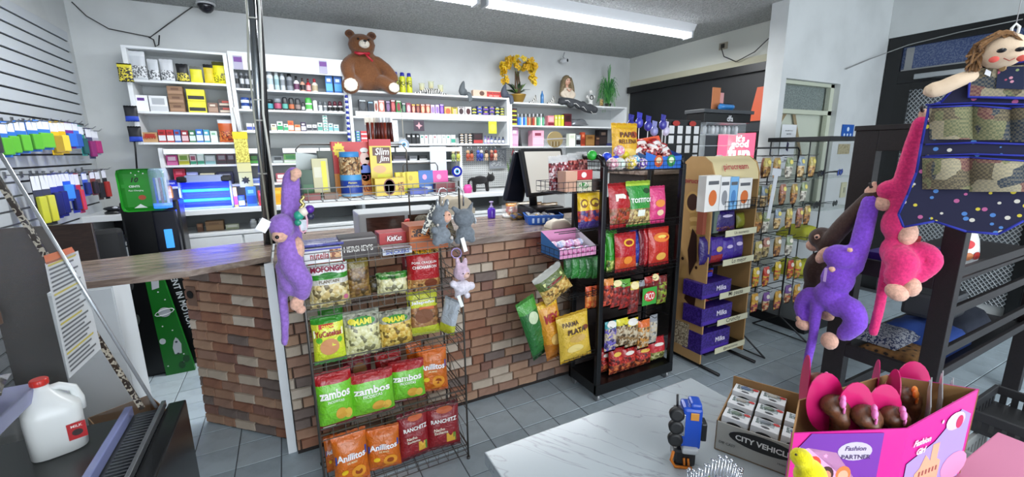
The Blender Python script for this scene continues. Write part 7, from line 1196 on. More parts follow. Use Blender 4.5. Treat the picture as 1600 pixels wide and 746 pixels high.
# ---------------------------------------------------------------- glass cabinet with sunglasses
gcab = root('glass_cabinet', 'tall glass display cabinet holding sunglasses in front of wall window', 'cabinet', (4.06, 2.10, 0))
def gp_(mb, nm, mt): o = mb.build(nm, mt, gcab); o.location = (-4.06, -2.10, 0); return o
G0, G1, H0, H1 = 3.76, 4.36, 1.87, 2.32
gp_(MB().bbox(G0-.02, G1+.02, H0-.02, H1+.02, 1.60, 1.635, .003), 'top_frame', P('#18191b')); gp_(MB().bbox(G0-.02, G1+.02, H0-.02, H1+.02, 0, .09, .004), 'base_plinth', P('#141517'))
gp_(MB().box(G0, G0+.004, H0, H1, .09, 1.60), 'glass_side', GLASS); gp_(MB().box(G0+.01, G1, H0, H0+.004, .09, 1.60), 'glass_front', GLASS); gp_(MB().box(G1-.004, G1, H0, H1, .09, 1.60), 'glass_side', GLASS)
for x, y in ((G0, H0), (G0, H1), (G1, H0), (G1, H1)): gp_(MB().box(x-.004, x+.004, y-.004, y+.004, .09, 1.60), 'corner_strip', P('#2a2d2e'))
GS = [.45, .78, 1.05, 1.31]
for z in GS: gp_(MB().box(G0+.01, G1-.01, H0+.01, H1-.01, z-.006, z), 'glass_shelf', mat('#b8ccc4', .05, .35, 'film'))
def shades(x, y, z, c, lab, rz):
    r = root('sunglasses', lab, 'sunglasses', (x, y, z), (0, 0, rz), 'sunglasses in the glass cabinet'); f_ = MB()
    for s_ in (-1, 1):
        f_.tube([(s_*.035+.028*math.cos(a*.785), 0, .025+.02*math.sin(a*.785)) for a in range(9)], .003, 6).tube([(s_*.062, 0, .03), (s_*.066, .06, .028), (s_*.064, .12, .01)], .0028, 6)
        l = MB(); l.M = Matrix.Translation((s_*.035, 0, .025)) @ Matrix.Rotation(math.pi/2, 4, 'X'); l.lathe([(.026, -.001), (.026, .001)], 14); l.build('lens', mat(c, .08), r)
    f_.tube([(-.008, 0, .03), (.008, 0, .03)], .003, 6); f_.build('frame', P('#141416', .2), r)
for zi, (z, cols) in enumerate(((1.31, ('#16181c', '#202228', '#1c4ac8', '#2450d0')), (1.05, ('#1c1e22', '#2a2c30', '#16181c')), (.78, ('#1a3a9a', '#6a1a1c', '#1c1e22', '#18181a')), (.45, ('#1c1e22', '#3a3c40')))):
    for i, c in enumerate(cols): shades(G0+.10+.145*i, H0+.08+.06*(i % 2), z+.005, c, f'sunglasses, {ORD[i]} from left on glass cabinet shelf {["one", "two", "three", "four"][zi]} from top', .2)
o = cloth(G0+.05, G0+.35, H0+.1, H1-.1, .45, .12, P('#c8c82c', .6), 'yellow folded bag low inside the glass cabinet', name='yellow_bag', cat='bag'); o2 = cloth(G0+.05, G0+.30, H0+.1, H1-.1, .785, .10, P('#b8b828', .6), 'yellow folded bag in middle of the glass cabinet', name='yellow_bag', cat='bag')
for px, py, X in ((1363, 296, 2.42), (1443, 178, 2.44)): p = onX(px, py, X); o = MB().tube([(2.60, p.y, p.z+.01), (X-.02, p.y, p.z+.012), (X-.03, p.y, p.z+.03)], .006, 8).build('peg', P('#2a2022'), UR); o.location = (-3.3, -.95, 0)
# ================================================================ COUNTER-TOP THINGS, BACK RIGHT DISPLAYS
ctz = 1.0575
# point of sale monitor
mo = root('cash_register_screen', 'black point of sale monitor seen side-on, on the brick counter', 'monitor', (1.60, 2.66, ctz))
MB().bbox(-.10, .16, -.12, .14, 0, .10, .02).build('printer_base', P('#0d0e11', .3), mo); MB().tube([(.0, .05, .08), (-.02, .05, .28)], .03, 10).build('stand', P('#17181c', .3), mo)
sc = MB().bbox(-.21, .21, -.018, .018, -.17, .17, .012).build('screen', P('#15161a', .35), mo, (.06, .0, .34), (math.radians(-14), 0, math.radians(14)))
MB().bbox(-.185, .185, -.021, -.0185, -.145, .145, .001).build('display', mat('#cfcdc4', .2, .35, 'glow'), sc)
s2 = MB().bbox(-.06, .12, -.02, .02, -.20, .17, .02).build('rear_screen', P('#121622', .3), mo, (-.125, .10, .32), (math.radians(12), math.radians(8), math.radians(8)))
MB().bbox(-.02, .20, -.16, -.13, .05, .09, .01).build('keyboard_tray', P('#101114', .3), mo)
# small things on the counter
b = root('sanitizer_bottle', 'purple sanitizer pump bottle near back of brick counter', 'bottle', (XP(768, 1.08, 2.88), 2.88, ctz)); MB().lathe([(.028, 0), (.03, .01), (.03, .06), (.022, .075), (.012, .08)], 16).build('body', P('#5a34b8', .2), b); MB().lathe([(.014, .078), (.014, .09), (.006, .092), (.006, .115), (.016, .118), (.016, .124)], 12).build('pump', P('#b8a8d8'), b)
j = root('candy_tub', 'clear plastic tub of red and white candies on the brick counter', 'tub', (XP(799, 1.07, 2.84), 2.84, ctz)); MB().lathe([(.062, 0), (.07, .02), (.072, .09)], 24, cap=False).lathe([(.062, 0), (.062, .001)], 24).build('tub_wall', mat('#e8ecee', .08, .3, 'film'), j); MB().lathe([(.068, .0), (.07, .02)], 24).build('tub_base', P('#dcdcd8'), j)
r_ = random.Random(5)
for i in range(16):
    a = r_.uniform(0, 6.28); R_ = r_.uniform(0, .05); o = MB().ball((0, 0, 0), (.016, .011, .009), 0, 1).build('wrapped_candy', mat(('#b81c24', '#e4dcd8', '#c8283c')[i % 3], .25), None, (j.location.x+R_*math.cos(a), j.location.y+R_*math.sin(a), ctz+.032+.018*(i//6)), (r_.uniform(-1, 1), r_.uniform(-1, 1), r_.uniform(0, 3))); tag(o, 'red and white wrapped candy in the clear tub', 'candy', 'wrapped candies in the clear tub')
bb2 = root('blue_basket', 'blue plastic basket of wrapped sweets on the brick counter edge', 'basket', (XP(842, 1.08, 2.52)+.02, 2.50, ctz), (0, 0, -.35)); W, D = .125, .085
m = MB()
for s_ in (-1, 1):
    m.add([(s_*W*.9, -D*.9, 0), (s_*W*.9, D*.9, 0), (s_*W, D, .06), (s_*W, -D, .06)], [(0, 1, 2, 3), (3, 2, 1, 0)]); m.add([(-W*.9, s_*D*.9, 0), (W*.9, s_*D*.9, 0), (W, s_*D, .06), (-W, s_*D, .06)], [(0, 1, 2, 3), (3, 2, 1, 0)])
m.box(-W*.9, W*.9, -D*.9, D*.9, 0, .003); m.build('basket_body', P('#1f5ab8', .35), bb2); MB().tube([(-W, -D, .06), (W, -D, .06), (W, D, .06), (-W, D, .06), (-W, -D, .06)], .005, 6).build('rim', P('#2a6ac8'), bb2)
for k in range(5): MB().box(-.09+.035*k, -.075+.035*k, -D*.93-.004, -D*.93-.002, .012, .045).build('slot', P('#b8d0ec'), bb2)
for i in range(10):
    o = link('sweet_pack', bagmesh(.06, .05, .03, [(.6, MX(('#b8b0b8', '#c8a870', '#d8d4c8')[i % 3], '#e8e4e0', 60)), (1.01, mat('#e4e4e8', .15, .5, 'film'))], i % 3), None, (bb2.location.x-.08+.036*(i % 5), bb2.location.y-.03+.05*(i//5), ctz+.03+.01*(i % 2)), (-.9, .2*(i % 3), .5*(i % 4))); tag(o, f'clear sweet pack in blue basket, {ORD[i % 5]} from left, {"front" if i < 5 else "back"} row', 'sweets', 'sweet packs in the blue basket')
for i, (a, b_, yt, c, Y, lk) in enumerate(((795, 812, 318, '#c8882c', 2.86, 'yellow snack bag lying behind the candy tub'), (812, 838, 316, '#b0a48c', 2.80, 'crumpled beige bag behind the blue basket'), (835, 853, 317, '#b89468', 2.66, 'tan paper snack bag standing behind blue basket'), (851, 878, 318, '#b8a07c', 2.60, 'larger tan paper snack bag beside the monitor'))):
    bag(a, b_, yt, ctz, Y, [(.3, FO(c)), (.7, MX(c, '#d8c8a8', 40)), (1.01, FO(c))], lk, d=.06, seed=i, lean=.25)
bag(800, 826, 333, ctz, 2.68, [(1.01, MX('#b08a4a', '#4a5a8a', 50))], 'small printed snack box pack between tub and blue basket', d=.05, lean=.5, seed=3)
o = cloth(XP(855, 1.06, 2.30), XP(880, 1.06, 2.30)+.03, 2.245, 2.34, ctz, .05, mat('#c9bfae', .5, 0, 'cloth'), 'crumpled beige plastic wrap at right end of brick counter', name='plastic_wrap', cat='wrap')
st_ = root('fish_badge_display', 'clear plastic stand with round cream badge above the monitor', 'display', (XP(872, 1.55, 2.75), 2.80, ctz)); hh_ = ZP(872, 212, 2.75)-ctz
MB().box(-.10, .10, -.002, .002, 0, hh_*.95).build('clear_sheet', mat('#e8eef0', .05, .25, 'film'), st_); zz = ZP(872, 218, 2.78)-ctz
MB().prism([(x, zz+z) for x, z in ellipse(.07, .06, 20)], -.010, -.004).build('cream_disc', P('#cfb87c'), st_); MB().prism([(x, zz+z-.005) for x, z in ([(-.10, 0), (.10, .01), (.10, .018), (-.10, .010)])], -.014, -.011).build('white_band', P('#e8e8e6'), st_)
for k in range(6): MB().box(-.04+.014*k, -.034+.014*k, -.0125, -.0105, zz-.05, zz-.015).build('ray_stripe', P('#8a6a3a' if k % 2 else '#e8e0c8'), st_)
# black cat, plant, ledge on pegboard
lx0, lx1 = XP(722, 1.12, 4.40), XP(776, 1.12, 4.40)
cat_ = root('black_cat_figure', 'black cat figure standing on the white worktop before the pegboard', 'figurine', (XP(754, 1.14, 4.45), 4.45, 1.1005)); BK = mat('#08080a', .6, 0, 'plush')
link('body', blobmesh('body', [((-.03, 0, .13), (.10, .045, .05)), ((.10, -.01, .15), (.05, .045, .045))], [([(-.10, .0, .12), (-.10, 0, .01)], [.026, .022]), ([(.05, 0, .11), (.06, 0, .01)], [.026, .022]), ([(-.11, 0, .15), (-.16, 0, .13), (-.17, 0, .06)], [.018, .014, .01]), ([(.08, 0, .18), (.075, 0, .215)], [.014, .004]), ([(.125, 0, .18), (.13, 0, .215)], [.014, .004])], .008, BK, 1), cat_)
pk_ = root('pink_pot', 'small bright pink pot left of the black cat', 'pot', (XP(731, 1.12, 4.40), 4.40, 1.1005)); MB().lathe([(.04, 0), (.05, .05), (.03, .09)], 14).build('pot_body', P('#d84a98'), pk_)
sp = root('snake_plant', 'potted snake plant in a gold pot beside the monitor', 'plant', (XP(801, 1.12, 4.50), 4.50, 1.1005)); MB().lathe([(.045, 0), (.055, .10), (.05, .11), (.045, .10)], 18).build('pot', mat('#b8963c', .35, .4), sp)
for k in range(8):
    a = k*.8; L_ = .18+.05*(k % 3); dx, dy = .06*math.cos(a), .03*math.sin(a); MB().add([(dx*.3-.012, dy*.3, .10), (dx*.3+.012, dy*.3, .10), (dx*.8+.014, dy*.8, .10+L_*.6), (dx*1.2, dy*1.2, .10+L_), (dx*.8-.014, dy*.8, .10+L_*.6), (dx*.6, dy*.6-.006, .10+L_*.5)], [(0, 1, 2, 5), (0, 5, 4), (5, 2, 3), (5, 3, 4)]).build('leaf', P('#2c4a2c' if k % 2 else '#5a7a44', .4), sp)
# key chains on the pegboard edge, framed certificate, t-shirt card, charms
for i, (px, c1, c2) in enumerate(((708, '#8a9a5a', '#c8b890'), (716, '#b8b84a', '#8a6a3a'), (731, '#a84a34', '#c8a078'), (737, '#b05a3c', '#3a2a24'), (747, '#24388c', '#4a60c0'), (752, '#2a3c9c', '#c8c0b8'), (760, '#c8a888', '#3a2420'), (768, '#7a2c20', '#c89078'), (774, '#d8a890', '#a83a2c'))):
    Y = 4.47; z0 = 1.612; x = XP(px, 1.55, Y); r = root('key_chain', f'hanging key chain doll, {ORD[i]} from left under the bear shelf unit', 'key chain', (x, Y, z0), group='key chains under the bear shelf unit')
    MB().tube([(0, .03, .0), (0, 0, -.02), (0, 0, -.05)], .0025, 5).build('chain', CHROME, r); MB().ball((0, 0, -.07), (.02, .018, .02), 0, 2).build('head', P(c2), r); MB().ball((0, 0, -.115), (.024, .018, .032), 0, 2).ball((-.012, 0, -.155), (.009, .009, .02), 0, 1).ball((.012, 0, -.155), (.009, .009, .02), 0, 1).build('body', P(c1), r)
for px, c, lk in ((802, '#8a1c24', 'red tassel'), (815, '#c8c8c4', 'white and black charm'), (824, '#2a5aa8', 'blue tassel')):
    r = root('tassel_charm', f'{lk} hanging under the doll shelf unit', 'charm', (XP(px, 1.55, 4.48), 4.48, 1.58)); MB().tube([(0, 0, 0), (0, 0, -.03)], .003, 5).tube([(0, 0, -.03), (0, 0, -.07), (0, 0, -.15)], [.010, .022, .014], 8).build('tassel', P(c), r)
p = onY(652, 268, 4.46)
def hung(px0, px1, y0, y1, Y, mt, lab, name, cat, d=.004): a, b_ = onY(px0, y0, Y), onY(px1, y1, Y); o = MB().bbox(-(b_.x-a.x)/2, (b_.x-a.x)/2, -d, 0, -(a.z-b_.z), 0, .001).build(name, mt if not isinstance(mt, str) else P(mt), None, ((a.x+b_.x)/2, Y, a.z)); tag(o, lab, cat); return o, (b_.x-a.x), (a.z-b_.z)
o, w_, h_ = hung(671, 698, 229, 268, 4.46, '#c9d0da', 'pale printed shirt in clear bag pinned to low shelf unit', 'packed_shirt', 'shirt'); decal(o, lambda X, Z, off=0: Vector((X, -.0048, Z)), ellipse(w_*.12, .01), w_*.15, -h_*.12, P('#3a3c42'), 'print')
o, w_, h_ = hung(764, 791, 231, 263, 4.74, '#8a8f96', 'grey framed certificate on the pegboard', 'certificate_frame', 'frame'); MB().box(-w_*.4, w_*.4, -.006, -.0045, -h_*.88, -h_*.12).build('certificate', PR('#b0b4b8', '#6a6e74'), o)
o, w_, h_ = hung(609, 623, 188, 221, 4.47, '#d8dce0', 'white framed certificate hung above the meat sticks', 'certificate_frame', 'frame'); MB().box(-w_*.42, w_*.42, -.006, -.0045, -h_*.92, -h_*.08).build('certificate', PR('#e2e4e4', '#a8acb0'), o)
o, w_, h_ = hung(646, 663, 188, 205, 4.485, '#3a2a38', 'dark card pack with pink print clipped to bear shelf unit', 'card_pack', 'pack'); decal(o, lambda X, Z, off=0: Vector((X, -.0048, Z)), star(w_*.35, 4, .4), 0, -h_*.5, P('#d89aa0'), 'print')
o, w_, h_ = hung(763, 776, 190, 209, 4.485, '#c8d030', 'lime yellow card pack clipped to bear shelf unit', 'card_pack', 'pack'); decal(o, lambda X, Z, off=0: Vector((X, -.0048, Z)), ellipse(w_*.35, h_*.3), 0, -h_*.5, P('#e8e050'), 'print')
def evil(px, py, Y, R_, lab, c0='#1c2c9a', top=.1):
    p = onY(px, py, Y); r = root('evil_eye_charm', lab, 'charm', p); m = MB()
    for k, (rr, c) in enumerate(((1, c0), (.6, '#dfe6ee'), (.4, '#4a9ad8'), (.2, '#10121c'))): b = MB(); b.M = Matrix.Rotation(math.pi/2, 4, 'X'); b.lathe([(R_*rr, -.003+.002*k), (R_*rr, .005+.002*k)], 20); b.build(('disc', 'white_ring', 'iris', 'pupil')[k], P(c, .15), r)
    MB().tube([(0, 0, R_), (0, .01, R_+top)], .003, 5).build('cord', P('#b8b0a0'), r); return r
evil(631, 226, 4.478, .055, 'large pale evil eye charm hanging in front of low shelves', '#8a98a8', .30); evil(714, 268, 4.475, .06, 'large navy evil eye charm at left of pegboard', '#1a2690', .30)
for i in range(4):
    r = root('blue_bead_strand', '', '', (0, 0, 0)) if False else None
bs = MB()
for k in range(17): bs.ball(onY(541+.3*k, 151+4.2*k, 4.46), .018, k % 2, 1)
tag(bs.build('evil_eye_bead_strand', [P('#1c2a8c', .2), P('#d0d8e8', .2)]), 'long strand of navy and white eye beads beside the teddy bear', 'bead strand')
# bulky things behind the wire rack on worktop/floor of the counter
o = cloth(XP(640, 1.1, 2.55), XP(690, 1.1, 2.55), 2.30, 2.50, ctz, .13, mat('#5c5340', .9, 0, 'print', '#2c281e'), 'bundle of dark patterned bags on the counter behind grey plushes', name='patterned_bag_bundle', cat='bags')
o = cloth(XP(676, 1.1, 2.6)-.02, XP(715, 1.1, 2.6), 2.30, 2.48, ctz+.135, .09, mat('#a89c88', .8, 0, 'cloth'), 'folded beige bag on top of patterned bundle', name='beige_bag', cat='bag')
MBx = MB().lathe([(.03, 0), (.03, .05), (.012, .07), (.012, .09)], 12).build('ketchup_bottle', P('#dcdcd8'), None, (XP(636, 1.15, 2.35), 2.33, ctz)); tag(MBx, 'small white squeeze bottle with red cap on the counter', 'bottle'); MB().lathe([(.016, .088), (.02, .095), (.02, .12), (.012, .13)], 12).build('cap', P('#c8201c'), MBx)
# counter microwave-like clear pastry case seen through the rack
pc2 = root('pastry_case', 'low grey-white counter case with dark window seen through the wire rack', 'case', (.58, 2.62, ctz)); MB().bbox(-.24, .24, -.10, .14, 0, .15, .01).build('shell', P('#a4a8aa'), pc2); MB().bbox(-.20, .02, -.103, -.1005, .03, .125, .002).bbox(.04, .20, -.103, -.1005, .03, .125, .002).build('window', mat('#2c1c16', .15, 0, 'wood', '#4a3026'), pc2)
# black display things on the timber cabinet behind the black rack
tc = root('timber_cabinet', 'dark timber-clad cabinet behind the black snack rack', 'cabinet', (2.95, 2.6, 0)); MB().bbox(-.57, .72, -.20, .20, 0, 1.36, .004).build('cabinet_body', mat('#3a2b24', .6, 0, 'wood', '#211813'), tc); MB().bbox(-.59, .74, -.22, .22, 1.36, 1.39, .004).build('cabinet_top', WT, tc)
pr3 = root('tag_display', 'black display board hung with white price tags', 'display', (XP(1061, 1.5, 2.50), 2.50, 1.391)); hW = (XP(1088, 1.5, 2.5)-XP(1035, 1.5, 2.5))/2; H_ = ZP(1060, 188, 2.5)-1.391
MB().bbox(-hW, hW, -.03, .03, 0, H_, .004).build('board', P('#1c1e20', .3), pr3)
for r0 in range(4):
    for c in range(4):
        if (r0, c) in ((3, 0), (2, 0), (3, 2)): continue
        MB().box(-.028, .028, -.036, -.034, 0, .06).build('price_tag', P('#dfe1e3'), pr3, (-hW*.72+hW*.48*c, 0, H_*.92-.075*(r0+1)))
for x in (-hW*.5, hW*.45): MB().prism([(x+a, H_*.93+b_) for a, b_ in ellipse(.04, .02, 14)], -.04, -.038).build('red_badge', P('#b0342c'), pr3)
ds = root('acrylic_display', 'black-topped clear acrylic display tower holding small items', 'display', (XP(1125, 1.5, 2.52), 2.56, 1.391)); dW = (XP(1160, 1.5, 2.5)-XP(1088, 1.5, 2.5))/2; Ht = ZP(1120, 192, 2.5)-1.391
for z in (.02, Ht*.5, Ht*.75, Ht): MB().box(-dW*.85, dW*.85, -.08, .08, z-.006, z).build('clear_shelf', mat('#dfe6ea', .05, .45, 'film'), ds)
for x in (-dW*.85, dW*.85): MB().box(x-.003, x+.003, -.08, .08, 0, Ht).build('clear_side', mat('#cfd8dc', .05, .3, 'film'), ds)
MB().bbox(-dW, dW, -.09, .09, Ht+.001, Ht+.075, .004).build('black_header', P('#101113', .25), ds); MB().bbox(-dW*1.05, dW*1.1, -.10, .10, Ht+.076, Ht+.105, .004).build('header_tray', P('#45484c', .4), ds); lettering('dfa', .08, P('#e8e8ea'), ds, (.02, -.092, Ht+.035))
for i in range(9): x = -dW*.7+dW*.17*i; o = MB().lathe([(.016, 0), (.018, .05), (.01, .07)], 10).build('small_bottle', mat(('#c8ccd0', '#9aa0a4', '#e0e2e4')[i % 3], .15), None, (ds.location.x+x, 2.53, 1.391+Ht*.75+.001)); tag(o, f'small clear bottle, {ORD[i]} from left on the acrylic display', 'bottle', 'small bottles on the acrylic display')
o = MB().lathe([(.035, 0), (.035, .07), (.02, .08)], 16).build('white_jar', P('#d8dadc'), None, (ds.location.x+.02, 2.54, 1.414)); tag(o, 'white jar at the foot of acrylic display tower', 'jar')
for i, (x, c, t) in enumerate(((-.06, '#c87a4a', .30), (.0, '#d89a98', .24))): o = MB().box(-.05, .05, -.002, .002, 0, t*.62).build('brochure', P(c), None, (ds.location.x+x-.0, 2.56+.01*i, 1.391+Ht+.107)); tag(o, ['orange', 'pink'][i]+' upright leaflet on top of the acrylic display', 'leaflet')
o = link('blue_bag', bagmesh(.18, .05, .08, [(1.01, FO('#3a8ad0'))], 3), None, (ds.location.x+.0, 2.50, 1.391+Ht+.107)); tag(o, 'crumpled bright blue packet on top of acrylic display', 'packet')
# screen
p0_, p1_ = onX(1123, 206, 4.18), onX(1176, 258, 4.18); tv = root('menu_screen', 'pink advertising screen reading it is good fun', 'screen', (4.2, (p0_.y+p1_.y)/2, 1.0)); W = (p0_.y-p1_.y)/2
MB().bbox(-.015, .015, -W-.02, W+.02, .36, .72, .004).bbox(.0, .018, -.05, .05, .4, .5, .002).build('bezel', P('#0d0e10', .3), tv)
MB().box(-.018, -.0155, -W, W, .38, .70).build('display', mat('#e0506c', .3, .9, 'glow'), tv); MB().box(-.0185, -.018, -W, W*.2, .38, .43).build('teal_band', mat('#2ab898', .3, .8, 'glow'), tv)
for t, z, ww in (("it's", .65, .10), ('good', .585, .20), ('fun', .50, .26)): lettering(t, ww, mat('#ffffff', .3, 1.0, 'glow'), tv, (-.0195, -.05, z), rot=(math.pi/2, 0, -math.pi/2), bold=.04)
o = MB().add([(0, -.07, 0), (0, .06, 0), (0, .0, .32), (0, -.11, .32), (.004, -.07, 0), (.004, .06, 0), (.004, 0, .32), (.004, -.11, .32)], [(0, 1, 2, 3), (7, 6, 5, 4), (0, 4, 5, 1), (1, 5, 6, 2), (2, 6, 7, 3), (3, 7, 4, 0)]).build('orange_flyer', P('#d05a34'), None, (4.20, onX(1180, 170, 4.2).y, 1.817)); tag(o, 'orange leaflet stand leaning on top of the slate wall cabinet', 'leaflet')
# ================================================================ FOREGROUND TABLE
def marble():
    m, nt, b = newmat('marble_laminate'); L = nt.links.new; c = coord(nt, rot=(0, 0, .9)); n = N(nt, 'ShaderNodeTexNoise', Scale=2.2, Detail=6.0, Distortion=.6); mp = nt.nodes.new('ShaderNodeMapping'); mp.inputs['Scale'].default_value = (1, 4.5, 1); L(c, mp.inputs[0]); L(mp.outputs[0], n.inputs[0])
    a = N(nt, 'ShaderNodeMath', operation='SUBTRACT'); a.inputs[1].default_value = .5; L(n.outputs[0], a.inputs[0]); ab = N(nt, 'ShaderNodeMath', operation='ABSOLUTE'); L(a.outputs[0], ab.inputs[0])
    L(ramp(nt, ab.outputs[0], [(0, '#8b9095'), (.003, '#9ca2a7'), (.012, '#a8b0b5')]), b.inputs['Base Color']); b.inputs['Roughness'].default_value = .22; return m
tz = .75; tb_ = root('marble_table', 'white marble-look table in the foreground holding toys', 'table', (.805, .45, 0))
MB().bbox(-.405, .402, -.75, .492, tz-.038, tz, .004).build('table_top', marble(), tb_)
for x in (-.33, .33):
    for y in (-.68, .40): MB().bbox(x-.02, x+.02, y-.02, y+.02, 0, tz-.039, .003).build('leg', P('#c8cacc'), tb_)
def PZ(px, py, z): return onZ(px, py, z)
# toy truck standing on its tail
p = PZ(1070, 728, tz); tk = root('toy_truck', 'blue toy truck standing upright on its tail on the marble table', 'toy', (p.x+.012, p.y+.01, tz), (0, 0, math.radians(-38)))
MB().bbox(-.018, .03, -.02, .03, .052, .165, .008).bbox(.0, .028, -.016, .026, .16, .176, .006).build('blue_body', mat('#1c49b0', .2), tk); MB().bbox(-.03, -.016, -.016, .02, .06, .15, .003).bbox(.03, .045, -.01, .022, .07, .12, .004).build('black_chassis', P('#17181a', .3), tk)
for z in (.080, .115, .15):
    for y in (-.024,): w_ = MB(); w_.M = Matrix.Translation((-.034, y, z)) @ Matrix.Rotation(math.pi/2, 4, 'X'); w_.lathe([(.012, -.008), (.018, -.006), (.018, .006), (.012, .008)], 16); w_.build('wheel', P('#121214', .5), tk)
MB().bbox(-.034, .02, -.024, .03, .004, .05, .008).build('black_tail', P('#1a1a1c', .3), tk); MB().tube([(-.036, -.026, .045), (-.04, -.026, .02), (-.03, -.028, .004), (.01, -.028, .004)], .004, 6).tube([(-.01, -.027, .03), (-.008, -.029, .012)], .003, 6).tube([(.0, -.027, .03), (.002, -.029, .012)], .003, 6).build('orange_trim', P('#d8791c'), tk)
MB().tube([(-.028, -.0, .15), (-.030, -.0, .19)], .003, 6).box(-.036, -.024, -.012, .008, .125, .155).build('exhaust', P('#2a2a2c'), tk); MB().bbox(-.024, -.012, -.024, -.018, .09, .15, .001).build('chrome_grille', CHROME, tk); MB().bbox(-.016, .024, -.03, .0, .042, .06, .006).build('silver_bumper', P('#b8bcc0', .2), tk); MB().bbox(.0, .02, -.0225, -.02, .135, .155, .001).build('window', P('#c88a3a', .1), tk)
# city vehicle display box: left wall runs from P1 to P2
def frame2(a, b): d = (b-a).normalized(); return Matrix(((d.x, -d.y, 0, a.x), (d.y, d.x, 0, a.y), (0, 0, 1, 0), (0, 0, 0, 1)))
P1, P2 = Vector((.955, .655, 0)), Vector((1.03, .492, 0)); d12 = (P2-P1).normalized(); nrm2 = Vector((-d12.y, d12.x, 0)); P2 = P1+d12*.215
vb = root('toy_car_display', 'grey cardboard display box labelled city vehicle, full of toy car packs', 'display box', (P1.x, P1.y, tz+.001), (0, 0, math.atan2(d12.y, d12.x))); Lv, Wv, Hv = .215, .20, .085
GREY = P('#a9a8a2', .6); KR = P('#9a7448', .7)
MB().box(0, Lv, 0, .003, 0, Hv).build('front_wall', GREY, vb); MB().box(0, Lv, Wv, Wv+.003, 0, Hv+.04).build('back_wall', KR, vb); MB().box(0, .003, .0, Wv, 0, Hv).build('side_wall', KR, vb); MB().box(Lv-.003, Lv, 0, Wv, 0, Hv+.02).build('side_wall', KR, vb); MB().box(0, Lv, 0, Wv, 0, .003).build('box_bottom', KR, vb)
MB().prism([(.11+a, .058+b) for a, b in ellipse(.078, .022, 24)], -.0008, .0).build('label_oval', P('#141416'), vb); lettering('CITY VEHICLE', .125, P('#e8e8e6'), vb, (.11, -.0016, .058), bold=.03); lettering('HIGH QUALITY', .05, P('#3a3c40'), vb, (.17, -.0012, .025)); lettering('DIE CAST', .04, P('#3a3c40'), vb, (.03, -.0012, .028))
ci = 0
for r_ in range(3):
    for c in range(3):
        if (r_, c) == (2, 2): continue
        a = MB(); W, D, H = .062, .058, .034; u, v = .008+.068*c+W/2, .008+.064*r_+D/2
        q = vb.matrix_basis @ Vector((u, v, .060+.006*r_)); ck = root('toy_car_box', f'white window box with toy car, {["front", "middle", "back"][r_]} row, {ORD[c]} from left', 'toy box', (q.x, q.y, q.z+.001), (-.10, .05, vb.rotation_euler.z), 'toy car window boxes')
        MB().bbox(-W/2, W/2, -D/2, D/2, 0, H, .0012).build('carton', P('#dfe1e3', .3), ck); MB().box(-W*.38, W*.30, -D*.10, D*.40, H, H+.0006).build('window', mat('#6f7a78', .1, 0, 'print', '#aab2b4'), ck)
        MB().ball((-W*.04, D*.14, H+.001), (W*.22, D*.15, .006), 0, 2).build('toy_car', mat(('#7a8a7c', '#8c949c', '#5a6a8a', '#a8a49c')[ci % 4], .2), ck)
        for nm, pts, x, y, cc in (('red_badge', ellipse(.008, .007, 14), W*.36, D*.30, '#c23a3a'), ('logo_oval', ellipse(.010, .005, 14), W*.0, -D*.30, '#4a4c50')): MB().add([(x, y, H+.0012)]+[(x+s_, y+t, H+.0012) for s_, t in pts], [(0, 1+i, 1+(i+1) % 14) for i in range(14)]).build(nm, P(cc), ck)
        MB().prism([(a_, H*.5+b_) for a_, b_ in ellipse(.018, .007, 14)], -D/2-.0008, -D/2).build('side_logo', P('#2a2c2e'), ck); ci += 1
# silver tiara
p = PZ(1128, 775, tz); ti = root('tiara', 'silver toy tiara with pink and green gems beside the toy truck', 'tiara', (p.x, p.y+.03, tz), (0, 0, -.5)); m = MB(); SLV = mat('#c8ccd2', .15, .95)
for k in range(25):
    a = math.pi*(.08+.84*k/24); x, y = .062*math.cos(a), -.035*math.sin(a); h = .05+.055*math.sin(math.pi*k/24)**3+.008*(k % 2)
    m.tube([(x, y, .004), (x*1.02, y*1.05, h*.6), (x*1.06, y*1.15, h)], .0022, 5); m.ball((x*1.06, y*1.15, h+.003), .0045, 0, 1); m.ball((x*1.03, y*1.08, h*.5), .0035, 0, 1)
for hh in (.008, .03, .05): m.tube([(.062*math.cos(math.pi*(.08+.84*k/24)), -.035*math.sin(math.pi*(.08+.84*k/24)), hh+(.012*math.sin(k*1.6) if hh > .01 else 0)) for k in range(25)], .0025, 5)
m.build('silver_filigree', SLV, ti); MB().ball((0, -.037, .045), (.009, .004, .015), 0, 2).build('pink_gem', mat('#c0246a', .05), ti); MB().ball((.022, -.034, .04), .005, 0, 1).ball((-.022, -.034, .055), .004, 0, 1).build('green_gem', mat('#a8c85a', .05), ti); MB().ball((.0, -.038, .018), (.006, .004, .006), 0, 1).build('blue_gem', mat('#2a5ac8', .05), ti)
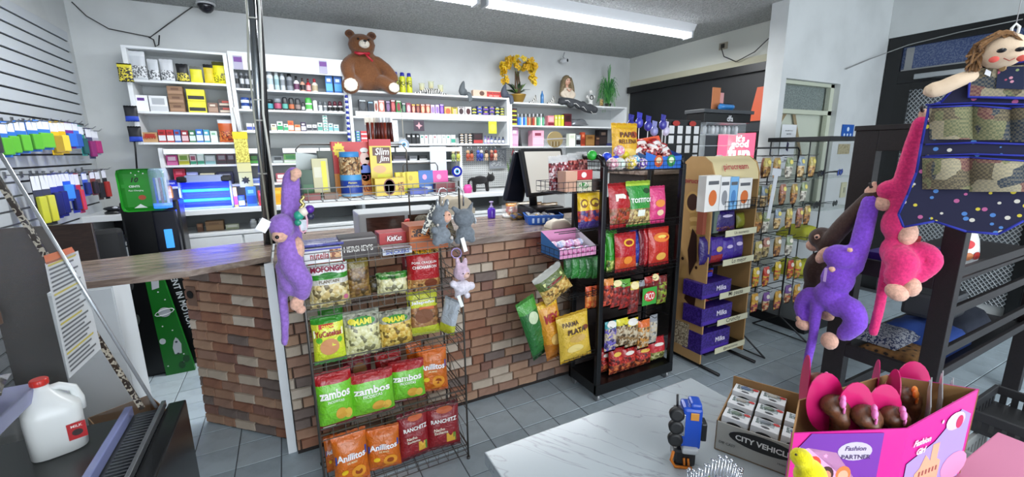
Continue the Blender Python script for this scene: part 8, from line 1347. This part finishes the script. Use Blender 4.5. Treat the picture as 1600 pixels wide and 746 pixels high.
# pink cartons and the doll display
PKM = P('#d88aa8', .35)
o = MB().bbox(.86, 1.205, .0, .40, tz+.001, .80, .002).build('pink_carton', PKM); tag(o, 'flat pale pink carton on the table under the doll display', 'box'); o = MB().bbox(1.212, 1.62, -.1, .30, .001, .798, .003).build('pink_storage_box', P('#cf7f9f', .4)); tag(o, 'tall pale pink storage box beside the table at bottom right', 'box')
tb_.scale = (1, 1, 1)
A, Cc, D_, E_, B_ = [Vector(v) for v in ((.872, .428, 0), (1.085, .318, 0), (1.325, .286, 0), (1.27, .43, 0), (.975, .475, 0))]
dd = root('doll_display_box', 'bright pink and purple cardboard display box full of fashion doll heads', 'display box', (A.x, A.y, .801)); zt_ = {'A': .170, 'C': .178, 'D': .215, 'E': .195, 'B': .19}; HOT = P('#c8208a', .3)
def wall(a, b, za, zb, mt, nm, off=0.0, mt2=None):
    a, b = a-A, b-A; dv = (b-a).normalized(); nn = Vector((dv.y, -dv.x, 0))*.003
    o = MB().add([a, b, b+Vector((0, 0, zb)), a+Vector((0, 0, za)), a-nn, b-nn, b-nn+Vector((0, 0, zb)), a-nn+Vector((0, 0, za))], [(0, 1, 2, 3), (0, 4, 5, 1), (1, 5, 6, 2), (2, 6, 7, 3), (3, 7, 4, 0)], 0).add([a-nn, b-nn, b-nn+Vector((0, 0, zb)), a-nn+Vector((0, 0, za))], [(3, 2, 1, 0)], 1).build(nm, [mt, KR], dd)
    return lambda x, z, off=0: a+dv*x+Vector((0, 0, z))+nn*(.3+off*200)
fA = wall(A, Cc, zt_['A'], zt_['C'], HOT, 'front_panel'); fB = wall(Cc, D_, zt_['C'], zt_['D'], HOT, 'side_panel'); wall(D_, E_, zt_['D'], zt_['E'], HOT, 'back_side_panel'); wall(E_, B_, zt_['E'], zt_['B'], KR, 'back_panel'); wall(B_, A, zt_['B'], zt_['A'], KR, 'left_panel')
fm = lambda f, k: (lambda x, z, off=0: f(x, z, .0014+k*.0004))
def dec(f, pts, x, z, c, nm, k=0): return decal(dd, fm(f, k), pts, x, z, P(c, .35) if isinstance(c, str) else c, nm)
dec(fA, [(-.088, .0), (.082, -.125), (.095, -.125), (.095, .045), (-.055, .045)], .095, .125, '#6a2f9a', 'purple_field'); dec(fA, [(-.085, .005), (.075, -.12), (.085, -.115), (-.06, .012)], .097, .125, '#d8a0cc', 'white_swoosh', 1)
dec(fA, ellipse(.036, .022, 20), .135, .128, '#b8b4c4', 'silver_heart_plate', 2); lettering('Fashion', .045, P('#4a3a6a'), dd, (.135, .135), surf=lambda x, z: fm(fA, 4)(x, z), shear=.2, bold=.02); lettering('PARTNER', .062, P('#3a2a5a'), dd, (.138, .115), surf=lambda x, z: fm(fA, 6)(x, z), bold=.01)
for x, sk, hr, dr in ((.052, '#d89a78', '#c8482c', '#a8a0c0'), (.082, '#c88a68', '#3a2420', '#4a8ac0'), (.118, '#e0a888', '#d8783c', '#d85a8a')):
    dec(fA, ellipse(.016, .020, 14), x, .098-.025*(x > .06), hr, 'doll_hair_print', 2); dec(fA, ellipse(.011, .014, 14), x, .094-.025*(x > .06), sk, 'doll_face_print', 3); dec(fA, [(-.008, .02), (.008, .02), (.016, -.04), (-.016, -.04)], x, .055-.02*(x > .06), dr, 'doll_dress_print', 2)
for x, z in ((.018, .135), (.03, .10), (.075, .118)): dec(fA, star(.006, 5), x, z, '#e8a0c8', 'star_print', 2)
lettering('Fashion', .062, P('#f6dcea'), dd, (.055, .135), surf=lambda x, z: fm(fB, 4)(x, z), shear=.35, bold=.03); lettering('Girl', .04, P('#f6dcea'), dd, (.055, .112), surf=lambda x, z: fm(fB, 4)(x, z), shear=.35, bold=.04)
dec(fB, [(-.11, -.09), (.10, -.09), (.10, .07), (.06, .09), (-.02, .03), (-.11, .0)], .125, .09, '#9a8ac8', 'sky_print', 0); dec(fB, [(-.05, -.07), (.04, -.07), (.04, -.01), (.025, .0), (.025, .04), (.0, .04), (.0, .0), (-.02, .02), (-.035, -.01), (-.05, -.02)], .10, .075, '#d8a07c', 'building_print', 2)
for i in range(6): dec(fB, RECT(.006, .012), .068+.012*i, .05, '#8a4a3c', 'window_print', 3)
dec(fB, ellipse(.05, .035, 14), .20, .035, '#d88ab0', 'pink_path_print', 2); dec(fB, ellipse(.013, .016, 14), .185, .15, '#b81c50', 'round_badge', 3); dec(fB, ellipse(.004, .005, 8), .12, .165, '#f0c0dc', 'heart_dot', 2); dec(fB, ellipse(.035, .022, 14), .17, .155, '#e0b8dc', 'cloud_print', 1)
# doll heads on oval cards
BH, BLH = mat('#3a2014', .4, 0, 'wood', '#6a4028'), mat('#d8b898', .45, 0, 'wood', '#b8645c')
heads = [(1276, 598, .98, 0, '#e07ab0', .52, False), (1300, 634, .985, 1, '#e07ab8', .42, True), (1348, 650, .985, 1, '#e07ab8', .42, True), (1392, 652, .985, 1, '#e07ab8', .44, True), (1412, 620, .99, 0, '#e8862c', .52, False), (1386, 604, 1.0, 2, '#3aa0d8', .58, False), (1436, 610, 1.0, 2, '#3aa0d8', .56, True)]
for i, (px, py, z, kind, bow, dist, card) in enumerate(heads):
    r0 = ray(px, py); t_ = (.92 if i in (1, 2, 3) else 1.03 if i in (0, 4, 6) else 1.07)*math.hypot(.99, .36)/math.hypot(r0.x, r0.y) if False else (.97+.02*(i % 2) if i in (1, 2, 3) else 1.08 if i in (0, 4) else 1.14)
    q = Vector((0, 0, EYE))+r0*(t_/1.0*.94); lab = ['small brown', 'brown', 'brown', 'brown', 'brown', 'blond and red', 'pale blond'][i]
    dh = root('doll_pack', f'{lab} haired doll pack with {["pink", "pink", "pink", "pink", "orange", "blue", "blue"][i]} bow, {["far left back", "front left", "front middle", "front right", "behind front right", "back middle", "back right"][i]} of pink display', 'doll', q, (0, 0, .45 if i < 5 else .3), 'doll packs in the pink display')
    link('hair', blobmesh('hair', [((0, 0, 0), (.027, .024, .024))], [([(0, -.004, .005), (.022, -.014, -.012), (.034, -.012, -.045), (.03, 0, -.09)], [.022, .024, .024, .012]), ([(0, -.004, .0), (.0, -.018, -.03), (.004, -.016, -.07)], [.02, .018, .010])], .005, BLH if kind == 2 else BH, 1, .0015), dh)
    bw = MB(); 
    for s_ in (-1, 1): bw.ball((s_*.010-.012, -.016, .022), (.010, .006, .011), 0, 2, (0, s_*.6, 0)).ball((s_*.006-.014, -.020, .006), (.005, .003, .014), 0, 1, (0, s_*.4, 0))
    bw.build('hair_bow', P(bow, .4), dh)
    cv = MB().prism([(a, b-.012) for a, b in ellipse(.042, .072, 22)], .022, .024); oc = cv.build('oval_card', P('#b8145c', .3), dh, None, (0, -.15, -.9 if card else 0.2)); oc.location = (-.014, .0, .012)
for i, (px, py, t_) in enumerate(((1452, 634, .95), (1470, 622, .98), (1486, 632, 1.0))):
    q = Vector((0, 0, EYE))+ray(px, py)*t_; ol = [(-.012, -.11), (.016, -.11), (.024, -.04), (.018, .0), (.024, .03), (.012, .055), (.006, .04), (.0, .062), (-.008, .03), (-.022, .0), (-.018, -.04)]
    o = MB().prism(ol, 0, .002).build('silver_mirror_card', mat('#a9a9ac', .3, .5), None, q, (0, .35, .45)); tag(o, f'silver grey cut-out card in pink display, {ORD[i]} from the left', 'card', 'silver cards in the doll display'); decal(o, lambda x, z, off=0: Vector((x, -.0008, z)), ellipse(.008, .02, 14), 0, -.02, P('#2c2c30', .2), 'dark_swirl')
# yellow chick
f7 = lambda x, y, d=0: Vector((0, 0, EYE))+ray(x, y)*(.80-d)
ch = plush('plush_chick', 'bright yellow plush chick in front of pink doll display', 'plush toy', f7, [('body', mat('#e2d400', .85, 0, 'plush'), [(1252, 716, 0, (.020, .020, .018)), (1266, 745, 0, (.030, .028, .034)), (1270, 775, 0, (.036, .034, .034))], [])], vox=.005, fuzz=.001)
MB().ball(f7(1244, 711, .018)-ch.location, .0025, 0, 1).build('eye', mat('#3a3000', .2), ch)
# ================================================================ DELI CASE (left foreground)
XG, ZG, YE = -.545, .60, 1.98; LEAN = -.262      # glass starts at x=XG, z=ZG and leans by LEAN per metre of height
dc_ = root('deli_case', 'refrigerated glass-fronted deli case with sloping glass at left edge', 'display case', (-1.0, 1.0, 0))
def dk_(mb, nm, mt): o = mb.build(nm, mt, dc_); o.location = (1.0, -1.0, 0); return o
DB = P('#141517', .3)
dk_(MB().bbox(-1.30, XG+.03, -.4, YE+.02, 0, .50, .01), 'lower_body', DB); dk_(MB().bbox(XG+.036, XG+.095, -.4, YE+.03, .08, .575, .006), 'front_bumper', mat('#1b1d1f', .2, .3))
dk_(MB().box(-1.28, XG, -.4, YE, .501, .571), 'deck_floor', P('#0e0e10', .3)); dk_(MB().bbox(XG-.085, XG-.055, -.4, YE, .521, .60, .004), 'deck_lip', mat('#5a62a0', .15, 0, 'film')) if False else dk_(MB().bbox(XG-.085, XG-.062, -.4, YE-.0, .572, .612, .004), 'deck_lip', P('#7f86b4', .15))
dk_(MB().bbox(XG-.055, XG+.030, -.4, YE, .521, .575, .002), 'air_channel', P('#1c1d20', .4)); dk_(MB().bbox(XG+.022, XG+.036, -.4, YE+.01, .575, .600, .002), 'steel_rail', mat('#8a8e92', .25, .8))
g = MB()
for k in range(95): y = .15+k*.019; g.box(XG-.045, XG+.012, y, y+.008, .5752, .582)
tag(dk_(g, 'air_grille_slats', P('#3c3f44', .35)), kind='stuff')
XT, ZT = XG+LEAN*.98, ZG+.98; gx = lambda z: XG+LEAN*(z-ZG)
dk_(MB().add([(gx(.60), -.4, .60), (gx(.60), YE, .60), (gx(1.56), YE, 1.56), (gx(1.56), -.4, 1.56)], [(0, 1, 2, 3)]), 'front_glass', GLASS)
dk_(MB().add([(gx(.60), YE, .60), (gx(1.56), YE, 1.56), (-1.28, YE, 1.56), (-1.28, YE, .60)], [(0, 1, 2, 3)]), 'end_glass', mat('#ffffff', .02, .05, 'film'))
dk_(MB().tube([(gx(.58), YE+.004, .58), (gx(1.56), YE+.004, 1.56)], .006, 8), 'glass_edge', mat('#c8ccd0', .15, .6)); dk_(MB().tube([(gx(.60)-.03, YE-.02, .60), (gx(1.56)-.03, YE-.02, 1.56)], .010, 4), 'dark_edge_frame', mat('#2c211c', .15, 0, 'print', '#a8a090'))
dk_(MB().bbox(-1.28, gx(1.56)+.01, -.4, YE+.01, 1.56, 1.62, .004), 'canopy', P('#23252a')); dk_(MB().bbox(-1.30, -1.26, -.4, YE, .5, 1.6, .003), 'back_wall', mat('#2e211b', .35, 0, 'wood', '#1d1512'))
p0_, p1_ = onX(10, 296, -.76), onX(120, 452, -.66)
for z, x1, c in ((.80, -.80, '#8d90b4'), (1.05, -.86, '#6a4c3c'), (1.30, -.90, '#9a9cb8')): dk_(MB().bbox(-1.26, x1, -.35, YE-.06, z-.014, z, .003).bbox(x1-.004, x1+.004, -.35, YE-.06, z-.03, z+.012, .002), 'case_shelf', P(c, .25))
0 and dk_(MB().bbox(-1.25, -.70, YE-.05, YE-.035, .62, 1.22, .004), 'end_divider', mat('#3b2a22', .3, 0, 'wood', '#281b16'))
# glossy sheets on the glass
gp4 = lambda px, py, off=0: (lambda r: Vector((0, 0, EYE))+r*((XG-LEAN*ZG+LEAN*EYE-off)/(r.x-LEAN*r.z)))(ray(px, py))
def gsheet(pts, mt, lab, nm, cat, lines=None):
    v = [gp4(x, y, .006) for x, y in pts]; w2 = [gp4(x, y, .008) for x, y in pts]; c = sum(v, Vector())/len(v); n = len(v)
    o = MB().add([a-c for a in v]+[a-c for a in w2], [tuple(range(n)), tuple(range(n, 2*n))[::-1]]+[(i, n+i, n+(i+1) % n, (i+1) % n) for i in range(n)]).build(nm, mt, None, c); tag(o, lab, cat)
    if lines:
        for k in range(lines):
            t0, t1 = (k+.6)/(lines+1), (k+.6)/(lines+1)+.45/(lines+1); e0, e1 = .08, .9-.25*((k*7) % 3)/3
            q = lambda s_, t: gp4(*[(pts[0][j]*(1-s_)+pts[1][j]*s_)*(1-t)+(pts[3][j]*(1-s_)+pts[2][j]*s_)*t for j in (0, 1)], .0045)-c
            MB().add([q(e0, t0), q(e1, t0), q(e1, t1), q(e0, t1)], [(0, 1, 2, 3)]).build('text_line', P('#5b5e62' if k % 7 else '#b8a848'), o)
    return o
gsheet([(70, 412), (122, 392), (158, 545), (108, 592)], P('#c3c6c8', .4), 'printed white notice sheet stuck inside the sloping deli glass', 'notice_sheet', 'notice', 26)
gsheet([(68, 400), (112, 386), (120, 398), (72, 414)], P('#c86a3c', .4), 'orange heading strip above the notice sheet on deli glass', 'notice_strip', 'notice')
# milk jug
jp = onZ(95, 699, .572); mj = root('milk_jug', 'white gallon milk jug with red cap inside the deli case', 'jug', jp, (0, 0, .35)); mj.scale = (.95, .95, .97); MK = mat('#dfe2e0', .28)
bm = bmesh.new(); secs = [(0, .066), (.004, .073), (.14, .075), (.165, .073), (.195, .056), (.222, .032), (.238, .021), (.246, .020)]; n = 28; rings = []
for z, r_ in secs:
    rg = []
    for k in range(n):
        a = 2*math.pi*k/n; ca, sa = math.cos(a), math.sin(a); e = .55 if z < .19 else .8 if z < .22 else 1
        x = r_*(abs(ca)**e)*(1 if ca > 0 else -1); y = r_*(abs(sa)**e)*(1 if sa > 0 else -1); rg.append(bm.verts.new((x-(.012 if z > .19 else 0), y, z)))
    rings.append(rg)
for a, b in zip(rings, rings[1:]):
    for k in range(n): bm.faces.new((a[k], a[(k+1) % n], b[(k+1) % n], b[k]))
bm.faces.new(rings[0][::-1]); bm.faces.new(rings[-1]); MB().bm(bm, 0, True).build('jug_body', MK, mj)
MB().tube([(-.002, 0, .222), (.03, 0, .226), (.062, 0, .205), (.072, 0, .16), (.070, 0, .12)], [.013, .013, .014, .015, .016], 12).build('handle', MK, mj)
MB().lathe([(.023, .246), (.024, .250), (.024, .264), (.021, .268)], 24, (-.012, 0, 0)).build('red_cap', P('#d0281c', .3), mj)
for k in range(20): a = k*.314; MB().box(-.0008, .0008, -.0008, .0008, 0, .014).build('cap_rib', P('#a81c14'), mj, (-.012+.0245*math.cos(a), .0245*math.sin(a), .250)) if k % 2 else None
lb = MB().box(-.024, .024, -.001, 0, -.03, .03).build('red_label', P('#b01820', .35), mj, (.050, -.0745, .075)); lettering('MILK', .03, P('#f0e8e4'), lb, (0, -.0016, .018)); decal(lb, lambda x, z, off=0: Vector((x, -.0014, z)), ellipse(.014, .012), 0, -.006, P('#2a1416'), 'round_emblem')
# packaged food inside the case
for i, (px, py, Y, z, w_, h_, c1, c2, lk, rot) in enumerate(((20, 480, 1.75, 1.051, .17, .16, '#8a6a2c', '#d8d0c8', 'brown and white wrapped pack on middle shelf', -1.2), (35, 385, 1.7, 1.301, .13, .12, '#d88a78', '#c8a0d0', 'pink and orange packet on the upper shelf', -1.0), (10, 360, 1.6, 1.301, .13, .12, '#d87a5a', '#e8c0a8', 'orange packet at left of upper shelf', -1.0), (30, 590, 1.60, .801, .16, .15, '#d8c040', '#5a4aa0', 'yellow and purple wrapped pack on lower shelf', -1.25), (90, 560, 1.85, .801, .16, .14, '#3a3020', '#7a6a2c', 'dark olive pack at back of the lower shelf', -1.2), (100, 450, 1.85, 1.051, .16, .14, '#4a3a24', '#b8943c', 'dark golden pack at back of middle shelf', -1.2))):
    x = min(-.90, onY(px, py, Y).x); o = link('food_pack', bagmesh(w_, h_, .04, [(.3, FO(c1)), (.7, MX(c1, c2, 40)), (1.01, mat('#d8d8dc', .1, .4, 'film'))], i % 4), None, (x-.02, Y-.08, z+.028)); o.rotation_euler = (rot-.25, 0, .2*(i % 3)); tag(o, f'{lk} of deli case', 'food pack')
o = MB().bbox(-.11, .11, -.20, .20, 0, .03, .004).build('cheese_block_pack', P('#c8923c', .3), None, (-.78, 1.30, .572)); tag(o, 'orange packed block on deck of deli case, bottom left corner', 'food pack')
o = link('clear_bag', bagmesh(.2, .16, .05, [(1.01, CLEAR)], 2), None, (-1.0, 1.45, .60), (-1.35, 0, .3)); tag(o, 'clear plastic wrap left of the milk jug on deck', 'plastic bag')
# behind the case: white cabinet, cardboard box, brown board, black chair
p = onY(178, 448, 2.85); o = root('white_cabinet', 'small white cabinet below the wooden slab, left of the kiosk', 'cabinet', (-.89, 2.86, 0)); MB().bbox(-.17, .07, -.12, .12, 0, .91, .004).build('carcass', P('#d4d8da', .35), o); MB().bbox(-.165, .065, -.127, -.121, .03, .55, .002).build('door', P('#d8dcde', .35), o); MB().bbox(-.165, .065, -.127, -.121, .56, .90, .002).build('drawer', P('#d8dcde', .35), o); MB().ball((-.03, -.13, .82), .008, 0, 2).build('knob', BLACK, o)
cbx = root('cardboard_box', 'open brown cardboard box on the floor beside the deli case', 'box', (-.79, 2.50, 0), (0, 0, .5)); KB = P('#8a6640', .75); W, H = .115, .33
for s_ in (-1, 1): MB().box(s_*W-.002, s_*W+.002, -W, W, 0, H).build('side_wall', KB, cbx); MB().box(-W, W, s_*W-.002, s_*W+.002, 0, H).build('side_wall', KB, cbx)
MB().box(-W, W, -W, W, 0, .004).build('box_bottom', KB, cbx); MB().bbox(.02, .075, -W-.004, -W-.0015, H-.07, H-.045, .001).build('hand_hole', P('#1c120a', .9), cbx)
br_ = MB().bbox(-1.36, -.93, 3.0, 3.02, .0, 1.20, .004).build('brown_board', mat('#3c2a22', .3, 0, 'wood', '#2a1c17')); tag(br_, 'glossy brown board standing behind the deli case', 'board')
chr_ = root('office_chair', 'black padded office chair behind the wooden slab', 'chair', (-1.12, 3.30, 0)); MB().bbox(-.10, .22, -.03, .03, .72, 1.12, .028).build('backrest', P('#0f1013', .6), chr_, None, (0, 0, .3)); MB().bbox(-.13, .18, -.25, .2, .46, .53, .03).build('seat', P('#0f1013', .6), chr_); MB().tube([(0, 0, .08), (0, 0, .47)], .03, 10).build('column', BLACK, chr_); MB().tube([(0, .05, .5), (0, .12, .62), (0, .04, .8)], .018, 8).build('back_stem', BLACK, chr_)
for k in range(5): a = k*1.257; MB().tube([(0, 0, .09), (.17*math.cos(a), .17*math.sin(a), .05)], .018, 8).ball((.17*math.cos(a), .17*math.sin(a), .026), .025, 0, 1).build('base_leg', BLACK, chr_)
# webcam and dark clutter on corner desk
wcm = root('desk_lamp', 'small black and silver web camera on the corner desk', 'camera', (-1.20, 4.32, 1.106)); MB().lathe([(.05, 0), (.055, .012), (.03, .03)], 16).build('base', P('#17181b', .3), wcm); MB().ball((0, 0, .04), (.06, .04, .018), 0, 2).build('head', P('#22242a', .25), wcm); MB().ball((.02, -.03, .048), (.02, .01, .01), 0, 1).build('lens', P('#c8ccd2', .1), wcm)
o = cloth(-1.16, -.98, 4.35, 4.60, 1.106, .11, mat('#3c4048', .9, 0, 'print', '#6a6a5c'), 'dark heap of cables and cloth on the corner desk behind kiosk', name='cable_heap', cat='cables')
